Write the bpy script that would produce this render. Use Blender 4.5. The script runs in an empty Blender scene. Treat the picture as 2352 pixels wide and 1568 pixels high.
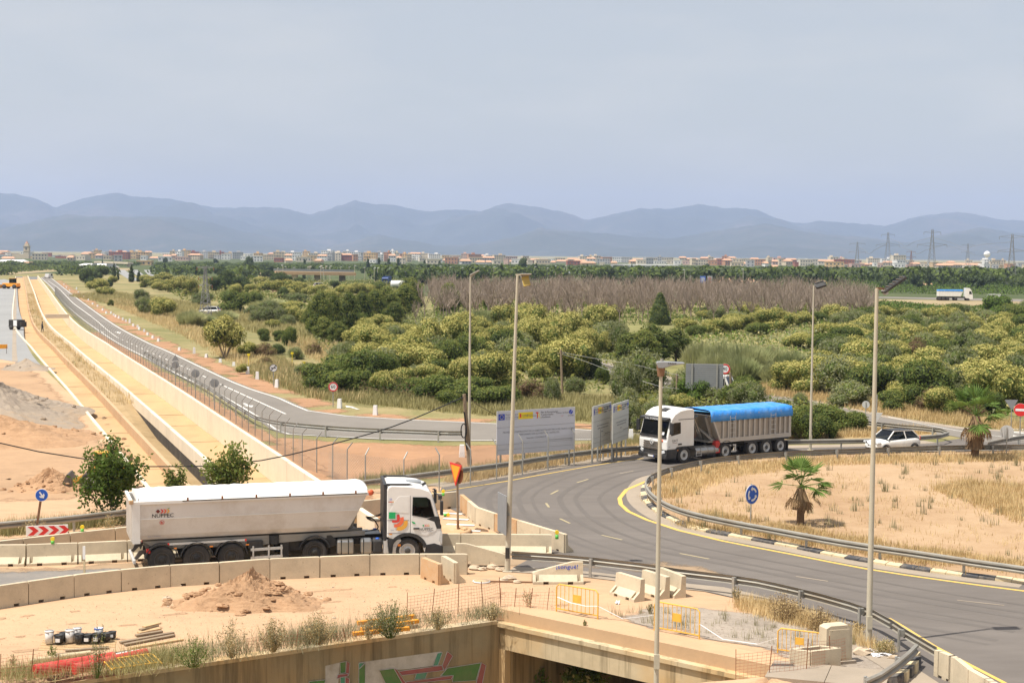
import bpy, math, random
from math import radians as rad, cos, sin
import numpy as np
from mathutils import Vector, Matrix
from mathutils.geometry import delaunay_2d_cdt
random.seed(7); RNG = np.random.default_rng(7)
S = bpy.context.scene
COL = S.collection

# ---------------------------------------------------------------- camera
FPX, HC = 3500.0, 12.4                       # focal length in px of a 2352 px wide picture, camera height
PITCH, ROLL = math.atan(201 / FPX), rad(0.55)
_f = Vector((0, cos(PITCH), -sin(PITCH)))
_u0 = Vector((0, sin(PITCH), cos(PITCH)))
_r0 = Vector((1, 0, 0))
_R = _r0 * cos(ROLL) + _u0 * sin(ROLL)
_U = _u0 * cos(ROLL) - _r0 * sin(ROLL)
cam = bpy.data.cameras.new('camera')
cam.sensor_width = 36.0
cam.lens = 36.0 * FPX / 2352
cam.clip_start, cam.clip_end = 0.5, 60000
camo = bpy.data.objects.new('camera', cam)
COL.objects.link(camo)
camo.matrix_world = Matrix(((_R.x, _U.x, -_f.x, 0), (_R.y, _U.y, -_f.y, 0), (_R.z, _U.z, -_f.z, HC), (0, 0, 0, 1)))
S.camera = camo

# ---------------------------------------------------------------- sky, sun, exposure
SUN_EL = 66.0
TOSUN = Vector((-0.90, -0.44, 0)).normalized() * cos(rad(SUN_EL)) + Vector((0, 0, sin(rad(SUN_EL))))
world = bpy.data.worlds.new('World'); S.world = world; world.use_nodes = True
wt = world.node_tree; wn = wt.nodes; wn.clear()
sky = wn.new('ShaderNodeTexSky'); sky.sky_type = 'NISHITA'; sky.sun_disc = False
sky.sun_elevation = rad(SUN_EL)
sky.sun_rotation = math.atan2(TOSUN.x, TOSUN.y)
sky.altitude = 20; sky.air_density = 1.0; sky.dust_density = 3.0; sky.ozone_density = 1.0
tc = wn.new('ShaderNodeTexCoord')
mp = wn.new('ShaderNodeMapping'); mp.inputs['Scale'].default_value = (2.6, 2.6, 10)
cn = wn.new('ShaderNodeTexNoise'); cn.inputs['Scale'].default_value = 2.2; cn.inputs['Detail'].default_value = 5; cn.inputs['Roughness'].default_value = .55
cr = wn.new('ShaderNodeMapRange'); cr.inputs[1].default_value = .44; cr.inputs[2].default_value = .76; cr.inputs[3].default_value = .50; cr.inputs[4].default_value = .70
cm = wn.new('ShaderNodeMixRGB'); cm.inputs[2].default_value = (5.7, 5.5, 5.1, 1)
bg = wn.new('ShaderNodeBackground'); bg.inputs['Strength'].default_value = 0.105
wo = wn.new('ShaderNodeOutputWorld')
wt.links.new(tc.outputs['Generated'], mp.inputs['Vector']); wt.links.new(mp.outputs[0], cn.inputs['Vector'])
wt.links.new(cn.outputs['Fac'], cr.inputs[0]); wt.links.new(cr.outputs[0], cm.inputs[0])
wt.links.new(sky.outputs[0], cm.inputs[1]); wt.links.new(cm.outputs[0], bg.inputs['Color']); wt.links.new(bg.outputs[0], wo.inputs['Surface'])
sun = bpy.data.lights.new('sun', 'SUN'); sun.energy = 4.6; sun.angle = rad(0.5); sun.color = (1.0, 0.94, 0.84)
suno = bpy.data.objects.new('sun', sun); COL.objects.link(suno)
suno.rotation_mode = 'QUATERNION'; suno.rotation_quaternion = TOSUN.to_track_quat('Z', 'Y')
S.view_settings.view_transform = 'Standard'; S.view_settings.look = 'None'
S.view_settings.gamma = 1.0; S.view_settings.exposure = 0.45; S.view_settings.use_curve_mapping = False
S.cycles.max_bounces = 6; S.cycles.diffuse_bounces = 3; S.cycles.glossy_bounces = 2; S.cycles.transparent_max_bounces = 10
S.cycles.transmission_bounces = 4; S.cycles.volume_bounces = 1; S.cycles.caustics_reflective = False; S.cycles.caustics_refractive = False
S.cycles.use_denoising = True

# ---------------------------------------------------------------- picture geometry -> places on the ground
def P(x, y, z=0.0):
 d = _f * FPX + _R * (x - 1176) - _U * (y - 784)
 t = (z - HC) / d.z
 return Vector((d.x * t, d.y * t, z))
def up_at(base, y):
 """height of a point above `base` that shows at picture row y"""
 lo, hi = -30.0, 400.0
 for _ in range(60):
  m = (lo + hi) / 2
  if topx(Vector((base.x, base.y, base.z + m)))[1] > y: lo = m
  else: hi = m
 return (lo + hi) / 2
def topx(q):
 v = Vector(q) - Vector((0, 0, HC)); w = v.dot(_f)
 return 1176 + FPX * v.dot(_R) / w, 784 - FPX * v.dot(_U) / w
def pxm(b):
 return FPX / (Vector(b) - Vector((0, 0, HC))).dot(_f)      # picture px per metre there
def line(pts, z=0.0):
 return [P(a, b, z) for a, b in pts]
def smooth(pts, step, closed=False):
 """Catmull-Rom through 3-D points, resampled about every `step` metres"""
 pts = [Vector(p) for p in pts]; n = len(pts); out = []
 rng = range(n if closed else n - 1)
 for i in rng:
  p1, p2 = pts[i], pts[(i + 1) % n]
  p0 = pts[i - 1] if (closed or i > 0) else p1 * 2 - p2
  p3 = pts[(i + 2) % n] if (closed or i + 2 < n) else p2 * 2 - p1
  k = max(1, int((p2 - p1).length / step))
  for j in range(k):
   t = j / k
   out.append(0.5 * ((2 * p1) + (p2 - p0) * t + (2 * p0 - 5 * p1 + 4 * p2 - p3) * t * t + (3 * p1 - p0 - 3 * p2 + p3) * t ** 3))
 if not closed: out.append(pts[-1])
 return out
def walk(pts, step, start=0.0):
 """(point, unit direction) every `step` metres along a polyline"""
 out = []; d = -start
 for a, b in zip(pts, pts[1:]):
  L = (b - a).length
  if L < 1e-6: continue
  u = (b - a) / L; s = -d
  while s <= L:
   if s >= 0: out.append((a + u * s, u))
   s += step
  d = (d + L) % step if d + L >= 0 else d + L
  d = L - (s - step)
 return out
def offset(pts, d):
 """shift a polyline sideways in plan (positive: to the right of travel)"""
 out = []; n = len(pts)
 for i in range(n):
  a, b = pts[max(0, i - 1)], pts[min(n - 1, i + 1)]
  u = Vector((b.x - a.x, b.y - a.y)); u.normalize()
  out.append(Vector((pts[i].x + u.y * d, pts[i].y - u.x * d, pts[i].z)))
 return out

# ---------------------------------------------------------------- things, parts
def tag(o, label, cat, group=None, kind=None):
 o['label'] = label; o['category'] = cat
 if group: o['group'] = group
 if kind: o['kind'] = kind
 return o
def thing(name, label, cat, loc=(0, 0, 0), rz=0.0, group=None):
 o = bpy.data.objects.new(name, None); o.empty_display_size = .3; COL.objects.link(o)
 o.location = loc; o.rotation_euler = (0, 0, rz)
 return tag(o, label, cat, group)
KIDS = {}
def link(o, parent=None):
 COL.objects.link(o)
 if parent is not None:
  o.parent = parent; KIDS.setdefault(parent.name, []).append(o)
 return o
def copy_tree(o, parent=None, **kw):
 c = o.copy(); link(c, parent)
 for ch in list(KIDS.get(o.name, [])): copy_tree(ch, c)
 return c

class MB:
 """collects faces and links them as one mesh object"""
 def __init__(s): s.v = []; s.f = []; s.m = []; s.sm = []
 def add(s, v, f, m=0, smooth=False):
  o = len(s.v); s.v += [tuple(p) for p in v]
  for q in f: s.f.append(tuple(i + o for i in q)); s.m.append(m); s.sm.append(smooth)
  return s
 def hexa(s, p, m=0):
  return s.add(p, [(0, 3, 2, 1), (4, 5, 6, 7), (0, 1, 5, 4), (1, 2, 6, 5), (2, 3, 7, 6), (3, 0, 4, 7)], m)
 def box(s, c, d, rot=None, m=0):
  x, y, z = d[0] / 2, d[1] / 2, d[2] / 2
  p = [Vector(q) for q in ((-x, -y, -z), (x, -y, -z), (x, y, -z), (-x, y, -z), (-x, -y, z), (x, -y, z), (x, y, z), (-x, y, z))]
  if rot is not None: p = [rot @ q for q in p]
  c = Vector(c)
  return s.hexa([q + c for q in p], m)
 def bar(s, a, b, w, h=None, m=0):
  """square bar from a to b"""
  a, b = Vector(a), Vector(b); h = h or w; d = (b - a).normalized()
  n = d.cross(Vector((0, 0, 1)))
  n = Vector((1, 0, 0)) if n.length < 1e-3 else n.normalized()
  k = n.cross(d)
  n, k = n * w / 2, k * h / 2
  return s.hexa([a - n - k, a + n - k, a + n + k, a - n + k, b - n - k, b + n - k, b + n + k, b - n + k], m)
 def cone(s, a, b, r0, r1, n=8, caps=True, m=0, smooth=True):
  a, b = Vector(a), Vector(b); d = (b - a).normalized()
  u = d.orthogonal().normalized(); w = d.cross(u)
  v = []
  for c, r in ((a, r0), (b, r1)):
   for i in range(n):
    t = 2 * math.pi * i / n; v.append(c + (u * cos(t) + w * sin(t)) * r)
  s.add(v, [(i, (i + 1) % n, n + (i + 1) % n, n + i) for i in range(n)], m, smooth)
  if caps: s.add(v, [tuple(range(n))[::-1], tuple(range(n, 2 * n))], m)
  return s
 def tube(s, pts, r, n=6, m=0, r1=None):
  pts = [Vector(p) for p in pts]; v = []; k = len(pts); u = None
  for i, p in enumerate(pts):
   d = (pts[min(k - 1, i + 1)] - pts[max(0, i - 1)]).normalized()
   if u is None or abs(u.dot(d)) > .95: u = d.orthogonal().normalized()
   u = (u - d * u.dot(d)).normalized(); w = d.cross(u)
   rr = r if r1 is None else r + (r1 - r) * i / (k - 1)
   for j in range(n):
    t = 2 * math.pi * j / n; v.append(p + (u * cos(t) + w * sin(t)) * rr)
  f = [(i * n + j, i * n + (j + 1) % n, (i + 1) * n + (j + 1) % n, (i + 1) * n + j) for i in range(k - 1) for j in range(n)]
  s.add(v, f, m, True)
  return s.add(v, [tuple(range(n))[::-1], tuple(range((k - 1) * n, k * n))], m)
 def prism(s, poly, h0, h1, fn, m=0):
  """poly of (a, b); fn(a, b, h) -> point"""
  n = len(poly); v = [fn(a, b, h0) for a, b in poly] + [fn(a, b, h1) for a, b in poly]
  return s.add(v, [tuple(range(n))[::-1], tuple(range(n, 2 * n))] + [(i, (i + 1) % n, n + (i + 1) % n, n + i) for i in range(n)], m)
 def sweep(s, prof, path, m=0, caps=True, smooth=False, side=1):
  """closed profile of (out, up) along a level path; out is to the right of travel * side"""
  n = len(prof); k = len(path); v = []
  for i, p in enumerate(path):
   a, b = path[max(0, i - 1)], path[min(k - 1, i + 1)]
   u = Vector((b.x - a.x, b.y - a.y, 0)).normalized(); r = Vector((u.y, -u.x, 0)) * side
   for o, h in prof: v.append(Vector(p) + r * o + Vector((0, 0, h)))
  s.add(v, [(i * n + j, i * n + (j + 1) % n, (i + 1) * n + (j + 1) % n, (i + 1) * n + j) for i in range(k - 1) for j in range(n)], m, smooth)
  if caps: s.add(v, [tuple(range(n))[::-1], tuple(range((k - 1) * n, k * n))], m)
  return s
 def lathe(s, prof, n=16, c=(0, 0, 0), axis='z', m=0, smooth=True):
  c = Vector(c); v = []; k = len(prof)
  for r, h in prof:
   for i in range(n):
    t = 2 * math.pi * i / n; a, b = r * cos(t), r * sin(t)
    v.append(c + (Vector((a, b, h)) if axis == 'z' else Vector((a, h, b)) if axis == 'y' else Vector((h, a, b))))
  return s.add(v, [(i * n + j, i * n + (j + 1) % n, (i + 1) * n + (j + 1) % n, (i + 1) * n + j) for i in range(k - 1) for j in range(n)], m, smooth)
 def mesh(s, name, mats, org=None):
  me = bpy.data.meshes.new(name)
  v = s.v if org is None else [(p[0] - org[0], p[1] - org[1], p[2] - org[2]) for p in s.v]
  me.from_pydata(v, [], s.f)
  for mt in (mats if isinstance(mats, (list, tuple)) else [mats]): me.materials.append(mt)
  if any(s.m): me.polygons.foreach_set('material_index', s.m)
  me.polygons.foreach_set('use_smooth', s.sm)
  me.update(); return me
 def build(s, name, mats, parent=None, org=None, bevel=0.0, loc=None):
  o = bpy.data.objects.new(name, s.mesh(name, mats, org)); link(o, parent)
  if org is not None and parent is None: o.location = org
  if loc is not None: o.location = loc
  if bevel:
   b = o.modifiers.new('bevel', 'BEVEL'); b.width = bevel; b.segments = 2; b.limit_method = 'ANGLE'; b.angle_limit = rad(40)
  return o
def put(name, me, parent=None, loc=(0, 0, 0), rz=0.0, sc=None):
 o = bpy.data.objects.new(name, me); link(o, parent); o.location = loc; o.rotation_euler = (0, 0, rz)
 if sc is not None: o.scale = sc if isinstance(sc, (tuple, list)) else (sc, sc, sc)
 return o
def np_mesh(name, V, F, mats, mi=None, smooth=False):
 """V (n,3), F (m,k) all faces with k corners"""
 me = bpy.data.meshes.new(name); V = np.asarray(V, np.float32); F = np.asarray(F, np.int32); k = F.shape[1]
 me.vertices.add(len(V)); me.vertices.foreach_set('co', V.ravel())
 me.loops.add(F.size); me.loops.foreach_set('vertex_index', F.ravel())
 me.polygons.add(len(F)); me.polygons.foreach_set('loop_start', np.arange(0, F.size, k, dtype=np.int32))
 for mt in (mats if isinstance(mats, (list, tuple)) else [mats]): me.materials.append(mt)
 if mi is not None: me.polygons.foreach_set('material_index', np.asarray(mi, np.int32))
 if smooth: me.polygons.foreach_set('use_smooth', np.ones(len(F), bool))
 me.update(calc_edges=True); me.validate(); return me
def text(name, body, size, mt, parent, loc, rot, align='CENTER', ext=.002, sx=1.0):
 c = bpy.data.curves.new(name, 'FONT'); c.body = body; c.size = size; c.align_x = align; c.align_y = 'CENTER'; c.extrude = ext
 c.resolution_u = 2
 c.materials.append(mt); o = bpy.data.objects.new(name, c); link(o, parent); o.location = loc; o.rotation_euler = rot; o.scale = (sx, 1, 1)
 return o
HP = math.pi / 2

# ---------------------------------------------------------------- materials
M = {}
def _nt(name):
 mt = bpy.data.materials.new(name); mt.use_nodes = True; nt = mt.node_tree; nt.nodes.clear()
 return mt, nt, nt.nodes.new('ShaderNodeOutputMaterial')
def _noise(nt, scale, detail=4, rough=.6, vec=None, stretch=None):
 n = nt.nodes.new('ShaderNodeTexNoise'); n.inputs['Scale'].default_value = scale; n.inputs['Detail'].default_value = detail; n.inputs['Roughness'].default_value = rough
 if vec is None:
  vec = nt.nodes.new('ShaderNodeNewGeometry').outputs['Position']
 if stretch:
  mp = nt.nodes.new('ShaderNodeMapping'); mp.inputs['Scale'].default_value = stretch[:3]
  if len(stretch) > 3: mp.inputs['Rotation'].default_value = (0, 0, stretch[3])
  nt.links.new(vec, mp.inputs['Vector']); vec = mp.outputs[0]
 nt.links.new(vec, n.inputs['Vector']); return n
def _ramp(nt, fac, stops):
 r = nt.nodes.new('ShaderNodeValToRGB'); e = r.color_ramp.elements
 while len(e) < len(stops): e.new(.5)
 for q, (p, c) in zip(e, stops): q.position = p; q.color = (*c, 1) if len(c) == 3 else c
 nt.links.new(fac, r.inputs[0]); return r.outputs[0]
def _mix(nt, fac, a, b, mode='MIX'):
 m = nt.nodes.new('ShaderNodeMixRGB'); m.blend_type = mode
 for k, q in ((0, fac), (1, a), (2, b)):
  if hasattr(q, 'is_linked'): nt.links.new(q, m.inputs[k])
  else: m.inputs[k].default_value = q if k == 0 else (*q, 1)
 return m.outputs[0]
def _bump(nt, h, strength, dist):
 b = nt.nodes.new('ShaderNodeBump'); b.inputs['Strength'].default_value = strength; b.inputs['Distance'].default_value = dist
 nt.links.new(h, b.inputs['Height']); return b.outputs[0]
def mat(name, c, rough=.7, var=.12, scale=3.0, metal=0.0, spec=.5, bump=0.0, bscale=30.0, dirt=None, dscale=.8, damt=.5, obj=False, coat=0.0, stretch=None):
 """plain surface: colour with two scales of variation, optional second colour (dirt) in patches"""
 mt, nt, out = _nt(name); b = nt.nodes.new('ShaderNodeBsdfPrincipled')
 vec = nt.nodes.new('ShaderNodeTexCoord').outputs['Object'] if obj else None
 n = _noise(nt, scale, 5, .65, vec, stretch)
 col = _ramp(nt, n.outputs['Fac'], [(.25, tuple(x * (1 - var) for x in c)), (.75, tuple(min(1, x * (1 + var)) for x in c))])
 if dirt:
  d = _noise(nt, dscale, 6, .7, vec, stretch)
  fac = _ramp(nt, d.outputs['Fac'], [(.45, (0, 0, 0)), (.72, (damt,) * 3)])
  col = _mix(nt, fac, col, dirt)
 nt.links.new(col, b.inputs['Base Color'])
 b.inputs['Roughness'].default_value = rough; b.inputs['Metallic'].default_value = metal; b.inputs['Specular IOR Level'].default_value = spec
 b.inputs['Coat Weight'].default_value = coat
 if bump: nt.links.new(_bump(nt, _noise(nt, bscale, 6, .65, vec).outputs['Fac'], bump, .05), b.inputs['Normal'])
 nt.links.new(b.outputs[0], out.inputs[0]); M[name] = mt; return mt
def soil(name, stops, big=.12, mid=.9, fine=9.0, rough=.95, bump=.5, stops2=None, feather=False, grain=None, speck=None, stretch=None, dist=.12):
 """ground: colour ramp over summed noises; feather -> ragged see-through border from the 'edge' attribute"""
 mt, nt, out = _nt(name); b = nt.nodes.new('ShaderNodeBsdfPrincipled')
 n1 = _noise(nt, big, 6, .6, None, stretch); n2 = _noise(nt, mid, 6, .65, None, stretch); n3 = _noise(nt, fine, 5, .7)
 a = nt.nodes.new('ShaderNodeMath'); a.operation = 'MULTIPLY_ADD'; nt.links.new(n1.outputs['Fac'], a.inputs[0]); a.inputs[1].default_value = .5
 a2 = nt.nodes.new('ShaderNodeMath'); a2.operation = 'MULTIPLY_ADD'; nt.links.new(n2.outputs['Fac'], a2.inputs[0]); a2.inputs[1].default_value = .32
 a3 = nt.nodes.new('ShaderNodeMath'); a3.operation = 'MULTIPLY'; nt.links.new(n3.outputs['Fac'], a3.inputs[0]); a3.inputs[1].default_value = .18
 nt.links.new(a3.outputs[0], a2.inputs[2]); nt.links.new(a2.outputs[0], a.inputs[2])
 col = _ramp(nt, a.outputs[0], stops)
 if speck:
  sp = _noise(nt, speck[1], 2, .5); fac = _ramp(nt, sp.outputs['Fac'], [(speck[2], (0, 0, 0)), (speck[2] + .06, (.8, .8, .8))])
  col = _mix(nt, fac, col, speck[0])
 nt.links.new(col, b.inputs['Base Color']); b.inputs['Roughness'].default_value = rough; b.inputs['Specular IOR Level'].default_value = .2
 nt.links.new(_bump(nt, a2.outputs[0], bump, dist), b.inputs['Normal'])
 sh = b.outputs[0]
 if feather:
  at = nt.nodes.new('ShaderNodeAttribute'); at.attribute_name = 'edge'
  ne = _noise(nt, .7, 7, .7)
  s = nt.nodes.new('ShaderNodeMath'); s.operation = 'MULTIPLY_ADD'; nt.links.new(ne.outputs['Fac'], s.inputs[0]); s.inputs[1].default_value = 1.6; s.inputs[2].default_value = -.8
  t = nt.nodes.new('ShaderNodeMath'); t.operation = 'ADD'; nt.links.new(at.outputs['Fac'], t.inputs[0]); nt.links.new(s.outputs[0], t.inputs[1])
  fac = _ramp(nt, t.outputs[0], [(.32, (0, 0, 0)), (.62, (1, 1, 1))])
  tr = nt.nodes.new('ShaderNodeBsdfTransparent'); mx = nt.nodes.new('ShaderNodeMixShader')
  nt.links.new(fac, mx.inputs[0]); nt.links.new(tr.outputs[0], mx.inputs[1]); nt.links.new(sh, mx.inputs[2]); sh = mx.outputs[0]
 nt.links.new(sh, out.inputs[0]); M[name] = mt; return mt
def leaf(name, c0, c1, trans=.38, scale=.7, rough=.7):
 """foliage: two greens by a coarse noise and a random value per plant, a little light passing through"""
 mt, nt, out = _nt(name)
 tc = nt.nodes.new('ShaderNodeTexCoord').outputs['Object']
 n = _noise(nt, scale, 3, .7, tc); oi = nt.nodes.new('ShaderNodeObjectInfo')
 a = nt.nodes.new('ShaderNodeMath'); a.operation = 'MULTIPLY_ADD'; nt.links.new(oi.outputs['Random'], a.inputs[0]); a.inputs[1].default_value = .3
 nt.links.new(n.outputs['Fac'], a.inputs[2])
 col = _ramp(nt, a.outputs[0], [(.38, c0), (.95, c1)])
 d = nt.nodes.new('ShaderNodeBsdfPrincipled'); nt.links.new(col, d.inputs['Base Color']); d.inputs['Roughness'].default_value = rough; d.inputs['Specular IOR Level'].default_value = .25
 t = nt.nodes.new('ShaderNodeBsdfTranslucent'); nt.links.new(col, t.inputs['Color'])
 mx = nt.nodes.new('ShaderNodeMixShader'); mx.inputs[0].default_value = trans
 nt.links.new(d.outputs[0], mx.inputs[1]); nt.links.new(t.outputs[0], mx.inputs[2]); nt.links.new(mx.outputs[0], out.inputs[0]); M[name] = mt; return mt
def glass(name, tint=(.35, .42, .42), alpha=.55):
 mt, nt, out = _nt(name)
 t = nt.nodes.new('ShaderNodeBsdfTransparent'); t.inputs[0].default_value = (*tint, 1)
 g = nt.nodes.new('ShaderNodeBsdfGlossy'); g.inputs['Roughness'].default_value = .03; g.inputs['Color'].default_value = (.9, .95, 1, 1)
 fr = nt.nodes.new('ShaderNodeFresnel'); fr.inputs[0].default_value = 1.5
 mx = nt.nodes.new('ShaderNodeMixShader'); nt.links.new(fr.outputs[0], mx.inputs[0]); nt.links.new(t.outputs[0], mx.inputs[1]); nt.links.new(g.outputs[0], mx.inputs[2])
 nt.links.new(mx.outputs[0], out.inputs[0]); M[name] = mt; return mt

# ground sheets
soil('grassland', [(.34, (.12, .13, .045)), (.46, (.20, .185, .075)), (.56, (.30, .245, .12)), (.68, (.36, .29, .155))], .03, .25, 2.5, bump=.7)
soil('sand', [(0.36, (0.402, 0.267, 0.164)), (0.5, (0.490, 0.325, 0.200)), (0.65, (0.549, 0.364, 0.224))], .09, .8, 9, bump=.35, speck=((.42, .26, .15), 5.5, .68), stretch=(1, 2.2, 1))
soil('orange_soil', [(0.36, (0.288, 0.164, 0.092)), (0.5, (0.360, 0.205, 0.115)), (0.65, (0.425, 0.242, 0.136))], .2, 1.2, 7, bump=.8, feather=True, speck=((.62, .45, .31), 6, .66))
soil('grey_gravel', [(0.36, (0.195, 0.165, 0.139)), (0.5, (0.260, 0.220, 0.185)), (0.65, (0.325, 0.275, 0.231))], .25, 1.6, 14, bump=.9, feather=True)
soil('pale_gravel', [(0.36, (0.252, 0.213, 0.175)), (0.5, (0.360, 0.305, 0.250)), (0.65, (0.432, 0.366, 0.300))], .5, 3.5, 16, bump=1.0, feather=True, speck=((.22, .17, .13), 7, .60), dist=.2)
soil('island_soil', [(.36, (.31, .195, .11)), (.47, (.38, .255, .15)), (.56, (.43, .30, .185)), (.68, (.35, .21, .115))], .10, .7, 8, bump=.5, speck=((.36, .25, .14), 4.5, .66))
soil('packed_dirt', [(0.36, (0.312, 0.203, 0.121)), (0.5, (0.400, 0.260, 0.155)), (0.65, (0.472, 0.307, 0.183))], .12, .9, 7, bump=.8, feather=True)
soil('dry_verge', [(0.36, (0.266, 0.196, 0.100)), (0.5, (0.360, 0.265, 0.135)), (0.65, (0.425, 0.313, 0.159))], .25, 1.4, 10, bump=.9, feather=True)
soil('green_verge', [(0.36, (0.140, 0.133, 0.052)), (0.5, (0.200, 0.190, 0.075)), (0.65, (0.270, 0.257, 0.101))], .12, .8, 6, bump=.9, feather=True)
soil('asphalt', [(0.36, (0.128, 0.113, 0.101)), (0.5, (0.152, 0.134, 0.120)), (0.65, (0.182, 0.161, 0.144))], .13, .8, 22, rough=.85, bump=.15, stretch=(.6, 1.8, 1))
soil('road_asphalt', [(0.36, (0.176, 0.159, 0.139)), (0.5, (0.205, 0.185, 0.162)), (0.65, (0.236, 0.213, 0.186))], .06, .5, 12, rough=.85, bump=.1)
soil('new_asphalt', [(0.36, (0.246, 0.246, 0.242)), (0.5, (0.280, 0.280, 0.275)), (0.65, (0.314, 0.314, 0.308))], .05, .5, 12, rough=.85, bump=.1)
soil('dusty_asphalt', [(0.36, (0.284, 0.202, 0.129)), (0.5, (0.330, 0.235, 0.150)), (0.65, (0.380, 0.270, 0.172))], .2, 1.2, 9, bump=.2, feather=True)
soil('shoulder', [(0.36, (0.281, 0.234, 0.183)), (0.5, (0.330, 0.275, 0.215)), (0.65, (0.370, 0.308, 0.241))], .3, 1.5, 10, bump=.25)
soil('canal_floor', [(0.36, (0.402, 0.267, 0.143)), (0.5, (0.490, 0.325, 0.175)), (0.65, (0.549, 0.364, 0.196))], .15, .9, 6, bump=.15, stretch=(1, .3, 1, .35))
soil('concrete_pale', [(0.36, (0.616, 0.528, 0.405)), (0.5, (0.700, 0.600, 0.460)), (0.65, (0.770, 0.660, 0.506))], .25, 1.6, 10, rough=.9, bump=.12)
soil('concrete_orange', [(0.36, (0.440, 0.299, 0.180)), (0.5, (0.500, 0.340, 0.205)), (0.65, (0.540, 0.367, 0.221))], .3, 1.6, 10, rough=.9, bump=.12)
soil('tar_black', [(.36, (.045, .04, .036)), (.6, (.085, .075, .065))], .5, 2, 8, bump=.2)
soil('barrier_concrete', [(0.36, (0.448, 0.384, 0.280)), (0.5, (0.560, 0.480, 0.350)), (0.65, (0.644, 0.552, 0.402))], .7, 2.2, 16, rough=.9, bump=.2, speck=((.25, .19, .12), 9, .70))
soil('barrier_stained', [(.34, (.44, .25, .12)), (.5, (.52, .34, .19)), (.66, (.52, .43, .31))], .7, 1.6, 16, rough=.9, bump=.2)
soil('dirt_heap', [(0.36, (0.328, 0.203, 0.117)), (0.5, (0.420, 0.260, 0.150)), (0.65, (0.504, 0.312, 0.180))], .6, 2.5, 9, bump=1.0, dist=.25)
soil('gravel_heap', [(.36, (.25, .20, .155)), (.5, (.33, .27, .21)), (.62, (.38, .265, .165))], .12, 1.2, 9, bump=1.0, dist=.25)
# stained bridge concrete: vertical run-off streaks
def streaky(name, c, dark, s=(2.2, 2.2, .12), lo=.48, hi=.66, amt=.85, warm=None):
 mt, nt, out = _nt(name); b = nt.nodes.new('ShaderNodeBsdfPrincipled')
 n0 = _noise(nt, 1.2, 5, .6); col = _ramp(nt, n0.outputs['Fac'], [(.3, tuple(x * .85 for x in c)), (.7, tuple(x * 1.12 for x in c))])
 if warm:
  w = _noise(nt, .35, 4, .6); col = _mix(nt, _ramp(nt, w.outputs['Fac'], [(.42, (0, 0, 0)), (.62, (.8,) * 3)]), col, warm)
 st = _noise(nt, 1.0, 6, .7, None, s); f = _ramp(nt, st.outputs['Fac'], [(lo, (0, 0, 0)), (hi, (amt,) * 3)])
 col = _mix(nt, f, col, dark); nt.links.new(col, b.inputs['Base Color']); b.inputs['Roughness'].default_value = .9; b.inputs['Specular IOR Level'].default_value = .2
 nt.links.new(_bump(nt, n0.outputs['Fac'], .2, .03), b.inputs['Normal'])
 nt.links.new(b.outputs[0], out.inputs[0]); M[name] = mt
streaky('wall_concrete', (.30, .245, .15), (.06, .05, .032), lo=.46, hi=.7, amt=.8, warm=(.33, .225, .11))
streaky('fascia_concrete', (.52, .43, .285), (.17, .135, .08), lo=.52, hi=.66, amt=.75, warm=(.54, .36, .17))
# plain finishes
mat('white_paint', (.80, .79, .76), .38, .04, 1.5, coat=.2, dirt=(.55, .47, .38), dscale=.7, damt=.18)
mat('trailer_white', (.70, .655, .60), .5, .05, .6, dirt=(.48, .40, .32), dscale=.9, damt=.6)
mat('white_tarp', (.82, .80, .77), .75, .05, 1.2, bump=.3, bscale=2.5, dirt=(.62, .56, .48), dscale=.7, damt=.4)
mat('blue_tarp', (.035, .27, .78), .38, .12, 2.5, bump=.8, bscale=3.0, dirt=(.22, .45, .78), dscale=1.6, damt=.55)
mat('black_plastic', (.025, .026, .028), .55, .2, 4, dirt=(.13, .11, .09), dscale=1.5, damt=.4)
mat('tyre_rubber', (.035, .033, .031), .85, .2, 6, dirt=(.12, .10, .08), dscale=2, damt=.6)
mat('chassis_grey', (.30, .275, .235), .6, .1, 2, dirt=(.2, .165, .12), dscale=1.4, damt=.5)
mat('chassis_black', (.022, .021, .020), .6, .2, 3, dirt=(.11, .09, .065), dscale=1.5, damt=.5)
mat('brushed_metal', (.42, .41, .39), .35, .1, 3, metal=.85)
mat('alloy', (.60, .59, .57), .45, .08, 8, metal=.25)
mat('rim_dark', (.075, .068, .06), .6, .2, 6)
mat('galvanised', (.40, .40, .375), .5, .12, 4, metal=.45, dirt=(.30, .25, .18), dscale=1.2, damt=.4)
mat('rail_steel', (.335, .315, .27), .5, .14, 1.6, metal=.35, dirt=(.25, .18, .11), dscale=.6, damt=.5)
mat('pole_paint', (.50, .46, .36), .6, .08, 1.1, dirt=(.36, .28, .18), dscale=.5, damt=.3)
mat('grey_sign_back', (.30, .315, .33), .5, .07, 2, metal=.3)
mat('pale_sign_back', (.55, .56, .56), .5, .06, 2, metal=.2)
mat('aluminium_body', (.40, .36, .31), .5, .1, 1.3, metal=.35, dirt=(.24, .195, .15), dscale=.6, damt=.5)
mat('aluminium_rib', (.50, .465, .42), .5, .08, 1.3, metal=.35)
mat('sign_white', (.80, .80, .80), .45, .03)
mat('sign_red', (.62, .025, .025), .45, .06)
mat('sign_blue', (.015, .11, .56), .45, .06)
mat('sign_orange', (.88, .35, .02), .5, .06)
mat('lamp_amber_glass', (.42, .30, .07), .3, .1)
mat('sign_yellow', (.86, .66, .02), .5, .06)
mat('print_black', (.02, .02, .02), .6, .05)
mat('print_grey', (.16, .16, .18), .6, .05)
mat('print_faint', (.36, .37, .45), .6, .05)
mat('print_green', (.01, .42, .13), .5, .05)
mat('print_red', (.70, .05, .04), .5, .05)
mat('print_coral', (.88, .17, .07), .5, .05)
mat('print_amber', (.83, .42, .06), .5, .05)
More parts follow.
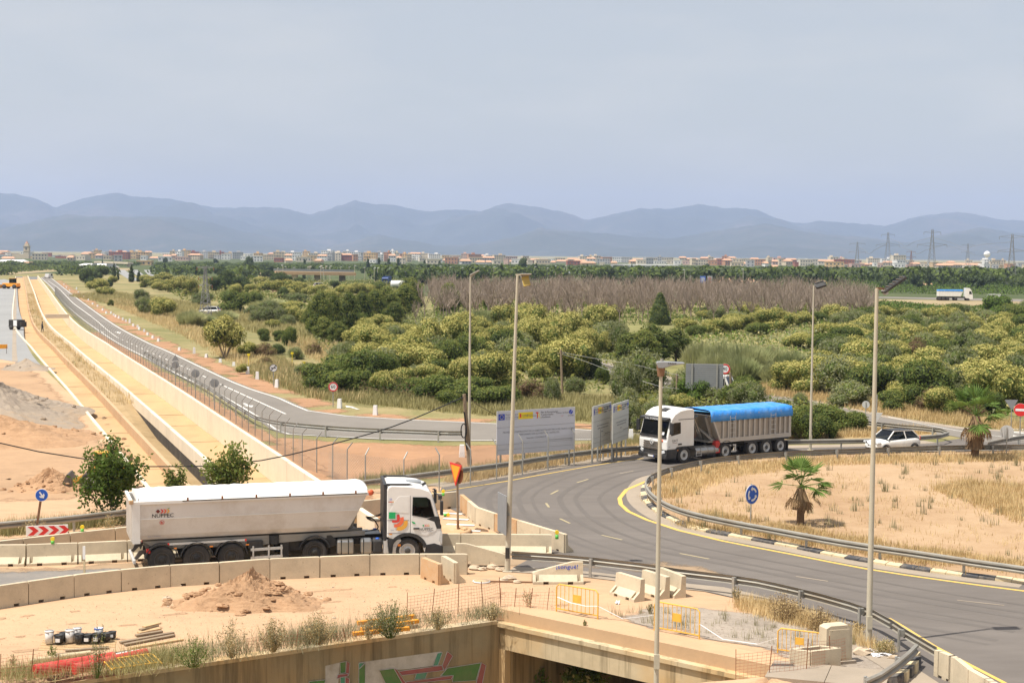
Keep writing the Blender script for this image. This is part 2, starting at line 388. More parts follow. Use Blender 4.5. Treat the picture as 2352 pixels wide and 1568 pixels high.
mat('print_maroon', (.16, .025, .02), .5, .05)
mat('print_blue', (.015, .06, .45), .5, .05)
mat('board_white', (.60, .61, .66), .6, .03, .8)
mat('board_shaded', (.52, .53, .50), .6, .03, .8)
mat('road_yellow_worn', (.40, .33, .19), .8, .15, 3, dirt=(.2, .18, .15), dscale=3, damt=.6)
mat('road_white', (.70, .68, .63), .8, .12, 3, dirt=(.35, .31, .27), dscale=3, damt=.5)
mat('road_yellow', (.66, .44, .10), .8, .12, 3, dirt=(.36, .29, .18), dscale=3, damt=.5)
mat('kerb_cream', (.60, .50, .32), .85, .1, 5, bump=.2, dirt=(.38, .29, .18), dscale=2, damt=.4)
mat('kerb_black', (.055, .056, .062), .8, .15, 5, bump=.2, dirt=(.3, .25, .19), dscale=2.5, damt=.7)
mat('weathered_wood', (.27, .20, .13), .85, .25, 6, bump=.4)
mat('new_wood', (.52, .36, .19), .8, .2, 6, bump=.3)
mat('brown_steel', (.22, .12, .065), .8, .25, 5)
mat('orange_net', (.58, .27, .17), .7, .15, 3)
mat('barrier_yellow', (.74, .42, .06), .55, .12, 4)
mat('red_plastic', (.55, .035, .03), .5, .15, 3, dirt=(.5, .3, .2), dscale=2, damt=.4)
mat('digger_yellow', (.70, .37, .04), .5, .1, 2, dirt=(.35, .24, .13), dscale=1.5, damt=.5)
mat('dark_steel', (.10, .085, .07), .6, .2, 3, dirt=(.2, .15, .1), dscale=2, damt=.5)
mat('lamp_red', (.75, .03, .02), .3, .05)
mat('lamp_amber', (.88, .27, .03), .3, .05)
mat('beacon_yellow', (.85, .60, .03), .35, .05)
mat('beacon_green', (.12, .48, .08), .5, .05)
mat('lens', (.75, .77, .78), .15, .05, metal=.3)
mat('skin', (.45, .27, .19), .6, .05)
mat('vest_green', (.10, .52, .06), .8, .08)
mat('dark_cloth', (.03, .035, .045), .85, .1)
mat('orange_cloth', (.80, .26, .04), .85, .08)
mat('interior_dark', (.035, .035, .037), .8, .1)
mat('bucket_black', (.02, .02, .02), .5, .1, dirt=(.12, .1, .08), dscale=4, damt=.4)
mat('bucket_white', (.66, .65, .63), .5, .06, dirt=(.4, .33, .27), dscale=5, damt=.4)
mat('rust', (.26, .11, .05), .85, .3, 5)
mat('cable_black', (.02, .02, .02), .6, .05)
mat('bark', (.15, .115, .085), .9, .25, 3, bump=.5, bscale=10)
mat('palm_bark', (.17, .11, .065), .95, .3, 8, bump=.6)
mat('bare_wood', (.30, .235, .185), .9, .2, 1.5)
mat('stone', (.50, .40, .29), .9, .2, 4, bump=.5, bscale=12)
mat('plastic_litter', (.78, .78, .80), .5, .05)
glass('window_glass', (.42, .50, .50)); glass('dark_glass', (.10, .12, .12))
# foliage
leaf('leaf_olive_green', (.125, .145, .036), (.31, .31, .075))
leaf('leaf_blossom', (.38, .35, .09), (.56, .50, .18), .25)
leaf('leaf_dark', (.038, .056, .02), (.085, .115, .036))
leaf('leaf_mid', (.075, .115, .022), (.19, .24, .055))
leaf('leaf_grey', (.16, .18, .085), (.33, .34, .19))
leaf('leaf_bright', (.08, .15, .018), (.18, .27, .045))
leaf('leaf_brown', (0.156, 0.102, 0.054), (0.264, 0.180, 0.102))
leaf('leaf_reed', (.24, .28, .11), (.48, .47, .24))
leaf('straw', (.46, .34, .155), (.74, .57, .31), .2)
leaf('straw_green', (.26, .24, .10), (.50, .43, .20), .2)
leaf('weed_grey', (0.203, 0.189, 0.095), (0.392, 0.351, 0.216), .2)
leaf('palm_green', (.08, .15, .025), (.22, .32, .08), .3)
leaf('palm_dead', (0.240, 0.156, 0.084), (0.384, 0.264, 0.144), .15)
leaf('leaf_far', (.045, .068, .03), (.10, .13, .052), .2, .15)
# ================================================================ ground, roads, canals
def inpoly(pts, poly):
 """pts (n,2) inside polygon (m,2)"""
 x, y = pts[:, 0], pts[:, 1]; r = np.zeros(len(pts), bool); m = len(poly)
 for i in range(m):
  x1, y1 = poly[i]; x2, y2 = poly[(i + 1) % m]
  if y1 == y2: continue
  c = ((y1 > y) != (y2 > y)) & (x < (x2 - x1) * (y - y1) / (y2 - y1) + x1)
  r ^= c
 return r
def polydist(pts, poly):
 d = np.full(len(pts), 1e9); m = len(poly)
 for i in range(m):
  a = np.array(poly[i]); b = np.array(poly[(i + 1) % m]); ab = b - a; L = ab @ ab
  if L < 1e-12: continue
  t = np.clip(((pts - a) @ ab) / L, 0, 1)
  d = np.minimum(d, np.hypot(*(pts - (a + t[:, None] * ab)).T))
 return d
def xy(pts): return [(p.x, p.y) for p in pts]
def cdt(polys, extra=None):
 V = []; E = []
 for poly in polys:
  o = len(V); V += [Vector(p) for p in poly]; n = len(poly)
  E += [(o + i, o + (i + 1) % n) for i in range(n)]
 if extra is not None: V += [Vector(p) for p in extra]
 v, e, f, *_ = delaunay_2d_cdt(V, E, [], 0, 1e-5)
 return np.array([tuple(p) for p in v]), np.array([tuple(t) for t in f], np.int32)
def sheet(name, poly, z, m, feather=0.0, step=2.0, kind='structure', holes=(), zfun=None):
 poly = [tuple(p[:2]) for p in poly]
 if feather:
  q = []
  for a, b in zip(poly, poly[1:] + poly[:1]):
   k = max(1, int(math.dist(a, b) / step)); q += [(a[0] + (b[0] - a[0]) * i / k, a[1] + (b[1] - a[1]) * i / k) for i in range(k)]
  poly = q
 A = np.array(poly); ext = None
 if feather or zfun:
  lo, hi = A.min(0), A.max(0); n = int((hi[0] - lo[0]) * (hi[1] - lo[1]) / step ** 2)
  g = RNG.random((min(n * 1, 20000), 2)) * (hi - lo) + lo
  g = g[inpoly(g, poly)]; g = g[polydist(g, poly) > step * .3]; ext = g.tolist()
 V, F = cdt([poly] + [list(h) for h in holes], ext)
 c = V[F].mean(1); k = inpoly(c, poly)
 for h in holes: k &= ~inpoly(c, h)
 F = F[k]; a, b, d = V[F[:, 0]], V[F[:, 1]], V[F[:, 2]]
 cr = (b[:, 0] - a[:, 0]) * (d[:, 1] - a[:, 1]) - (b[:, 1] - a[:, 1]) * (d[:, 0] - a[:, 0])
 F[cr < 0] = F[cr < 0][:, ::-1]; F = F[np.abs(cr) > 1e-9]
 Z = np.full(len(V), z) if zfun is None else np.array([zfun(p[0], p[1]) for p in V])
 me = np_mesh(name, np.c_[V, Z], F, M[m])
 if feather:
  at = me.attributes.new('edge', 'FLOAT', 'POINT'); e = np.clip(polydist(V, poly) / feather, 0, 1).astype(np.float32)
  if len(me.vertices) == len(e): at.data.foreach_set('value', e)
 o = bpy.data.objects.new(name, me); link(o)
 o['kind'] = kind; return o
def ribbon(pts, w, side=0.0):
 """closed plan outline of a band of width w about (or beside) a polyline"""
 return xy(offset(pts, -w / 2 + side)) + xy(offset(pts, w / 2 + side))[::-1]

# canal centre-line: inner top edge of the right-hand canal's right wall
_w = line([(699, 1087), (477, 940), (381, 877), (249, 793), (159, 729), (109, 663), (86, 633)], .5)
_w = [_w[0] + (_w[0] - _w[1]).normalized() * 15] + _w
WALL = [Vector((p.x, p.y, 0)) for p in smooth(_w, 5.0)]
def L(d, pts=None): return offset(pts or WALL, d)
def taper(d0, d1):
 n = len(WALL); a, b = L(d0), L(d1); yy = [p.y for p in WALL]
 return [a[i].lerp(b[i], min(1, max(0, (yy[i] - 80) / 170))) for i in range(n)]
LEFT_EDGE = taper(-8.1, -9.3)
canal_hole = xy(LEFT_EDGE) + xy(L(.02))[::-1]
A0 = P(1141, 1429, -.38); TD = Vector((.761, -.648, 0)); ND = Vector((.648, .761, 0)); WD = Vector((-.842, -.541, 0))
NW = Vector((.541, -.842, 0))
_c = (ND * .33 + NW * 1.0); _t = (_c.x * TD.y - _c.y * TD.x) / (WD.x * TD.y - WD.y * TD.x)
HCOR = A0 - NW * 1.0 + WD * _t                  # where the two ground edges meet
under_hole = [tuple((A0 - NW * 1.0 + WD * 36)[:2]), tuple(HCOR[:2]), tuple((A0 + ND * .33 + TD * 12.6)[:2]), (12, 18), (-50, 18)]
sand_zone = [(-80, -100), (60, -100), (60, 45)] + xy(line([(1760, 1375), (1300, 1292), (1062, 1112), (832, 1124), (760, 1130)])) + \
 [tuple(L(.6)[0][:2]), tuple(LEFT_EDGE[0][:2])] + xy(line([(350, 1120), (300, 1060), (255, 1005), (180, 925), (110, 855), (56, 828), (-60, 822), (-300, 830)])) + [(-100, 40)]
rect = [(-8600, -150), (8600, -150), (8600, 17000), (-8600, 17000)]
V, F = cdt([rect, canal_hole, under_hole, sand_zone])
c = V[F].mean(1); k = ~inpoly(c, canal_hole) & ~inpoly(c, under_hole); F, c = F[k], c[k]
a, b, d = V[F[:, 0]], V[F[:, 1]], V[F[:, 2]]
cr = (b[:, 0] - a[:, 0]) * (d[:, 1] - a[:, 1]) - (b[:, 1] - a[:, 1]) * (d[:, 0] - a[:, 0]); F[cr < 0] = F[cr < 0][:, ::-1]
sz = inpoly(c, sand_zone)
for nm, mk, sel in (('grassland_ground', 'grassland', ~sz), ('sandy_ground', 'sand', sz)):
 o = bpy.data.objects.new(nm, np_mesh(nm, np.c_[V, np.zeros(len(V))], F[sel], M[mk])); link(o); o['kind'] = 'structure'

# --- soils
sheet('dirt_ground', xy(line([(-200, 835), (40, 832), (105, 858), (178, 930), (250, 1008), (296, 1065), (322, 1108), (180, 1150), (-200, 1165)])), .006, 'packed_dirt', 1.6, 1.2)
sheet('orange_ground', xy(line([(585, 985), (640, 1000), (760, 1010), (1040, 1020), (1360, 1016), (1500, 1018), (1470, 1042), (1268, 1068), (1055, 1098), (830, 1126), (745, 1118), (690, 1075), (600, 1015)])), .006, 'orange_soil', 1.5, 1.2)
fw = [p for p in L(1.4) if p.y < 230]
sheet('fence_verge_ground', ribbon(fw, 2.4), .009, 'orange_soil', .5, .9)
rr = smooth(line([(122, 644), (145, 662), (175, 685), (254, 741), (332, 784), (395, 812), (544, 882), (649, 918), (713, 946), (800, 958), (930, 966), (1140, 975), (1420, 990)]), 4)
sheet('orange_verge_ground', ribbon(rr, 4.6, -1.7), .010, 'orange_soil', 1.3, 1.6)
sheet('green_verge_ground', xy(line([(720, 925), (800, 940), (1139, 962), (1420, 978), (1500, 960), (1420, 920), (1180, 880), (1000, 850), (800, 850), (640, 830), (560, 850)])), .004, 'green_verge', 6, 3)
sheet('scrub_ground', xy(line([(560, 830), (800, 830), (1000, 850), (1380, 850), (1600, 905), (1790, 915), (2050, 950), (2352, 985), (2600, 980), (2600, 700), (2000, 700), (1500, 735), (1200, 740), (900, 690), (600, 660), (420, 640), (330, 660), (560, 700)])), .008, 'green_verge', 10, 7)
sheet('ring_verge_ground', xy(line([(1015, 1112), (1055, 1092), (1266, 1062), (1478, 1034), (1640, 1024), (1991, 1017), (2087, 1013), (2190, 1001), (2087, 984), (2000, 975), (1850, 940), (1700, 925), (1560, 930), (1470, 985), (1420, 1030), (1268, 1058), (1055, 1085)])), .012, 'dry_verge', 1.0, 1.2)
sheet('dry_verge_ground', xy(line([(1720, 905), (1870, 921), (2038, 957), (2197, 981), (2352, 990), (2352, 980), (2200, 960), (2050, 935), (1900, 905), (1720, 880)])), .016, 'dry_verge', 1.2, 2)
isl_in = line([(2500, 1360), (2352, 1340), (2223, 1325), (2099, 1308), (1945, 1283), (1842, 1262), (1759, 1246), (1600, 1217), (1545, 1195), (1515, 1179), (1495, 1164), (1482, 1149), (1478, 1132), (1483, 1117), (1498, 1103), (1530, 1090.5), (1580, 1079), (1645, 1068), (1712, 1060), (1789, 1054), (1880, 1049), (2077, 1043), (2352, 1038), (2600, 1034)])
ISL = smooth(isl_in, .6)
isl_poly = xy(ISL) + [(48, 99), (48, 55)]
sheet('island_ground', isl_poly, .10, 'island_soil')
# --- carriageways
ring_out_far = line([(2600, 1000), (2352, 1004), (2215, 1006), (2150, 1016.5), (2087, 1021), (1991, 1025), (1805, 1029), (1640, 1035), (1478, 1046), (1368, 1061), (1266, 1077), (1164, 1095), (1055, 1112), (1015, 1119)])
ring_out_near = line([(1000, 1150), (1050, 1176), (1150, 1220), (1255, 1262), (1180, 1303), (1349, 1314), (1570, 1341), (1660, 1350), (1790, 1383), (1900, 1427), (1990, 1474), (2080, 1524), (2150, 1570), (2230, 1640), (2330, 1740)])
ring = xy(ISL[::-1]) + xy(smooth(ring_out_far, 1.5)) + xy(smooth(ring_out_near, 1.5)) + [(40, 38), (40, 56)]
RING_POLY = [(48, 99.5)] + ring[:-1] + [(48, 38), (48, 55)]
sheet('roundabout_road', RING_POLY, .020, 'asphalt')
ramp_up = line([(1300, 806), (1400, 838), (1480, 856), (1560, 875), (1660, 893), (1750, 905), (1870, 923), (2038, 960), (2197, 984), (2300, 991), (2352, 993), (2600, 990)])
ramp_lo = line([(1300, 822), (1400, 862), (1480, 882), (1560, 900), (1700, 919), (1790, 926), (1868, 935), (1950, 954), (2029, 977), (2110, 991), (2185, 1001), (2260, 1016), (2600, 1016)])
sheet('slip_road', xy(smooth(ramp_up, 4)) + xy(smooth(ramp_lo, 4))[::-1], .026, 'road_asphalt')
sl = smooth(line([(92, 638), (115, 659), (139, 690), (163, 714), (200, 744), (260, 785), (330, 822), (400, 860), (463, 889), (540, 932), (592, 964), (622, 987), (655, 998), (760, 1004), (865, 1009), (1040, 1013), (1140, 1013), (1358, 1011), (1475, 1012)]), 4)
sr = smooth(line([(110, 632), (122, 640.5), (147, 660), (177, 683), (256, 739), (334, 782), (397, 809.5), (546, 879), (651, 915), (716, 943), (800, 954.5), (930, 962.5), (1140, 972), (1358, 987), (1475, 994)]), 4)
SERVICE_POLY = xy(sl) + xy(sr)[::-1]
sheet('service_road', SERVICE_POLY, .022, 'road_asphalt')
sheet('truck_road', xy(line([(-150, 1306), (280, 1289), (600, 1274), (1000, 1271), (1300, 1273), (1360, 1295), (1192, 1303), (1073, 1310), (848, 1314), (503, 1333), (168, 1363), (-150, 1405)])), .014, 'dusty_asphalt', .8, .9)
M['worn_asphalt'] = soil('worn_asphalt', [(.36, (.16, .15, .14)), (.5, (.20, .185, .17)), (.66, (.26, .23, .20))], .3, 1.2, 14, rough=.85, bump=.15, feather=True)
sheet('worn_road', xy(line([(-150, 1312), (100, 1307), (300, 1300), (520, 1296), (640, 1300), (420, 1326), (168, 1352), (-150, 1385)])), .020, 'worn_asphalt', .9, .8)
sheet('dusty_patch', xy(line([(1240, 1263), (1305, 1273), (1370, 1283), (1600, 1290), (1760, 1335), (1600, 1330), (1349, 1310), (1190, 1300)])), .026, 'dusty_asphalt', 1.6, .8)
new_r = line([(39, 648), (42, 700), (53, 742), (56, 776), (76, 818), (110, 853)])
sheet('construction_road', xy(smooth(new_r, 6)) + xy(line([(60, 835), (-60, 815), (-300, 800), (-40, 645), (10, 641)])), .012, 'new_asphalt')
sheet('concrete_strip', xy(smooth(line([(34, 645), (33, 690), (30, 740), (28, 800), (28, 830)]), 6)) + xy(smooth(line([(41, 830), (38, 800), (37.5, 740), (38, 690), (37, 645)]), 6)), .018, 'shoulder')
# near shoulder between the near rail and the roundabout
near_edge = smooth(line([(1180, 1303), (1349, 1314), (1570, 1341), (1660, 1350), (1790, 1383), (1900, 1427), (1990, 1474), (2080, 1524), (2150, 1570), (2230, 1640)]), 1.2)
sheet('near_shoulder_ground', ribbon(near_edge, 1.0, .4), .024, 'shoulder')
far_edge = smooth(ring_out_far[3:], 1.5)
sheet('far_shoulder_ground', ribbon(far_edge, 1.3, .55), .024, 'shoulder')
sheet('kerb_gutter_ground', ribbon(smooth(isl_in[1:16], .8), .9, -.45), .024, 'shoulder')
sheet('slip_shoulder_ground', ribbon(smooth(ramp_up, 4), 1.0, -.45), .031, 'shoulder')
sheet('gravel_ground', xy(line([(1370, 1412), (1450, 1400), (1510, 1386), (1600, 1388), (1726, 1405), (1830, 1420), (1960, 1470), (2070, 1515), (2110, 1560), (2020, 1580), (1920, 1560), (1726, 1492), (1500, 1450)])), .010, 'pale_gravel', .8, .5)
# --- painted lines (each strip is one flat stroke of paint)
def paint(name, strips, m, z):
 o = None; Vs, Fs, n = [], [], 0
 for st in strips:
  V_, F_ = cdt([st]); c_ = V_[F_].mean(1); F_ = F_[inpoly(c_, st)]
  Vs.append(np.c_[V_, np.full(len(V_), z)]); Fs.append(F_ + n); n += len(V_)
 o = bpy.data.objects.new(name, np_mesh(name, np.vstack(Vs), np.vstack(Fs), M[m])); link(o); o['kind'] = 'structure'; return o
def band(px, w, step=1.5): return ribbon(smooth(line(px), step), w)
yl = [(1520, 1093), (1479, 1108), (1439, 1125), (1423, 1145), (1426, 1159), (1443, 1175), (1487, 1195), (1560, 1219), (1660, 1243), (1820, 1274), (1989, 1307), (2170, 1334), (2352, 1358), (2450, 1370)]
paint('yellow_line_markings', [band(yl, .22), band([(990, 1134), (1022, 1128), (1161, 1106), (1220, 1095), (1398, 1064), (1478, 1053)], .13), band([(2040, 1420), (2071, 1438), (2148, 1486), (2301, 1566), (2360, 1600)], .16)], 'road_yellow', .030)
dash = [[(1325, 1109), (1351, 1101)], [(1265, 1135.5), (1282, 1126.6)], [(1254, 1156), (1261, 1165.5)], [(1286, 1191.5), (1309, 1202.5)], [(1382, 1229.5), (1429, 1240.5)], [(1561, 1271.5), (1629, 1284.5)]]
paint('yellow_lane_dashes', [ribbon(line(d_), .12) for d_ in dash], 'road_yellow_worn', .029)
paint('faint_white_dashes', [ribbon(line(d_), .10) for d_ in ([(1423, 1088), (1455, 1082)], [(1828, 1324.5), (1902, 1335.5)], [(2198, 1379), (2307, 1391)])], 'shoulder', .029)
cl = smooth(line([(110.5, 645), (133, 661), (152, 680), (169, 697), (197, 717.6), (222, 736.7), (244, 756), (269, 775)]), 4)
cd = smooth(line([(269, 775), (356, 814), (429, 846), (509, 884)]), 2)
strips = [ribbon(cl, .16), band([(509, 884), (656, 951)], .16)]
for p, u in walk(cd, 5.0): strips.append(ribbon([p, p + u * 2.0], .15))
strips += [ribbon(offset(sr, .35), .18), ribbon(offset(sl, -.35), .18)]
def arrow(x, y, tow, s=1.0):
 a_ = P(x, y); b_ = P(*tow); u = (b_ - a_).normalized(); r = Vector((u.y, -u.x, 0)); q = lambda f_, l_: tuple((a_ + u * f_ * s + r * l_ * s)[:2])
 return [q(-1.6, -.12), q(-1.6, .12), q(.2, .12), q(.2, .38), q(1.6, 0), q(.2, -.38), q(.2, -.12)]
strips += [arrow(808, 1016 - 80, (770, 925), 1.0), arrow(691, 933 + 0, (650, 905), .01), arrow(569, 931, (620, 956), 1.1), arrow(272, 764, (240, 742), 1.6), arrow(232, 762, (270, 790), 1.4)]
paint('white_line_markings', strips, 'road_white', .028)
paint('zebra_markings', [ribbon(line([(2352 - i * 0, 965 + i * 8 + 22), (2310, 962 + i * 8 + 22)]), .5) for i in range(3)] + [band([(2040, 958), (2197, 989), (2300, 1003), (2420, 1006)], .12)], 'road_white', .034)
paint('entry_hatching', [ribbon(line([(1010 + i * 8, 1178 + i * 13), (1062 + i * 14, 1181 + i * 13)]), .35) for i in range(4)], 'road_white', .028)

soil('tyre_mark', [(.36, (.124, .110, .099)), (.6, (.143, .127, .114))], .3, 1.5, 14, rough=.8, bump=.1)
tm = smooth(line([(1600, 1046), (1478, 1062), (1340, 1088), (1245, 1128), (1235, 1160), (1290, 1212), (1430, 1265), (1700, 1322), (2000, 1382), (2352, 1440)]), 1.5)
for k, (d_, w_) in enumerate(((-3.1, .22), (-2.4, .34), (-.9, .3), (-.2, .18), (1.2, .3), (2.0, .24), (3.2, .2))): sheet('tyre_track', ribbon(tm, w_, -d_), .0215 + .0007 * k, 'tyre_mark')
for k, t_ in enumerate(([(-50, 1440), (300, 1405), (700, 1372), (1100, 1350), (1400, 1352)], [(-50, 1490), (300, 1450), (640, 1432), (1000, 1395), (1300, 1375)], [(0, 1120), (120, 1090), (300, 1130)], [(560, 1240), (800, 1222), (980, 1200)])):
 for e_ in (-.9, .9): sheet('wheel_rut', ribbon(smooth(line(t_), 2), .55, e_), .004 + .001 * k, 'packed_dirt', .35, .6)
# --- canals
soil('gap_soil', [(.36, (.27, .19, .10)), (.5, (.36, .26, .14)), (.66, (.42, .31, .18))], .3, 1.4, 9, bump=.8)
def canal(name, label, floor_z, left, right, walls, near=0, mf='canal_floor'):
 o = thing(name, label, 'canal', (left[0].x, left[0].y, 0)); o['kind'] = 'structure'; org = (left[0].x, left[0].y, 0)
 n = len(left); rz = random.Random(n); up = Vector((0, 0, floor_z))
 MB().add([p + up - Vector((0, 0, .03)) for p in left] + [p + up - Vector((0, 0, .03)) for p in right], [(i, n + i, n + i + 1, i + 1) for i in range(n - 1)]).build('floor_bed', M['gap_soil'], o, org)
 for i in range(n - 1):                      # one slab between two joints
  e = .035 / max(1, (left[i + 1] - left[i]).length); z = up + Vector((0, 0, rz.uniform(-.012, .012))); q = [left[i].lerp(left[i + 1], e), right[i].lerp(right[i + 1], e), right[i].lerp(right[i + 1], 1 - e), left[i].lerp(left[i + 1], 1 - e)]
  MB().add([p + z for p in q], [(0, 1, 2, 3)]).build('floor_slab', M[mf], o, org)
 for nm, path, prof, mt in walls:
  for a_, b_ in zip(path, path[1:]):
   u_ = (b_ - a_).normalized() * .022; MB().sweep([(x_, z_ + (.0 if z_ < 0 else rz.uniform(-.0, .02))) for x_, z_ in prof], [a_ + u_, b_ - u_]).build('wall_panel' if nm == 'wall' else nm, M[mt], o, org)
 return o
rc = canal('drainage_canal', 'wide concrete canal with sandy floor beside the wire fence', -1.26, L(-4.05), L(-.01),
  [('wall', L(0), [(0, -1.4), (0, .5), (.28, .5), (.28, -.1), (.35, -1.4)], 'concrete_pale'),
  ('wall', L(-4.05), [(0, -1.4), (0, .5), (-.26, .5), (-.26, -.30)], 'concrete_pale'),
  ('tar_coating', [p for p in L(-4.33) if p.y < 260], [(0, -1.05), (.06, -.32), (.02, -.32), (-.02, -1.05)], 'tar_black')])
i0 = min(range(len(WALL)), key=lambda i: abs(WALL[i].y - P(159, 729, .5).y)); q0, q1 = L(0)[i0], L(-4.05)[i0]
gate = MB(); gate.bar(Vector((q0.x, q0.y, .75)), Vector((q1.x, q1.y, .75)), .6, .7); gate.build('cross_beam', M['concrete_pale'], rc, rc.location.copy())
canal('side_canal', 'narrow sand filled concrete channel with orange stained wall on the dirt side', -.45, LEFT_EDGE, L(-6.38),
  [('wall', L(-6.38), [(0, -1.1), (0, .22), (.24, .22), (.24, -1.1)], 'concrete_orange'),
  ('lip', LEFT_EDGE, [(0, -1.0), (0, .10), (-.22, .10), (-.22, -1.0)], 'concrete_pale')])
# ground between the two canals: overgrown farther on, dug out near the lorry
def gapz(yy): return -1.0 + 1.08 * min(1, max(0, (yy - 108) / 22))
gl, gr = L(-6.12), L(-4.32); gm = L(-5.2); b = MB(); n = len(gl)
v = [Vector((p.x, p.y, gapz(p.y) - .02)) for p in gl] + [Vector((p.x, p.y, gapz(p.y) + .16)) for p in gm] + [Vector((p.x, p.y, gapz(p.y))) for p in gr]
b.add(v, [(i, n + i, n + i + 1, i + 1) for i in range(n - 1)] + [(n + i, 2 * n + i, 2 * n + i + 1, n + i + 1) for i in range(n - 1)])
o = b.build('canal_bank_ground', M['gap_soil']); o['kind'] = 'structure'
MB().sweep([(-.3, -1.5), (0, 0), (8.6, 0), (8.9, -1.5)], [LEFT_EDGE[0] + Vector((-.1, -.5, -.002)), LEFT_EDGE[0] + Vector((-.09, -.2, -.002))]).build('canal_end_ground', M['sand'])['kind'] = 'structure'

# --- underpass
low = [tuple((A0 + WD * 36 + Vector((0, 0, 0)))[:2]), tuple((A0 + ND * 15 + WD * 2)[:2]), tuple((A0 + TD * 14 + ND * 15)[:2]), tuple((A0 + TD * 14)[:2]), (16, -60), (-60, -60)]
sheet('lower_ground', low, -6.0, 'packed_dirt' if False else 'gap_soil')
rw = thing('retaining_wall', 'stained concrete retaining wall with faded graffiti below the sandy yard', 'wall', A0); org = A0
wl = [A0 + WD * 34, A0 + WD * .0]
b = MB(); b.sweep([(0, -5.7), (0, 0), (-.38, 0), (-.38, -5.7)], [A0 + WD * 34, A0 - WD * .1], side=1); b.build('wall', M['wall_concrete'], rw, org)
b = MB(); b.sweep([(.03, -.05), (.03, .07), (-.42, .07), (-.42, -.05)], wl); b.build('coping', M['fascia_concrete'], rw, org)
# graffiti: flat print 4 mm off the wall, drawn in (metres along the wall from the corner, metres below the coping)
def wallpt(x, y):
 o_ = Vector((0, 0, HC)); d_ = _f * FPX + _R * (x - 1176) - _U * (y - 784); t_ = (A0 - o_).dot(NW) / d_.dot(NW); return o_ + d_ * t_
for nm_, c_ in (('graffiti_green', (.085, .19, .05)), ('graffiti_teal', (.085, .27, .17)), ('graffiti_red', (.32, .10, .09)), ('graffiti_white', (.55, .52, .50)), ('graffiti_wash', (.46, .43, .38))): mat(nm_, c_, .9, .15, 2.5, dirt=(.22, .17, .10), dscale=1.5, damt=.55)
def graf(zpts, m, k=1, lw=.09):
 ps = [wallpt(zx * .254 + 597.4, zy * .254 + 1261.2) for zx, zy in zpts]; b_ = MB(); e = NW * (.004 * k)
 b_.add([p + e for p in ps], [tuple(range(len(ps)))]); o_ = b_.build('graffiti', M[m], rw, org)
 return ps
def outline(zpts, k=4, lw=.07):
 ps = [wallpt(zx * .254 + 597.4, zy * .254 + 1261.2) + NW * (.004 * k) for zx, zy in zpts]; b_ = MB()
 for a_, c_ in zip(ps, ps[1:] + ps[:1]): b_.bar(a_, c_, lw, .006)
 b_.build('graffiti_outline', M['graffiti_white'], rw, org)
graf([(590, 1050), (720, 1020), (700, 1290), (560, 1290), (590, 1190)], 'graffiti_wash', 1)
graf([(890, 1020), (1640, 920), (1560, 1050), (1320, 1080), (1080, 1090), (1200, 1290), (950, 1290)], 'graffiti_wash', 1)
for pts_, m_ in (([(720, 1020), (775, 1010), (770, 1110), (722, 1118)], 'graffiti_green'), ([(778, 1008), (810, 1025), (800, 1130), (770, 1110)], 'graffiti_red'),
     ([(700, 1130), (795, 1118), (795, 1138), (690, 1165)], 'graffiti_red'), ([(725, 1150), (765, 1148), (765, 1290), (720, 1290)], 'graffiti_teal'), ([(768, 1150), (805, 1165), (800, 1290), (766, 1290)], 'graffiti_red'),
     ([(440, 1190), (590, 1175), (560, 1290), (445, 1290)], 'graffiti_green'), ([(890, 1080), (950, 1025), (945, 1290), (890, 1290)], 'graffiti_green'), ([(890, 1025), (945, 1020), (890, 1080)], 'graffiti_teal'),
     ([(1075, 1090), (1205, 1072), (1330, 1290), (1170, 1290)], 'graffiti_green'), ([(1208, 1072), (1235, 1085), (1370, 1290), (1330, 1290)], 'graffiti_red'),
     ([(1250, 1100), (1640, 1045), (1655, 1090), (1280, 1135)], 'graffiti_red'), ([(1600, 935), (1645, 928), (1605, 1045), (1560, 1048)], 'graffiti_teal'), ([(1690, 920), (1740, 960), (1665, 1090), (1645, 1045)], 'graffiti_red'),
     ([(1410, 1120), (1510, 1108), (1490, 1165), (1395, 1172)], 'graffiti_teal'), ([(1310, 1195), (1745, 1135), (1725, 1170), (1330, 1215)], 'graffiti_red'),
     ([(1690, 1070), (1995, 1022), (1950, 1180), (1735, 1195), (1745, 1135), (1630, 1140)], 'graffiti_green'), ([(2000, 1020), (2040, 1045), (1990, 1290), (1930, 1290)], 'graffiti_red')):
 graf(pts_, m_, 2); outline(pts_, 3, .045)
br = thing('underpass_bridge', 'low concrete road bridge with streaked edge beam over the dark underpass', 'bridge', A0); org = A0
e0, e1 = A0 - TD * .12, A0 + TD * 12.6
MB().box(A0 + ND * .5 - TD * .15 + Vector((0, 0, -2.9)), (.9, .8, 5.6), Matrix(((TD.x, ND.x, 0), (TD.y, ND.y, 0), (0, 0, 1)))).build('underpass_wall', M['fascia_concrete'], br, org)
b = MB(); b.sweep([(0, -.92), (0, -.12), (-.5, -.12), (-.5, -.92)], [e0 + TD * .05 - Vector((0, 0, 0)) + ND * .10, e1 + ND * .10]); b.build('edge_beam', M['fascia_concrete'], br, org)
b = MB(); b.sweep([(0, -.14), (0, .0), (-.55, .0), (-.55, -.14)], [e0, e1]); b.build('ledge', M['fascia_concrete'], br, org)
b = MB(); b.sweep([(-.33, .0), (-.33, .41), (-1.35, .41), (-1.35, .0)], [e0 - TD * .0, e1], side=1)
b.build('footway', M['concrete_orange'], br, org)
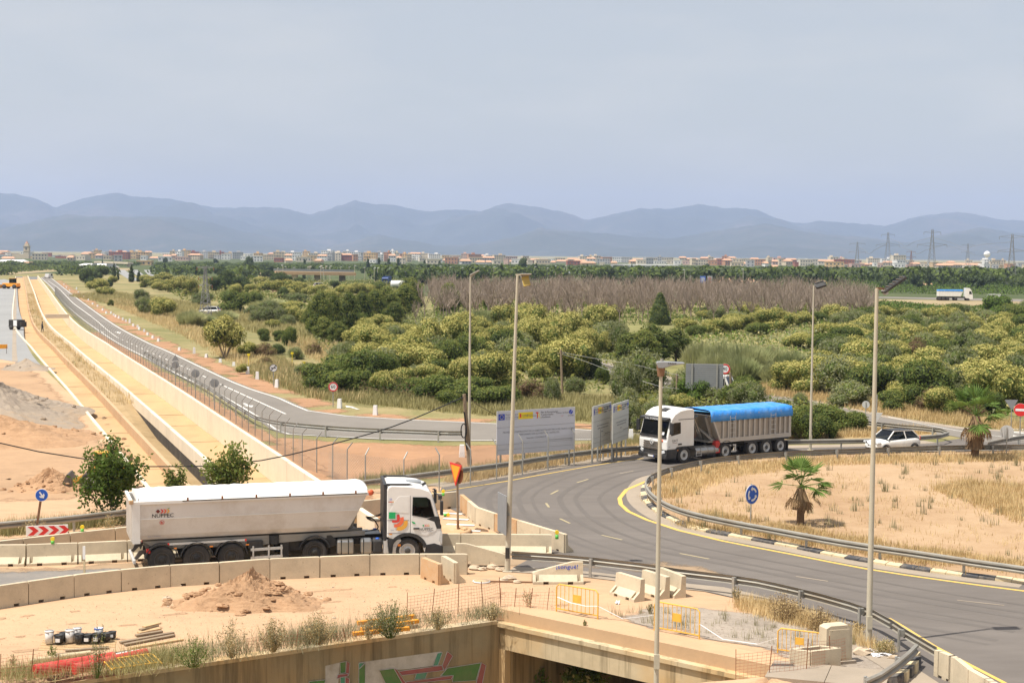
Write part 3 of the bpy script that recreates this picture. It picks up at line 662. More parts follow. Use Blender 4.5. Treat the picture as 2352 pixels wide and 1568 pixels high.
MB().add([A0 - NW * .34 + WD * 36 + Vector((0, 0, .03)), A0 - NW * .34 + WD * (_t + .2) + Vector((0, 0, .03)), HCOR + Vector((0, 0, .375)), A0 - NW * 1.0 + WD * 36 + Vector((0, 0, .375)), A0 + ND * .36 + TD * .1 + Vector((0, 0, .03)), A0 + ND * .36 + TD * .1 + Vector((0, 0, .375))], [(0, 1, 2, 3), (1, 4, 5, 2)]).build('bank_ground', M['sand'])['kind'] = 'structure'
R_ = Matrix(((TD.x, ND.x, 0), (TD.y, ND.y, 0), (0, 0, 1)))
MB().box(A0 + TD * 6.3 + ND * 7.3 + Vector((0, 0, -.45)), (12.6, 13.6, .5), R_).build('deck_slab', M['wall_concrete'], br, org)
for s_ in (.2, 12.4): MB().box(A0 + TD * s_ + ND * 7.2 + Vector((0, 0, -3.3)), (.4, 13.6, 4.9), R_).build('underpass_wall', M['wall_concrete'], br, org)
MB().box(A0 + TD * 6.3 + ND * 14.1 + Vector((0, 0, -3.3)), (12.6, .4, 4.9), R_).build('underpass_wall', M['wall_concrete'], br, org)  # added end wall, closes the passage so the underpass stays dark

# --- mountains
def ridge(name, px, dist, depth, seed, rows=26, foot=0.0):
 pts = [P(x, 700, 0) for x, _ in px]
 xs = np.linspace(px[0][0], px[-1][0], 420); ys = np.interp(xs, [a for a, _ in px], [b_ for _, b_ in px])
 r = np.random.default_rng(seed)
 ys = ys + np.convolve(r.normal(0, 1.0, len(xs)), [.25, .5, .25], 'same') * .8 + np.convolve(r.normal(0, 1, len(xs)), np.ones(9) / 9, 'same') * 3.2
 hx = np.zeros(len(xs)); hz = np.zeros(len(xs))
 for i, (x_, y_) in enumerate(zip(xs, ys)):
  d_ = _f * FPX + _R * (x_ - 1176) - _U * (y_ - 784); t_ = dist / d_.y; hx[i] = d_.x * t_; hz[i] = HC + d_.z * t_
 V_ = [];
 def fbm(a, b_, s):
  v_ = 0
  for o_ in range(5):
   f_ = 2 ** o_; v_ = v_ + np.sin(a * f_ * .0021 + s * 3.1 + o_ * 1.7 + 1.3 * np.sin(b_ * f_ * .0017 + o_)) * np.cos(b_ * f_ * .0025 + s + o_ * 2.3) / f_
  return v_
 for j in range(rows + 7):
  t_ = j / rows
  if t_ <= 1: sh = t_ ** 1.15; y_ = dist - depth * (1 - t_)
  else: sh = max(0, 1 - (t_ - 1) * 4); y_ = dist + depth * (t_ - 1) * 2
  n_ = fbm(hx, np.full_like(hx, y_), seed) * .26 * sin(math.pi * min(1, t_))
  z_ = hz * (sh + n_ * (1 if t_ < 1 else 0)); z_ = np.maximum(z_, -1)
  V_.append(np.c_[hx * (y_ / dist if t_ <= 1 else 1), np.full_like(hx, y_), z_ if j else np.full_like(hx, -1.0)])
 n = len(xs); R2 = len(V_); V_ = np.vstack(V_)
 i, j = np.meshgrid(np.arange(n - 1), np.arange(R2 - 1)); q = (j * n + i).ravel()
 F_ = np.c_[q, q + 1, q + n + 1, q + n]
 o_ = bpy.data.objects.new(name, np_mesh(name, V_, F_, M['mountain'], smooth=True)); link(o_); o_['kind'] = 'structure'
soil('mountain', [(.36, (.028, .038, .026)), (.5, (.045, .054, .036)), (.58, (.075, .072, .055)), (.68, (.13, .11, .085))], .0011, .004, .02, bump=.0)
ridge('mountains', [(-160, 440), (-80, 440), (0, 444), (40, 446), (85, 456), (125, 475), (160, 465), (215, 452), (270, 443), (310, 449), (380, 454), (440, 466), (490, 477), (560, 476), (640, 478), (710, 492), (760, 481), (815, 459), (850, 468), (905, 470), (980, 485), (1050, 481), (1110, 483), (1140, 474), (1170, 466), (1230, 474), (1300, 492), (1340, 506), (1400, 495), (1470, 475), (1540, 480), (1605, 468), (1660, 478), (1735, 481), (1790, 505), (1840, 514), (1880, 507), (1960, 515), (2030, 520), (2110, 497), (2200, 487), (2270, 500), (2352, 507), (2520, 515)], 15500, 3500, 3)
ridge('foothills', [(-160, 545), (-20, 530), (90, 505), (150, 492), (260, 497), (400, 498), (470, 508), (560, 530), (660, 552), (740, 571), (800, 556), (870, 540), (920, 549), (1000, 566), (1100, 558), (1180, 545), (1240, 523), (1330, 531), (1420, 540), (1530, 548), (1620, 535), (1700, 521), (1760, 514), (1830, 530), (1900, 540), (2000, 545), (2100, 556), (2160, 540), (2250, 524), (2352, 536), (2520, 540)], 11500, 2300, 8)

# --- air
hz_ = bpy.data.objects.new('haze', MB().box((0, 8450, 342), (17800, 17500, 700)).mesh('haze', [])); link(hz_); hz_['kind'] = 'stuff'
mt = bpy.data.materials.new('haze'); mt.use_nodes = True; nt = mt.node_tree; nt.nodes.clear(); ho = nt.nodes.new('ShaderNodeOutputMaterial')
pv = nt.nodes.new('ShaderNodeVolumePrincipled'); pv.inputs['Color'].default_value = (.49, .62, .97, 1); pv.inputs['Density'].default_value = 0.75e-4; pv.inputs['Anisotropy'].default_value = 0.0
nt.links.new(pv.outputs[0], ho.inputs['Volume']); hz_.data.materials.append(mt)
# ================================================================ street furniture
_O = 'first second third fourth fifth sixth seventh eighth ninth tenth eleventh twelfth thirteenth fourteenth fifteenth sixteenth seventeenth eighteenth nineteenth'.split()
_T = 'twent thirt fort fift sixt sevent eight ninet'.split()
def ord_(i):
 if i < 19: return _O[i]
 if i > 98: return 'hundredth' if i == 99 else 'hundred-and-' + ord_(i - 100)
 t, u = divmod(i + 1, 10)
 return _T[t - 2] + ('ieth' if u == 0 else 'y-' + _O[u - 1])

# --- W-beam guard rails: > beam, post (each)
def wprof(t=.012):
 a = [(0, -.155), (.075, -.12), (.085, -.06), (0, 0), (.085, .06), (.075, .12), (0, .155)]
 return a + [(o - t, h) for o, h in a[::-1]]
POST = MB().box((0, 0, .30), (.10, .06, .86)).mesh('post', M['galvanised'])
SPACER = MB().box((0, 0, .60), (.10, .12, .22)).mesh('spacer', M['galvanised'])
def guard_rail(label, px, side, gap=4.0, start=1.0, zc=.60, beams=1, group='steel guard rails along the carriageways', mt='rail_steel', world=None, posts=True, step=1.0):
 path = smooth(world or line(px, zc), step); org = Vector((path[0].x, path[0].y, 0))
 o = thing('guard_rail', label, 'guard rail', org, group=group)
 for k in range(beams):
  b = MB(); b.sweep(wprof(), [p - Vector((0, 0, .0)) for p in path], side=side)
  b.build('beam', M[mt], o, org)
 if posts:
  for p, u in walk(path, gap, start):
   r = Vector((u.y, -u.x, 0)) * side; a = math.atan2(u.y, u.x)
   q = put('post', POST, o, Vector((p.x, p.y, 0)) - r * .17 - org + Vector((0, 0, p.z - zc)), a)
   put('spacer', SPACER, o, Vector((p.x, p.y, 0)) - r * .07 - org + Vector((0, 0, p.z - zc)), a)
 return o
guard_rail('long weathered guard rail curving round the outside of the ring road behind the lorries', [(-60, 1212), (0, 1206), (145, 1193), (274, 1178), (550, 1144), (827, 1110), (1051, 1081), (1164, 1066), (1266, 1050), (1368, 1037), (1478, 1028), (1640, 1021), (1805, 1015), (1991, 1012), (2087, 1007), (2161, 1001), (2178, 996), (2161, 989), (2116, 984), (2078, 981), (2031, 976), (1985, 971)], 1, 4.0, .4)
guard_rail('guard rail looping round the dry island of the roundabout', [(2480, 1331), (2352, 1309), (2227, 1291), (2102, 1272), (1935, 1247.5), (1759, 1215.5), (1690, 1203), (1600, 1184), (1545, 1167), (1508, 1147), (1489, 1128), (1484, 1112), (1491, 1100), (1506, 1091), (1537, 1079), (1580, 1068), (1645, 1055.5), (1712, 1048.5), (1789, 1043), (1880, 1038.5), (1971, 1035), (2077, 1031), (2184, 1028), (2352, 1026), (2480, 1025)], -1, 3.6, 1.1, step=.7)
guard_rail('guard rail on the near edge of the roundabout, from lamp post to concrete barriers', [(1174, 1274), (1270, 1280), (1367, 1289), (1470, 1301), (1558, 1315), (1660, 1327), (1736, 1338), (1886, 1373), (2007, 1411), (2080, 1455), (2146, 1494)], -1, 3.0, 3.3)
guard_rail('shiny new guard rail on the bend of the service road behind the wire fence', [(330, 808), (400, 848), (463, 882), (508, 911), (560, 944), (592, 961), (654, 974), (797, 986), (920, 991), (1029, 995), (1062, 995)], -1, 4.0, 2.0, mt='galvanised')
guard_rail('short guard rail on the slip road between the bushes', [(1380, 836), (1405, 843), (1480, 860), (1545, 876), (1580, 886)], 1, 4, 1)
guard_rail('bent loose guard rail end lying beside the painted kerb', [(1985, 1572), (2020, 1556), (2055, 1532), (2085, 1507), (2104, 1488)], 1, 2.6, .4)
guard_rail('short guard rail at the picture edge below the no entry sign', [(2267, 1019), (2310, 1010), (2352, 1003), (2420, 994)], 1, 4, 1)

# --- concrete barriers
FULL = [(-.10, 0), (-.10, .8), (.08, .8), (.12, .33), (.25, .215), (.38, .10), (.38, 0)]
NOTCH = [(-.10, .10), (-.10, .8), (.08, .8), (.12, .33), (.25, .215), (.37, .12), (.37, .10)]
POCK = [(-.10, 0), (-.10, .8), (.08, .8), (.12, .33), (.14, .10), (.38, .10), (.38, 0)]
def barrier_mesh(Ln, h0=1.0, h1=1.0, m='barrier_concrete', key=True, seed=0):
 st = [(0, FULL), (.12, FULL), (.12, POCK), (.24, POCK), (.24, FULL), (.21 * Ln, FULL), (.21 * Ln, NOTCH), (.21 * Ln + .2, NOTCH), (.21 * Ln + .2, FULL),
   (.74 * Ln - .1, FULL), (.74 * Ln - .1, NOTCH), (.74 * Ln + .1, NOTCH), (.74 * Ln + .1, FULL), (Ln - .24, FULL), (Ln - .24, POCK), (Ln - .12, POCK), (Ln - .12, FULL), (Ln, FULL)]
 r = random.Random(seed); b = MB(); v = []; n = 7
 for i, (x, pr) in enumerate(st):
  t = x / Ln; hs = 1.0 if h0 == h1 else (h0 if t < .22 else h0 + (h1 - h0) * (t - .22) / .78)
  e = .012 * r.random() if i in (0, len(st) - 1) else 0
  for y, z in pr: v.append((x + (.012 if i == 0 else -.012 if i == len(st) - 1 else 0), y, (.33 + (z - .33) * (hs * .8 - .33) / .47 if z > .33 else z) - (e if z > .7 else 0)))
 b.add(v, [(i * n + j, (i + 1) * n + j, (i + 1) * n + (j + 1) % n, i * n + (j + 1) % n) for i in range(len(st) - 1) for j in range(n)])
 b.add(v, [tuple(range(n)), tuple(range((len(st) - 1) * n, len(st) * n))[::-1]])
 if key: b.box((Ln + .0, .0, .4 * h1), (.05, .06, .74 * h1))
 return b.mesh('concrete_barrier', M[m])
BARS = {}
def barrier(a, b, label, flat_to_cam=True, group=None, m='barrier_concrete', h0=1.0, h1=1.0, z=0.0, tilt=0.0):
 a, b = Vector(a), Vector(b)
 Ln = round((b - a).length, 2); u = (b - a).normalized()
 key = (Ln, h0, h1, m)
 if key not in BARS: BARS[key] = barrier_mesh(Ln, h0, h1, m, seed=len(BARS))
 # local +y is the sloped face
 r = Vector((u.y, -u.x, 0))                          # right of travel
 toward = (Vector((0, 0, 0)) - (a + b) / 2).dot(r) > 0     # camera lies on the right?
 o = bpy.data.objects.new('concrete_barrier', BARS[key]); link(o)
 sloped_right = (toward and not flat_to_cam) or (not toward and flat_to_cam)
 if sloped_right: o.location = b; o.rotation_euler = (0, 0, math.atan2(-u.y, -u.x));
 else: o.location = a; o.rotation_euler = (0, 0, math.atan2(u.y, u.x))
 o.location.z = z; o.rotation_euler[1] = tilt
 return tag(o, label, 'barrier', group)
def row(px, base, group, flat, n=None, mats=(), names=None, z=0.0):
 pts = line(px); tot = sum((q - p).length for p, q in zip(pts, pts[1:])); n = n or round(tot / 1.98); st = tot / n
 res = [p for p, u in walk(pts, st * .99999)][:n + 1]
 if len(res) < n + 1: res.append(pts[-1])
 for i, (p, q) in enumerate(zip(res, res[1:])):
  barrier(p + (q - p) * .004, q - (q - p) * .004, base.format(ord_(i)), flat, group, m=mats[i] if i < len(mats) and mats[i] else 'barrier_concrete', z=z + .0)
def row_seams(px, labels, group, flat, z=0.0):
 pts = line(px)
 for i, (p, q) in enumerate(zip(pts, pts[1:])):
  barrier(p + (q - p) * .004, q - (q - p) * .004, labels.format(ord_(i)), flat, group, z=z)
row_seams([(-45, 1403), (63, 1386), (168, 1370), (277, 1357), (390, 1346), (503, 1339), (619, 1330), (734, 1325), (849, 1320), (963, 1318), (1073, 1318)],
   'concrete barrier in the row before the white lorry, {} from the left', 'concrete barriers between the sandy yard and the lorry road', True)
row_seams([(-60, 1297), (61, 1296), (179, 1291.5), (292, 1286), (405, 1281), (520, 1277), (632, 1274), (745, 1272), (850, 1270.5)],
   'concrete barrier at the far roadside behind the white lorry, {} from the left', 'concrete barriers along the far side of the lorry road', False, .0)
row_seams([(955, 1270), (1058, 1269), (1268, 1271)], 'pale barrier between the lorry cab and the tall lamp post, {} of two', 'concrete barriers at the mouth of the lorry road', False)
row([(-60, 1294), (234, 1259), (809, 1191), (841, 1187), (886, 1182), (1050, 1165)], 'brown tinged barrier in the back row under the guard rail, {} from the left', 'concrete barriers below the guard rail', True)
row([(1060, 1172), (1096, 1204), (1123, 1214), (1159, 1226), (1200, 1238), (1300, 1270)], 'barrier in the slanting row beside the orange warning triangle, {} from the back', 'concrete barriers curving along the roundabout entry', True, 6, ['barrier_stained', None, None, 'barrier_stained'])
row_seams([(2150, 1551), (2196, 1571), (2230, 1600), (2277, 1628), (2330, 1668)], 'clean barrier at the corner after the guard rail end, {} in line', 'concrete barriers on the near road edge', True)
barrier(P(971, 1326), P(1010, 1335.5) + Vector((.05, -.55, 0)), 'loose sandy barrier standing before the row, the front one of a pair', True, 'loose concrete barriers in the yard', 'barrier_stained')
barrier(P(1018, 1322), P(1046, 1333) + Vector((.05, -.5, 0)), 'loose pale barrier standing before the row, the rear one of a pair', True, 'loose concrete barriers in the yard')
for i, (a_, b_, t_) in enumerate((((1418, 1362), (1466, 1377), 'loose barrier by the near guard rail, front one of three set askew'), ((1478, 1356), (1524, 1371), 'loose barrier by the near guard rail, middle one of three set askew'), ((1515, 1350), (1562, 1369), 'loose barrier by the near guard rail, rear one of three set askew'))):
 barrier(P(*a_), P(*b_) + (P(*b_) - P(*a_)).normalized() * .25, t_, False, 'loose concrete barriers in the yard')
barrier(P(1046, 1302), P(1160, 1304), 'ramp ended barrier propped on broken stones beside the tall lamp post', True, 'ramp ended barriers', h1=.5, z=.16)
bw = barrier(P(1222, 1337), P(1339, 1337), 'ramp ended barrier with small blue lettering by the near guard rail', False, 'ramp ended barriers', h1=.5)
tx = text('lettering', '\u00a1songu\u00e9!', .22, M['print_blue'], bw, (0, 0, 0), (0, 0, 0), sx=1.15)
_sg = 1 if bw.rotation_euler[2] > 1 or bw.rotation_euler[2] < -1 else -1
tx.location = (.62, .103, .62); tx.rotation_euler = (rad(83), 0, math.pi)
# rubble under the propped barrier
def rock(name, label, p, r, seed, mt='stone', group='stones in the yard', cat='stone', parent=None):
 g = random.Random(seed); b = MB(); n, k = 7, 5; v = []
 for i in range(k):
  t = math.pi * i / (k - 1)
  for j in range(n):
   f = 2 * math.pi * j / n + i * .3; q = r * (.75 + .5 * g.random()); v.append((q * sin(t) * cos(f) * 1.2, q * sin(t) * sin(f), max(-.05 * r, q * cos(t) * .6 + r * .3)))
 b.add(v, [(i * n + j, i * n + (j + 1) % n, (i + 1) * n + (j + 1) % n, (i + 1) * n + j) for i in range(k - 1) for j in range(n)][::1])
 me = b.mesh(name, M[mt])
 if parent is not None: return put(name, me, parent, p)
 o = put(name, me, None, p); return tag(o, label, cat, group)
for i, (x, y, r) in enumerate(((1092, 1307, .20), (1110, 1309, .16), (1132, 1306, .22), (1150, 1310, .17))): rock('stone', f'broken stone propping the ramp ended barrier, {ord_(i)} from the left', P(x, y), r, i)

# --- roundabout kerb of painted stones
kerb = thing('painted_kerb', 'kerb of cream and black painted stones round the roundabout island', 'kerb', ISL[0], group=None)
kst = MB(); kst.add([(-.25, -.15, -.1), (.25, -.15, -.1), (.25, .15, -.1), (-.25, .15, -.1), (-.25, -.15, .10), (.25, -.15, .10), (.25, .15, .16), (-.25, .15, .16)], [(0, 3, 2, 1), (4, 5, 6, 7), (0, 1, 5, 4), (1, 2, 6, 5), (2, 3, 7, 6), (3, 0, 4, 7)])
KC = kst.mesh('kerb_stone', M['kerb_cream']); KB = kst.mesh('kerb_stone', M['kerb_black'])
rk = random.Random(3)
for i, (p, u) in enumerate(walk(ISL, .63)):
 put('kerb_stone', KB if (i // 2) % 2 else KC, kerb, Vector((p.x, p.y, 0)) - ISL[0] + Vector((0, 0, rk.uniform(-.01, .012))), math.atan2(u.y, u.x) + math.pi + rk.uniform(-.03, .03), (1.22, 1.05, 1))
k2 = thing('painted_kerb', 'broken end of a cream and black kerb beside the bent guard rail', 'kerb', P(2080, 1560))
for i, (x, y) in enumerate(((2096, 1522), (2098, 1532), (2092, 1543), (2082, 1553), (2070, 1563), (2058, 1572))):
 a_ = P(x, y); u = P(2060, 1571) - P(2098, 1527); put('kerb_stone', KB if i % 2 else KC, k2, a_ - P(2080, 1560) + Vector((0, 0, .12)), math.atan2(u.y, u.x), (.75, 1.3, 1.4))

# --- lamp posts: > pole, arm, lamp_head, access_door
def lamp_post(label, base, top_px, style, r0=.17, r1=.085, lean=None, group='street lamps round the roundabout', base_z=0.0):
 b0 = Vector(base); h = up_at(b0, top_px[1]); tip = lean or (lambda: Vector((0, 0, h)))()
 o = thing('street_lamp', label, 'street lamp', b0, group=group)
 b = MB(); b.cone((0, 0, base_z), tip, r0, r1, 12); b.box((0, 0, base_z + .02), (.36, .36, .04)); b.build('pole', M['pole_paint'], o)
 MB().box((-.0, -r0 * .86, .75), (.16, .06, .42)).build('access_door', M['chassis_black'] if style == 'flood' else M['pole_paint'], o)
 T = Vector(tip)
 if style == 'flood':          # square floodlight seen from behind, tilted down
  MB().bar(T + Vector((-.08, 0, .02)), T + Vector((.52, 0, .04)), .06).build('arm', M['pole_paint'], o)
  R3 = Matrix.Rotation(rad(70), 3, 'X') @ Matrix.Rotation(rad(14), 3, 'Z')
  b = MB(); b.box(T + Vector((.33, .10, -.20)), (.34, .46, .16), R3); b.box(T + Vector((.33, .02, .05)), (.44, .30, .05)); b.build('lamp_head', M['chassis_grey'], o, bevel=.03)
  MB().box(T + Vector((.33, .02, -.22)), (.28, .38, .03), R3).build('lens', M['lamp_amber_glass'], o)
 elif style == 'tilt':
  MB().bar(T, T + Vector((.34, .1, -.03)), .07).build('arm', M['brown_steel'], o)
  R3 = Matrix.Rotation(rad(-36), 3, 'Y')
  b = MB(); b.box(T + Vector((.56, .1, .12)), (.85, .42, .10), R3); b.build('lamp_head', M['black_plastic'], o, bevel=.03)
  b = MB()
  for k in range(6): b.box(T + Vector((.56, .1, .12)) + R3 @ Vector((-.33 + k * .13, 0, .065)), (.03, .38, .04), R3)
  b.build('cooling_fins', M['dark_steel'], o)
  MB().box(T + Vector((.28, .1, -.12)), (.10, .36, .16), R3).build('bracket', M['galvanised'], o)
 elif style == 'dark':
  MB().bar(T, T + Vector((.15, 0, .03)), .06).build('arm', M['galvanised'], o)
  b = MB(); R3 = Matrix.Rotation(rad(-18), 3, 'Y') @ Matrix.Rotation(rad(30), 3, 'X'); c_ = T + Vector((.42, 0, .06))
  for dx, dy, sx, sy in ((-.3, 0, .06, .5), (.3, 0, .06, .5), (0, -.25, .6, .06), (0, .25, .6, .06)): b.box(c_ + R3 @ Vector((dx, dy, 0)), (sx, sy, .14), R3)
  b.box(c_, (.55, .45, .03), R3); b.build('lamp_head', M['black_plastic'], o)
 elif style == 'up':
  R3 = Matrix.Rotation(rad(-28), 3, 'Y')
  MB().bar(T - Vector((0, 0, .05)), T + Vector((.22, 0, .12)), .08).build('arm', M['pole_paint'], o)
  b = MB(); b.box(T + Vector((.24, 0, .18)), (.62, .30, .10), R3); b.build('lamp_head', M['chassis_grey'], o, bevel=.03)
 elif style == 'back':         # near lamp: long flat head reaching to the right, on a brown collar
  MB().cone(T - Vector((0, 0, .32)), T - Vector((0, 0, .02)), .10, .13, 10).build('collar', M['brown_steel'], o)
  b = MB(); poly = [(-.13, 0), (-.09, -.13), (.04, -.14), (.3, -.06), (.66, -.01), (.66, .03), (.06, .06), (-.12, .05)]
  b.prism(poly, -.14, .14, lambda a_, c_, h_: T + Vector((a_, h_, c_ + .05))); b.build('lamp_head', M['grey_sign_back'], o, bevel=.02)
  b = MB()
  for k in range(5): b.box(T + Vector((.20 + k * .05, -.143, .06)), (.02, .015, .04), Matrix.Rotation(.5, 3, 'Y'))
  b.build('cooling_fins', M['black_plastic'], o)
  MB().cone(T + Vector((.02, 0, .10)), T + Vector((.02, 0, .17)), .045, .04, 8).build('light_sensor', M['chassis_grey'], o)
 return o
pA = P(1165, 1312); tA = Vector((.29, 0, up_at(pA, 632)))
lamp_post('tall leaning lamp post with a square floodlight, beside the propped barrier', pA, (1190, 632), 'flood', .115, .05, tA)
lamp_post('lamp post with a black tilted head on a brown arm, near the white litter', P(1995, 1481), (2003, 662), 'tilt', .10, .055)
lamp_post('lamp post behind the ring guard rail next to the old wooden pole', P(1077, 1075), (1085, 634), 'up', .10, .045)
lamp_post('slender lamp post with an open black frame head by the bush behind the ring road', P(1861, 1034), (1867, 656), 'dark', .09, .042)
lp = P(1507, 1576); lamp_post('lamp post rising in front of the bridge edge with a flat grey head', lp, (1515, 838), 'back', .09, .05, base_z=-6.0)
sgn = thing('sign_plate', 'grey plate strapped edge on to the leaning lamp post', 'sign', pA + Vector((-.22, .1, 0)), rz=rad(-72))
MB().box((0, 0, up_at(pA, 1180)), (1.1, .03, 1.55)).build('plate', M['grey_sign_back'], sgn, bevel=.01); MB().bar((.2, .03, up_at(pA, 1180)), (.35, .2, up_at(pA, 1180)), .06).build('bracket', M['galvanised'], sgn)

# --- traffic signs: > pole, plate, face pieces
def disc(b, c, r, t=.02, n=28, m=0, face='y'):
 c = Vector(c); return b.cone(c + Vector((0, t / 2, 0)), c - Vector((0, t / 2, 0)), r, r, n, True, m, False)
def ring_(b, c, r0, r1, t=.01, n=28, m=0):
 c = Vector(c); v = []
 for r in (r0, r1):
  for y in (-t, 0):
   for i in range(n): a = 2 * math.pi * i / n; v.append(c + Vector((r * cos(a), y, r * sin(a))))
 f = []
 for i in range(n):
  j = (i + 1) % n; f += [(i, 2 * n + i, 2 * n + j, j), (i, j, n + j, n + i), (2 * n + i, 3 * n + i, 3 * n + j, 2 * n + j)]
 return b.add(v, f, m)
def flat_poly(b, pts, y, t=.004, m=0): return b.prism(pts, y, y - t, lambda a, c, h: Vector((a, h, c)), m)
def sign_post(label, px, top_z, yaw=0.0, pole='galvanised', r=.035, name='road_sign', cat='road sign', group=None, z=0.0):
 p = P(*px, z); o = thing(name, label, cat, p, yaw, group); b = MB(); b.cone((0, .05, -.1), (0, .05, top_z), r, r, 8); b.build('pole', M[pole], o); return o, p
def yaw_cam(p, extra=0.0): return math.atan2(p.y, p.x) - HP + extra      # -y faces the camera
def round_sign(label, px, cy, dpx, face, back=False, top=None, group=None, pole='galvanised', yaw=0.0, tri=None):
 p = P(*px); zc = up_at(p, cy); r = dpx / 2 / pxm(p)
 o, p = sign_post(label, px, zc + r * .7, yaw_cam(p, yaw), pole, group=group)
 b = MB(); disc(b, (0, 0 if not back else .10, zc), r, .02); b.build('plate', M['sign_white'] if not back else M['grey_sign_back' if back != 'pale' else 'pale_sign_back'], o)
 if face: face(o, zc, r)
 return o
def f60(o, zc, r):
 b = MB(); ring_(b, (0, -.011, zc), r * .74, r * .98); b.build('red_ring', M['sign_red'], o)
 text('number', '60', r * .95, M['print_black'], o, (0, -.016, zc), (HP, 0, 0), ext=.003)
round_sign('round speed limit 60 sign with red ring beside the service road', (765, 935), 888, 22, f60)
def fend(o, zc, r):
 b = MB(); ring_(b, (0, -.011, zc), r * .90, r); b.build('border', M['print_black'], o)
 b = MB(); R3 = Matrix.Rotation(rad(-45), 3, 'Y'); b.box((0, -.014, zc), (r * 1.8, .004, r * .28), R3); b.build('slash', M['print_grey'], o)
 b = MB()
 for s in (-1, 1): b.box((s * r * .38, -.02, zc), (r * .5, .004, r * .14)); b.box((s * r * .38, -.02, zc + r * .1), (r * .3, .004, r * .14))
 b.build('car_symbols', M['print_black'], o)
round_sign('white end of no overtaking sign beside a white marker block', (628, 888), 845, 18, fend)
def fne(o, zc, r):
 b = MB(); disc(b, (0, -.016, zc), r * .98, .012); b.build('red_disc', M['sign_red'], o)
 MB().box((0, -.025, zc), (r * 1.5, .008, r * .36)).build('white_bar', M['sign_white'], o)
round_sign('red no entry sign at the right hand exit', (2342, 1022), 941, 30, fne)
def ftri(r_):
 def f(o, zc, r):
  b = MB(); h = r_; b.prism([(-h * .9, -h * .5), (h * .9, -h * .5), (0, h)], 0, .02, lambda a, c, y: Vector((a, .10 + y, zc + r * 1.0 + h * .62 + c))); b.build('warning_triangle', M['grey_sign_back'], o)
 return f
for lb, px, cy, d, tri in (('grey back of a round sign below a triangular one, on the wire fence side', (403, 893), 838, 17, 1), ('grey back of a round sign standing alone, between two others along the fence', (449, 916), 858, 19, 0), ('grey back of the round sign nearest the lorry along the wire fence', (493, 942), 880, 20, 0)):
 o = round_sign(lb, px, cy, d, ftri(d / 2 / pxm(P(*px)) * 1.1) if tri else None, True, group='road signs seen from behind along the fence')
round_sign('pale back of a round sign beside the guard rail loop', (1988, 965), 929, 17, None, 'pale')
round_sign('pale back of a round sign standing on the island by the bushy palm', (2311, 1050), 992, 31, None, 'pale')
p = P(2012, 1004); o, p = sign_post('pale back of an upside down triangular yield sign behind the white car', (2012, 1002), 2.9, yaw_cam(p), r=.05)
zc = up_at(p, 958); b = MB(); b.prism([(-.42, .32), (.42, .32), (0, -.42)], .0, .02, lambda a, c, y: Vector((a, y, zc + c))); b.build('plate', M['pale_sign_back'], o, bevel=.01)
p = P(2335, 1021); o, p = sign_post('dark back of a yield sign half hidden behind the no entry sign', (2322, 1015), 2.4, 0, r=.03)
zc = up_at(p, 928); b = MB(); b.prism([(-.5, .3), (.4, .3), (0, -.42)], .0, .02, lambda a, c, y: Vector((a, y, zc + c))); b.build('plate', M['grey_sign_back'], o)
# keep right arrow on a wooden post, chevron board
p = P(79, 1248, 0); zc = up_at(p, 1137); r = 14.5 / pxm(p)
o = thing('road_sign', 'blue round sign with white arrow on a leaning brown post', 'road sign', p, yaw_cam(p))
b = MB(); b.bar((0, .05, 0), (.30, .05, zc), .10); b.build('post', M['brown_steel'], o)
b = MB(); disc(b, (.31, -.02, zc), r, .02); b.build('plate', M['sign_white'], o)
b = MB(); disc(b, (.31, -.033, zc), r * .92, .01); b.build('blue_disc', M['sign_blue'], o)
b = MB(); R3 = Matrix.Rotation(rad(-32), 3, 'Y')
pts = [(-.12, .66), (.12, .66), (.12, -.08), (.42, .12), (.42, -.22), (0, -.62), (-.42, -.22), (-.42, .12), (-.12, -.08)]
b.prism([(a * r * .95, c * r * .95) for a, c in pts], -.040, -.046, lambda a, c, y: Vector((.31, y, zc)) + R3 @ Vector((a, 0, c))); b.build('arrow', M['sign_white'], o)
p = P(117, 1248); s = pxm(p); zc = up_at(p, 1217); w, h = 92 / s, 24 / s
o = thing('chevron_board', 'white board with four red chevrons on brown posts by the lorry road', 'road sign', p, yaw_cam(p))
b = MB(); b.box((-.15, 0, zc), (w, .03, h)); b.build('board', M['sign_white'], o, bevel=.01)
for k in range(4):
 x0 = -.15 - w / 2 + .06 + k * w * .245; q = w * .135
 b = MB(); flat_poly(b, [(x0, zc + h * .42), (x0 + q, zc + h * .42), (x0 + q + h * .5, zc), (x0 + q, zc - h * .42), (x0, zc - h * .42), (x0 + h * .5, zc)], -.018); b.build('chevron', M['sign_red'], o)
for x in (-.75, .75): MB().bar((x - .1, .05, -.1), (x - .05, .05, zc - .1), .09).build('post', M['brown_steel'], o)
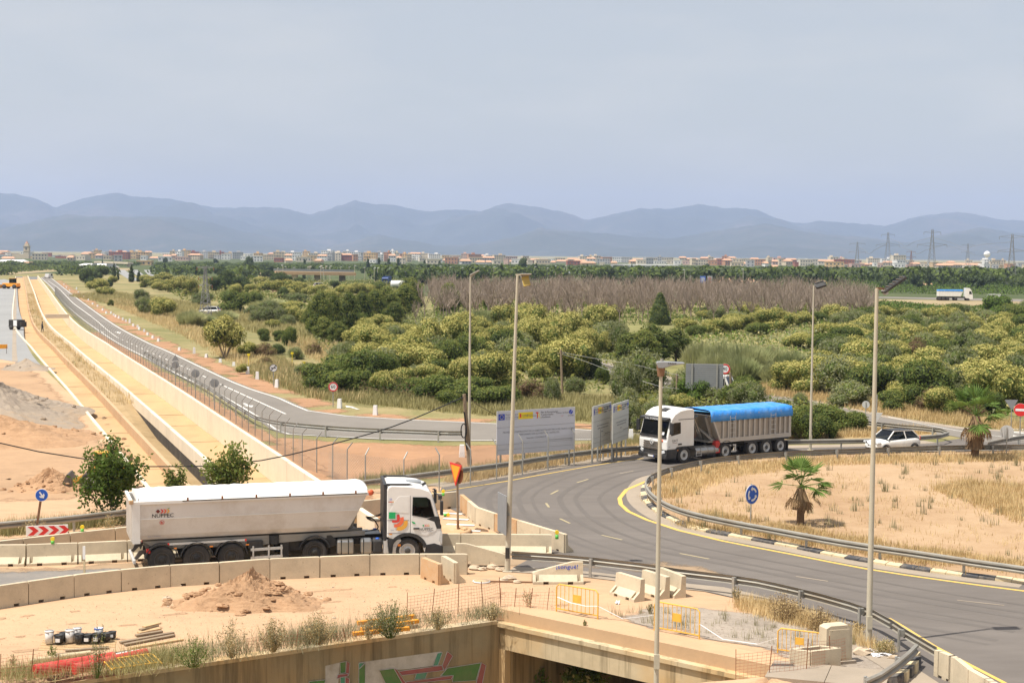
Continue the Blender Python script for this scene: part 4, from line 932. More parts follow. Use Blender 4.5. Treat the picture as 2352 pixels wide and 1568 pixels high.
# roundabout sign seen narrow
p = P(1726, 1204); zc = up_at(p, 1135); o, p = sign_post('narrow looking blue roundabout sign with white arrows on the island', (1726, 1204), 1.9, yaw_cam(p) + rad(50), r=.03)
r = 23 / pxm(p); b = MB(); disc(b, (0, 0, zc), r, .02); b.build('plate', M['sign_white'], o); b = MB(); disc(b, (0, -.014, zc), r * .93, .01); b.build('blue_disc', M['sign_blue'], o)
for k in range(3):
 b = MB(); a0 = k * 2.094 + .3; pts = [(cos(a0 + t * .26) * r * q, sin(a0 + t * .26) * r * q) for q, seq in ((.68, range(6)), (.48, range(5, -1, -1))) for t in seq]
 flat_poly(b, [(x, zc + y) for x, y in pts], -.022); e = a0 + 5 * .26; b2 = [(cos(e) * r * .82, sin(e) * r * .82), (cos(e + .4) * r * .58, sin(e + .4) * r * .58), (cos(e) * r * .34, sin(e) * r * .34)]
 flat_poly(b, [(x, zc + y) for x, y in b2], -.0225); b.build('arrow', M['sign_white'], o)
# orange yield triangle on wooden post in a concrete foot
p = P(1050, 1222); o = thing('warning_sign', 'orange inverted triangle sign with red edge on a leaning wooden post', 'road sign', p, yaw_cam(p) + rad(-64))
zt = up_at(p, 1065); s = pxm(p)
MB().bar((0, .04, .08), (-.13, .04, zt - .2), .075).build('post', M['weathered_wood'], o); MB().bar((0, .04, .08), (-.02, .04, .55), .085).build('post_foot', M['brown_steel'], o)
cx = -.14; w = .62; b = MB(); b.prism([(cx - w, zt), (cx + w, zt), (cx, zt - 1.02)], 0, -.02, lambda a, c, y: Vector((a, y - .02, c))); b.build('plate', M['sign_red'], o, bevel=.01)
b = MB(); flat_poly(b, [(cx - w * .74, zt - .09), (cx + w * .74, zt - .09), (cx, zt - .84)], -.044); b.build('orange_face', M['sign_orange'], o)
b = MB(); disc(b, (cx, .10, zt - .42), .50, .02); b.build('rear_disc', M['rust'], o)
MB().lathe([(0, .0), (1.05, .0), (1.12, .10), (1.02, .17), (.85, .14), (0, .14)], 24, P(1040, 1226) - p).build('foot', M['barrier_stained'], o)
MB().box((P(1056, 1220) - p) + Vector((0, 0, .17)), (.6, .2, .06)).build('foot_block', M['new_wood'], o)
# lying round sign and its pole
p = P(1106, 1336); o = thing('fallen_sign', 'round red edged sign lying flat on the sand with its pole', 'road sign', p)
b = MB(); b.lathe([(0, .02), (.34, .02), (.34, .05), (0, .05)], 24); b.build('plate', M['sign_white'], o); b = MB(); b.lathe([(0, .051), (.30, .052), (.30, .058), (0, .058)], 24); b.build('red_face', M['barrier_stained'], o)
MB().bar((.3, 0, .03), P(1262, 1339) - p + Vector((0, 0, .03)), .06).build('pole', M['brown_steel'], o)
# blue sign back with ribs (large panel), speed sign behind it
p = P(1617, 930); s = pxm(p); w, h = 86 / s, 58 / s; zc = up_at(p, 864); o = thing('direction_sign', 'large ribbed grey back of a direction panel among the bushes', 'road sign', p, yaw_cam(p))
for k in range(12): MB().box((0, 0, zc - h / 2 + h * (k + .5) / 12), (w, .05, h / 12 - .035)).build('slat', M['grey_sign_back'], o)
MB().box((0, .035, zc), (w - .04, .02, h - .02)).build('backing', M['chassis_grey'], o)
for x in (-.33, .33): MB().bar((x * w, -.07, 0), (x * w, -.07, zc + h / 2), .12).build('post', M['galvanised'], o)
def f0(o, zc, r):
 b = MB(); ring_(b, (0, -.011, zc), r * .72, r * .98); b.build('red_ring', M['sign_red'], o); text('number', '40', r * .9, M['print_black'], o, (0, -.016, zc), (HP, 0, 0), ext=.003)
round_sign('speed limit sign half hidden behind the large ribbed panel', (1664, 915), 847, 24, f0)
# --- project boards
def board(label, pa, pb, top, bot, shaded, full):
 a, b_ = P(*pa), P(*pb); u = (b_ - a); W = u.length; o = thing('project_board', label, 'notice board', a, math.atan2(u.y, u.x), 'project notice boards')
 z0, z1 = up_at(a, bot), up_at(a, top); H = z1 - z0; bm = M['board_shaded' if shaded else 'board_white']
 cuts = [0, .115, .235, .62, 1.0]
 for c0, c1 in zip(cuts, cuts[1:]): MB().box((W / 2, 0, z0 + H * (c0 + c1) / 2), (W, .035, H * (c1 - c0) - .016)).build('panel', bm, o)
 MB().box((W / 2, .03, (z0 + z1) / 2), (W - .02, .02, H - .02)).build('backing', M['chassis_grey'], o)
 for t in (.06, .36, .66, .94): MB().bar((W * t, .09, -.1), (W * t, .09, z1 - .05), .09).build('post', M['galvanised'], o)
 y = -.020; rot = (HP, 0, 0); zl = z0 + H * .86; fs = H * .058
 MB().box((W * .057, y, zl), (W * .078, .006, H * .138)).build('blue_flag', M['print_blue'], o)
 b = MB()
 for k in range(12): t = k * math.pi / 6; b.box((W * .057 + cos(t) * H * .045, y - .004, zl + sin(t) * H * .045), (H * .012, .004, H * .012), Matrix.Rotation(.785, 3, 'Y'))
 b.build('stars', M['sign_yellow'], o)
 text('lettering', 'Financiado por\nla Uni\u00f3n Europea', fs, M['print_grey'], o, (W * .104, y, zl + H * .018), rot, 'LEFT')
 text('lettering', 'NextGenerationEU', fs * .8, M['print_faint'], o, (W * .104, y, zl - H * .055), rot, 'LEFT')
 MB().box((W * .36, y, zl + H * .005), (W * .185, .006, H * .15)).build('yellow_strip', M['sign_yellow'], o)
 b = MB(); b.box((W * .293, y - .005, zl), (H * .05, .004, H * .07)); b.box((W * .293, y - .0055, zl + H * .045), (H * .03, .004, H * .02)); b.build('crest', M['print_red'], o)
 text('lettering', 'GOBIERNO\nDE ESPA\u00d1A', fs * .55, M['print_grey'], o, (W * .315, y - .005, zl), rot, 'LEFT'); text('lettering', 'MINISTERIO\nDE TRANSPORTES', fs * .55, M['print_grey'], o, (W * .375, y - .005, zl), rot, 'LEFT')
 b = MB(); b.box((W * .505, y, zl + H * .055), (W * .034, .006, H * .03)); b.box((W * .508, y - .0005, zl - H * .01), (W * .011, .006, H * .13)); b.build('letter_t', M['print_red'], o)
 text('letter_r', 'R', H * .17, M['sign_yellow'], o, (W * .526, y, zl - H * .02), rot)
 text('lettering', 'Plan de Recuperaci\u00f3n,\nTransformaci\u00f3n\ny Resiliencia', fs * .95, M['print_black'], o, (W * .553, y, zl), rot, 'LEFT')
 text('lettering', 'Puertos del Estado', fs * .95, M['print_grey'], o, (W * .75, y, zl + H * .02), rot, 'LEFT', sx=.95)
 b = MB(); b.bar((W * .81, y, zl - H * .04), (W * .826, y, zl - H * .06), .02, .006); b.bar((W * .826, y, zl - H * .06), (W * .845, y, zl - H * .04), .02, .006); b.build('wave_mark', M['print_red'], o)
 b = MB(); disc(b, (W * .945, y, zl + H * .03), H * .055, .006, 20); b.build('blue_emblem', M['print_blue'], o)
 MB().bar((W * .93, y - .006, zl - H * .02), (W * .962, y - .006, zl + H * .08), .02, .004).build('emblem_stroke', M['sign_white'], o)
 text('lettering', 'portcastell\u00f3', fs * .6, M['print_black'], o, (W * .945, y, zl - H * .055), rot)
 q = W / 4.5
 if full == 1: tl = ['PROYECTO CONSTRUCTIVO DE LA SUBESTACI\u00d3N EL\u00c9CTRICA DEL NUEVO ACCESO', 'FERROVIARIO SUR AL PUERTO DE CASTELL\u00d3N.', 'Inversi\u00f3n: 5.524.098,25 \u20ac']
 else: tl = ['PROYECTO CONSTRUCTIVO DEL NUEVO ACCESO', 'FERROVIARIO SUR AL PUERTO DE CASTELL\u00d3N', 'Inversi\u00f3n:']
 for k, t_ in enumerate(tl): text('lettering', t_, .125 * q, M['print_grey'], o, (W * (.54 if k < 2 else .50), y, z0 + H * (.505 - .068 * k - (.02 if k == 2 else 0))), rot, sx=.88 if full == 1 else 1.0)
 text('lettering', 'Declaraci\u00f3n de impacto ambiental: resoluci\u00f3n BOE', .07 * q, M['print_black'], o, (W * .965, y, z0 + H * .275), rot, 'RIGHT')
 return o
board('large pale project board facing the road beside the leaning lamp post', (1140, 1083), (1319, 1068), 944, 1045.5, False, 1)
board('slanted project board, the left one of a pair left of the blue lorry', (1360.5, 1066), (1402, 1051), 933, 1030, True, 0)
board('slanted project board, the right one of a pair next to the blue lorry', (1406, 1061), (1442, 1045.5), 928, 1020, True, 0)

# --- white marker blocks
def marker(px, tall, label):
 p = P(*px); o = bpy.data.objects.new('marker_post', MARK[tall]); link(o); o.location = p; o.rotation_euler = (0, 0, random.uniform(-.3, .3)); tag(o, label, 'marker post', 'white marker blocks beside the service road')
MARK = []
for h, w in ((.42, .34), (.75, .34)):
 b = MB(); b.add([(-w / 2, -w / 2, 0), (w / 2, -w / 2, 0), (w / 2, w / 2, 0), (-w / 2, w / 2, 0), (-w * .38, -w * .38, h), (w * .38, -w * .38, h), (w * .38, w * .38, h), (-w * .38, w * .38, h)], [(0, 3, 2, 1), (4, 5, 6, 7), (0, 1, 5, 4), (1, 2, 6, 5), (2, 3, 7, 6), (3, 0, 4, 7)]); MARK.append(b.mesh('marker_post', M['sign_white']))
mk = [(147, 654, 0), (153, 661, 0), (160, 668, 0), (176, 665, 1), (180, 672, 0), (186, 677, 0), (193, 683, 0), (203, 690, 0), (213, 699, 0), (224, 704, 0), (236, 713, 0), (244, 720, 0), (255, 720, 0), (261, 725, 0), (266, 728, 0), (273, 731, 0), (282, 735, 0), (289, 739, 0), (298, 742, 1), (306, 749, 0), (316, 752, 0), (320, 757, 0), (331, 762, 0), (339, 770, 0), (351, 777, 0), (364, 784, 0), (412, 805, 0), (446, 812, 1), (474, 821, 0), (506, 832, 0), (537, 840, 0), (569, 859, 1), (591, 871, 1), (636, 890, 1), (780, 937, 1), (862, 953, 1)]
for i, (x, y, t) in enumerate(mk): marker((x, y), t, f'white marker block along the service road, {ord_(len(mk) - 1 - i)} counted from the bend')
marker((1061, 1049), 1, 'white marker block standing at the foot of the old wooden pole'); marker((1449, 1011), 1, 'white marker block between the notice boards and the blue lorry')

# --- wire fence along the canal: posts with bent tops, mesh of thin wires
FENCE_W = [p for p in L(1.15)]
fn0 = smooth([Vector((p.x, p.y, 0)) for p in line([(1390, 1058), (1280, 1076), (1153, 1101), (1052, 1123), (930, 1142), (835, 1130), (790, 1112), (748, 1092)])] + FENCE_W[4:], 2.0)
org = Vector(fn0[0]); fence = thing('wire_fence', 'wire mesh fence on bent top posts beside the pale canal', 'fence', org)
b = MB(); b.bar((0, 0, -.2), (0, 0, 1.95), .048); b.bar((0, 0, 1.95), (.30, .0, 2.3), .048); FP = b.mesh('post', M['galvanised'])
fp = walk(fn0, 2.55, .5)
for p, u in fp:
 if p.y > 420: continue
 put('post', FP, fence, p - org, math.atan2(-u.x, u.y) + 0)
b = MB(); cell = .16
for (p, u), (q, u2) in zip(fp, fp[1:]):
 if p.y > 420: continue
 Ls = (q - p).length; n = int((Ls + 1.9) / (cell if p.y < 160 else cell * 2.2)); w = .007 if p.y < 160 else .014; r = Vector((u.y, -u.x, 0)) * .0
 for k in range(1, n):
  s = k * (Ls + 1.9) / n
  for sg in (1, -1):
   x0, z0 = (s, 0) if s < Ls else (Ls, s - Ls); x1, z1 = (s - 1.9, 1.9) if s > 1.9 else (0, s)
   if sg < 0: x0, x1 = Ls - x0, Ls - x1
   A, B = p + u * x0 + Vector((0, 0, z0 + .02)), p + u * x1 + Vector((0, 0, z1 + .02)); t = Vector((0, 0, w));
   b.add([A - t, B - t, B + t, A + t], [(0, 1, 2, 3)])
o = b.build('wire_mesh', M['galvanised'], fence, org); o['kind'] = 'stuff'

# --- old wooden pole, cables
p = P(1076, 1080); wp = thing('wooden_pole', 'old grey wooden pole with a coil of black cable, beside a lamp post', 'utility pole', p)
zt = up_at(p, 905); MB().cone((.1, 0, -.1), (-.28, 0, zt), .15, .10, 9).build('pole', M['weathered_wood'], wp)
b = MB(); b.tube([Vector((-.28 + .45 * cos(t) * .35, -.16, up_at(p, 988) + .40 * sin(t))) for t in np.linspace(0, 6.2, 18)], .035, 5); b.build('cable_coil', M['cable_black'], wp)
b = MB(); b.tube([Vector((-.28, -.13, zt - 1.0)), Vector((-.16, -.16, zt - 1.8)), Vector((-.2, -.16, zt - 2.6)), Vector((-.1, -.16, zt - 3.2))], .04, 5); b.build('cable_drop', M['cable_black'], wp)
top = p + Vector((-.27, 0, zt - .15))
def cable(label, pts, r, m='cable_black', org=None):
 org = pts[0]; b = MB(); b.tube([q - org for q in smooth(pts, 1.5)], r, 4); o = b.build('power_cable', M[m]); o.location = org; return tag(o, label, 'cable', 'overhead cables')
def atd(x, y, dist):
 d = _f * FPX + _R * (x - 1176) - _U * (y - 784); return Vector((0, 0, HC)) + d * (dist / d.y)
cable('thick black cable sagging across the canals to the old wooden pole', [atd(-80, 1003, 70), atd(0, 1017, 70.5), atd(90, 1037, 71.2), atd(185, 1052, 72), atd(345, 1071, 73.5), atd(480, 1070, 75), atd(600, 1057, 76.5), atd(735, 1027, 78.5), atd(900, 980, 82), atd(1000, 940, 85), top], .035)
cable('thin dark cable passing behind the notice boards', [atd(1090, 925, 92), atd(1165, 968, 93), atd(1250, 976, 95), atd(1340, 979, 97), atd(1440, 972, 99), atd(1540, 958, 101)], .022)
for i, (x, yt, yb, lean, lb) in enumerate(((1292, 803, 905, .25, 'leaning grey wooden pole before the dense yellow bushes'), (1681, 855, 928, .35, 'leaning dark wooden pole with stay wires beside the white van'), (1555, 858, 925, .1, 'thin bare pole behind the near lamp head'))):
 p = P(x, yb); b = MB(); zt = up_at(p, yt); b.cone((0, 0, -.1), (-lean * zt / 5, 0, zt), .13, .09, 8); o = thing('wooden_pole', lb, 'utility pole', p); b.build('pole', M['weathered_wood'], o); MB().bar((-lean * zt / 5 - .3, 0, zt - .3), (-lean * zt / 5 + .3, 0, zt - .3), .06).build('crossarm', M['weathered_wood'], o)
cable('pale thin wire from the leaning pole through the bushes', [atd(1288, 812, 138), atd(1340, 828, 134), atd(1420, 858, 129), atd(1520, 888, 126), atd(1560, 893, 124)], .02, 'galvanised')
cable('second pale thin wire from the leaning pole through the bushes', [atd(1288, 808, 138), atd(1360, 822, 135), atd(1450, 836, 132), atd(1560, 862, 126)], .02, 'galvanised')

# --- lattice pylons
def pylon(label, base, top_y, m, arms, wbase, grp, red=False, part=.06):
 p = Vector(base); h = up_at(p, top_y); o = thing('pylon', label, 'pylon', p, random.uniform(-.3, .3), grp); b = MB(); n = 11
 def half(t): return wbase * (1 - t) ** 1.3 + wbase * .16
 for i in range(n):
  t0, t1 = i / n, (i + 1) / n; a0, a1 = half(t0), half(t1)
  c0 = [Vector((sx * a0, sy * a0, t0 * h)) for sx, sy in ((-1, -1), (1, -1), (1, 1), (-1, 1))]; c1 = [Vector((sx * a1, sy * a1, t1 * h)) for sx, sy in ((-1, -1), (1, -1), (1, 1), (-1, 1))]
  for k in range(4):
   b.bar(c0[k], c1[k], part); b.bar(c0[k], c1[(k + 1) % 4], part * .7); b.bar(c1[k], c1[(k + 1) % 4], part * .7)
 b.build('lattice_tower', M[m], o)
 for zt, w in arms:
  b = MB(); z = zt * h; hh = half(zt)
  for s in (-1, 1):
   for sy in (-1, 1): b.bar((s * hh, sy * hh, z), (s * w, 0, z + w * .10), part * .8); b.bar((s * hh, sy * hh, z + w * .22), (s * w, 0, z + w * .10), part * .8)
  b.build('cross_arm', M[m], o)
  b = MB()
  for s in (-1, 1): b.bar((s * w, 0, z + w * .1), (s * w, 0, z + w * .1 - h * .055), part)
  b.build('insulators', M['rust' if red else m], o)
 return o
mat('pylon_grey', (.25, .25, .25), .6, .1)
for i, (x, yb, yt, lb) in enumerate(((1968, 628, 556, 'small pylon farthest to the left of the tall line before the mountains'), (2038, 625, 534, 'tall pylon with two cross arms left of the tallest one'), (2139, 640, 527, 'tallest pylon standing clear against the mountains'), (2322, 658, 538, 'large near pylon standing left of the picture edge'), (2092, 622, 576, 'small rusty pylon beside the pale tower block'), (2222, 622, 560, 'faint far pylon left of the radar dome'))):
 pb = P(x, yb); pylon(lb, pb, yt, 'pylon_grey' if i != 4 else 'rust', [(.66, up_at(pb, yt) * (.30 if i in (1, 2) else .26)), (.93, up_at(pb, yt) * (.17 if i in (1, 2) else .24))], up_at(pb, yt) * .085, 'high voltage pylons', part=.16 if i < 3 else .14)
pylon('slim lattice mast with reddish insulators standing in the reeds', P(472, 742), 612, 'pylon_grey', [(.97, 1.5), (.80, 1.2), (.66, 1.2)], .85, None, True, .09)
for i, (a, b_) in enumerate((((2038, 546), (2139, 545)), ((2062, 565), (2170, 562)), ((2139, 545), (2322, 556)), ((2170, 562), (2352, 575)), ((1968, 566), (2038, 560)))):
 qa, qb = atd(*a, P(2038, 625).y), atd(*b_, P(2139, 640).y); md = (qa + qb) / 2 - Vector((0, 0, 6)); cable(f'thin high voltage line sagging between the pylons, {ord_(i)} span', [qa, qa.lerp(md, .6) + Vector((0, 0, .6)), md, md.lerp(qb, .4) + Vector((0, 0, .6)), qb], .10, 'pylon_grey')
# ================================================================ lorries, cars, people
def wheel(parent, x, y, r, w, side, alloy=True, rimr=.30):
 """> wheel (tyre) > rim, hub; side -1: outer face looks to -y"""
 b = MB(); q = w / 2
 b.lathe([(rimr, -q * .8), (r * .82, -q), (r * .96, -q * .86), (r, -q * .6), (r, q * .6), (r * .96, q * .86), (r * .82, q), (rimr, q * .8), (rimr, -q * .8)], 28, (0, 0, 0), 'y')
 o = b.build('wheel', M['tyre_rubber'], parent, loc=(x, y, r))
 b = MB(); s = side
 b.lathe([(rimr, s * q * .82), (rimr * .93, s * q * .9), (rimr * .88, s * q * .55), (rimr * .52, s * q * .40), (rimr * .45, s * q * .75), (0, s * q * .78)], 24, (0, 0, 0), 'y')
 for k in range(10):
  a = k * .628; b.cone((rimr * .68 * cos(a), s * q * .40, rimr * .68 * sin(a)), (rimr * .68 * cos(a), s * q * .62, rimr * .68 * sin(a)), .026 * rimr / .3, .02 * rimr / .3, 6)
 b.build('rim', M['alloy' if alloy else 'rim_dark'], o)
 b = MB(); b.lathe([(rimr * .42, s * q * .6), (rimr * .40, s * q * .84), (rimr * .2, s * q * .92), (0, s * q * .92)], 14, (0, 0, 0), 'y'); b.build('hub', M['rim_dark' if alloy else 'chassis_black'], o)
 return o
def mudguard(parent, x, y, r, w, side, a0=15, a1=165, mt='black_plastic'):
 b = MB(); pr = [];
 for k in range(13):
  t = rad(a0 + (a1 - a0) * k / 12); pr.append((t, r))
 v = []
 for t, rr in pr:
  for y_ in (y - w / 2, y + w / 2):
   for q in (rr, rr + .035): v.append((x + q * cos(t), y_, .52 + q * sin(t)))
 n = 13; f = []
 for i in range(n - 1):
  a, c = i * 4, i * 4 + 4; f += [(a, c, c + 2, a + 2), (a + 1, a + 3, c + 3, c + 1), (a, a + 1, c + 1, c), (a + 2, c + 2, c + 3, a + 3)]
 f += [(0, 2, 3, 1), (4 * n - 4, 4 * n - 3, 4 * n - 1, 4 * n - 2)]
 b.add(v, f); return b.build('mudguard', M[mt], parent)
def cab_shell(parent, prof, win, hw, m, chamf=.06, name='cab'):
 """side outline with chamfered long edges, a window hole in each side"""
 cx = sum(a for a, _ in prof) / len(prof); cz = sum(c for _, c in prof) / len(prof)
 b = MB(); n = len(prof)
 def ins(a, c, k): d = math.hypot(a - cx, c - cz); return (a + (cx - a) / d * k, c + (cz - c) / d * k)
 rings = []
 for y, k in ((-hw, chamf), (-hw + chamf * .8, 0), (hw - chamf * .8, 0), (hw, chamf)): rings.append([(*ins(a, c, k), y) for a, c in prof])
 v = [(a, y, c) for r in rings for a, c, y in r]
 b.add(v, [(i * n + j, i * n + (j + 1) % n, (i + 1) * n + (j + 1) % n, (i + 1) * n + j) for i in range(3) for j in range(n)])
 for r in (rings[0], rings[3]):
  poly = [(a, c) for a, c, y in r]; V_, F_ = cdt([poly, win] if win else [poly]); c_ = V_[F_].mean(1); k_ = inpoly(c_, poly)
  if win: k_ &= ~inpoly(c_, win)
  b.add([(p[0], r[0][2], p[1]) for p in V_], [tuple(t) for t in F_[k_]])
 return b.build(name, M[m], parent)
def side_poly(parent, name, poly, y, t, m, bevel=0):
 """flat piece on a side wall: y outer plane, t thickness inward"""
 b = MB(); b.prism(poly, y, y - math.copysign(t, y), lambda a, c, h: Vector((a, h, c))); return b.build(name, M[m], parent, bevel=bevel)
def box_part(parent, name, c, d, m, bevel=0, rot=None):
 b = MB(); b.box(c, d, rot); return b.build(name, M[m], parent, bevel=bevel)
def body_skin(name, joints, edges, radii, m, parent=None, loc=(0, 0, 0), root=0, sub=2):
 me = bpy.data.meshes.new(name); me.from_pydata(joints, edges, []); me.materials.append(M[m]); o = bpy.data.objects.new(name, me); link(o, parent); o.location = loc
 sk = o.modifiers.new('skin', 'SKIN'); sk.use_smooth_shade = True
 for i, r in enumerate(radii): me.skin_vertices[0].data[i].radius = (r, r) if not isinstance(r, tuple) else r
 me.skin_vertices[0].data[root].use_root = True
 ss = o.modifiers.new('sub', 'SUBSURF'); ss.levels = 1; ss.render_levels = sub; return o

# ---------------------------------------------------------------- white tipper lorry
rrw = P(372, 1317); yawA = rad(18.5); ART = rad(-10.5); hd = Vector((cos(yawA), sin(yawA), 0)); nrm = Vector((-hd.y, hd.x, 0))
def _front(q): k_ = q - hd * 5.05; return k_ + Matrix.Rotation(ART, 3, 'Z') @ (hd * 5.05)
fr = next(rrw + hd * k * .02 for k in range(400, 700) if topx(_front(rrw + hd * k * .02 + nrm * 1.25) - Matrix.Rotation(ART, 3, 'Z') @ nrm * 1.25)[0] > 1013)
orgA = fr + nrm * 1.25
T = thing('tipper_lorry', 'white tipper lorry with a white tarpaulin and NUPPEC lettering, heading for the roundabout', 'lorry', orgA, yawA)
Lr = (fr - rrw).length                       # front bumper to rearmost axle, along the lorry
AX = [-Lr, -Lr + 1.33, -Lr + 2.66]; Y = 1.25
# chassis
b = MB()
for y in (-.42, .42): b.box((-3.3, y, .86), (5.4, .09, .26))
b.box((-5.6, 0, .95), (.9, .95, .10)); b.box((-5.3, 0, 1.08), (1.0, .9, .08)); b.build('chassis', M['chassis_black'], T)
b = MB(); b.prism([(-6.15, .55), (-6.15, 1.0), (-5.75, 1.18), (-4.4, 1.22), (-4.2, 1.02), (-4.2, .75)], -.95, .95, lambda a, c, h: Vector((a, h, c))); b.build('rear_deck', M['chassis_black'], T)
prof = [(-.02, .42), (.0, .62), (.0, 1.02), (-.02, 1.5), (-.06, 1.80), (-.40, 2.98), (-.52, 3.16), (-.85, 3.30), (-1.35, 3.38), (-2.05, 3.40), (-2.16, 3.34), (-2.20, 3.2), (-2.20, 1.16), (-2.02, 1.06)] + \
 [(-1.36 + .66 * cos(rad(t)), .54 + .66 * sin(rad(t))) for t in range(140, -1, -20)] + [(-.66, .42)]
win = [(-1.18, 2.10), (-.62, 1.98), (-.30, 2.02), (-.48, 2.76), (-.62, 2.86), (-1.16, 2.88)]
cab_shell(T, prof, win, Y, 'white_paint')
for s in (-1, 1):
 side_poly(T, 'side_window', [(a * .985 - .01, c) for a, c in win], s * (Y - .02), .012, 'window_glass')
 b = MB(); ps = win + win[:1]
 for p_, q_ in zip(ps, ps[1:]): b.bar((p_[0], s * (Y + .004), p_[1]), (q_[0], s * (Y + .004), q_[1]), .035, .02)
 b.build('window_frame', M['black_plastic'], T)
 door = [(-1.22, 1.28), (-.62, 1.20), (-.22, 1.42), (-.16, 1.86), (-.60, 1.93), (-1.22, 2.05)]
 d_ = side_poly(T, 'door', door, s * (Y + .012), .02, 'white_paint', .006)
 box_part(d_, 'handle', (-1.02, s * (Y + .03), 1.52), (.24, .03, .07), 'black_plastic', .01)
 side_poly(T, 'storage_hatch', [(-2.08, 2.25), (-1.32, 2.18), (-1.32, 2.92), (-1.72, 2.92), (-1.86, 2.75)], s * (Y + .008), .01, 'white_paint', .006)
 side_poly(T, 'pillar_trim', [(-.20, 1.50), (-.02, 1.50), (-.10, 2.02), (-.28, 2.04), (-.60, 1.92), (-.30, 1.80)], s * (Y + .014), .012, 'black_plastic')
 for z in (1.92, 1.36): box_part(T, 'panel_seam', (-1.75, s * (Y + .003), z - .03), (.86, .008, .015), 'print_grey')
 box_part(T, 'panel_seam', (-1.26, s * (Y + .003), 2.1), (.015, .008, 1.7), 'print_grey')
 side_poly(T, 'wheel_arch', [(-1.36 + r_ * cos(rad(t)), .54 + r_ * sin(rad(t))) for r_, seq in ((.80, range(168, 4, -12)), (.655, range(12, 172, 12))) for t in seq], s * (Y + .03), .20, 'black_plastic')
 side_poly(T, 'bumper_side', [(-.70, .36), (.03, .36), (.03, .74), (-.30, .86), (-.62, .80)], s * (Y + .015), .18, 'black_plastic', .01)
 side_poly(T, 'mudflap', [(-2.12, .42), (-1.98, .42), (-1.92, 1.08), (-2.18, 1.08)], s * Y, .4, 'black_plastic')
 side_poly(T, 'headlight', [(-.12, .98), (.025, .80), (.025, 1.36), (-.06, 1.42)], s * (Y + .004), .16, 'lens')
 m_ = MB(); m_.bar((-.16, s * Y, 2.80), (-.05, s * (Y + .20), 2.78), .05); m_.box((-.03, s * (Y + .22), 2.44), (.12, .20, .62)); m_.build('mirror', M['black_plastic'], T, bevel=.03)
 wheel(T, -1.36, s * 1.08, .50, .32, s, True, .30)
 wheel(T, -5.05, s * .98, .50, .56, s, False, .31)
 mudguard(T, -5.05, s * .98, .60, .62, s)
 # tanks and boxes along the frame
 for x0, x1, m_, nm in ((-4.18, -3.50, 'brushed_metal', 'fuel_tank'), (-3.24, -2.78, 'brushed_metal', 'fuel_tank'), (-2.76, -2.36, 'black_plastic', 'additive_tank'), (-2.32, -1.95, 'alloy', 'exhaust_box')):
  if nm == 'exhaust_box': x0, x1 = -2.32, -1.62
  box_part(T, nm, ((x0 + x1) / 2, s * .93, .74), (x1 - x0, .58, .62), m_, .09 if 'tank' in nm else .03)
 for x in (-4.0, -3.72, -3.12): box_part(T, 'tank_strap', (x, s * .93, .74), (.05, .605, .64), 'chassis_black', .09)
 b = MB(); b.lathe([(.075, 0), (.075, .05), (0, .055)], 12, (-2.56, s * 1.05, 1.05)); b.build('blue_cap', M['sign_blue'], T)
 box_part(T, 'marker_lamp', (-1.70, s * 1.235, .80), (.12, .02, .09), 'lamp_amber')
 b = MB(); b.box((-6.12, s * .7, .82), (.05, .30, .12)); b.build('tail_lamp', M['lamp_red'], T)
b = MB(); pts = [(-.055, 1.82), (-.395, 2.97)]
b.add([(-.04, -1.12, 1.80), (-.04, 1.12, 1.80), (-.385, 1.10, 2.97), (-.385, -1.10, 2.97), (-.09, -1.12, 1.80), (-.09, 1.12, 1.80), (-.435, 1.10, 2.97), (-.435, -1.10, 2.97)], [(0, 1, 2, 3), (7, 6, 5, 4), (0, 4, 5, 1), (1, 5, 6, 2), (2, 6, 7, 3), (3, 7, 4, 0)]); b.build('windscreen', M['dark_glass'], T)
box_part(T, 'grille', (.012, 0, 1.25), (.03, 1.7, .62), 'black_plastic', .01); box_part(T, 'bumper', (.01, 0, .55), (.10, 2.44, .36), 'black_plastic', .04)
b = MB(); b.bar((-.30, -.2, 2.95), (-.05, -.75, 2.86), .04); b.box((-.03, -.78, 2.80), (.14, .28, .16)); b.build('front_mirror', M['black_plastic'], T, bevel=.03)
b = MB(); b.box((-2.27, 0, 2.22), (.12, 2.44, 2.44))
for s in (-1, 1): b.prism([(-2.26, 3.38), (-2.2, 3.47), (-1.3, 3.46), (-1.15, 3.40), (-2.1, 3.37)], s * 1.21, s * 1.13, lambda a, c, h: Vector((a, h, c)))
b.build('rear_deflector', M['black_plastic'], T)
box_part(T, 'roof_hatch', (-1.05, .1, 3.36), (.6, .55, .05), 'grey_sign_back', .01);
b = MB(); b.bar((-.75, -.6, 3.30), (-.6, -.6, 3.40), .10); b.build('horn', M['black_plastic'], T)
b = MB(); b.box((-1.5, 0, 2.0), (1.2, 2.3, .04)); b.box((-.75, 0, 1.62), (.5, 2.2, .35)); b.box((-1.75, 0, 2.35), (.10, 2.2, 1.1)); b.box((-1.35, -.6, 1.85), (.5, .55, .14)); b.box((-1.58, -.6, 2.2), (.14, .5, .7)); b.build('interior', M['interior_dark'], T)
b = MB(); b.lathe([(.20, 0), (.23, .02), (.20, .04), (.18, .02), (.20, 0)], 16, (0, 0, 0), 'x'); o = b.build('steering_wheel', M['black_plastic'], T, loc=(-.88, -.62, 2.05)); o.rotation_euler = (0, rad(35), 0)
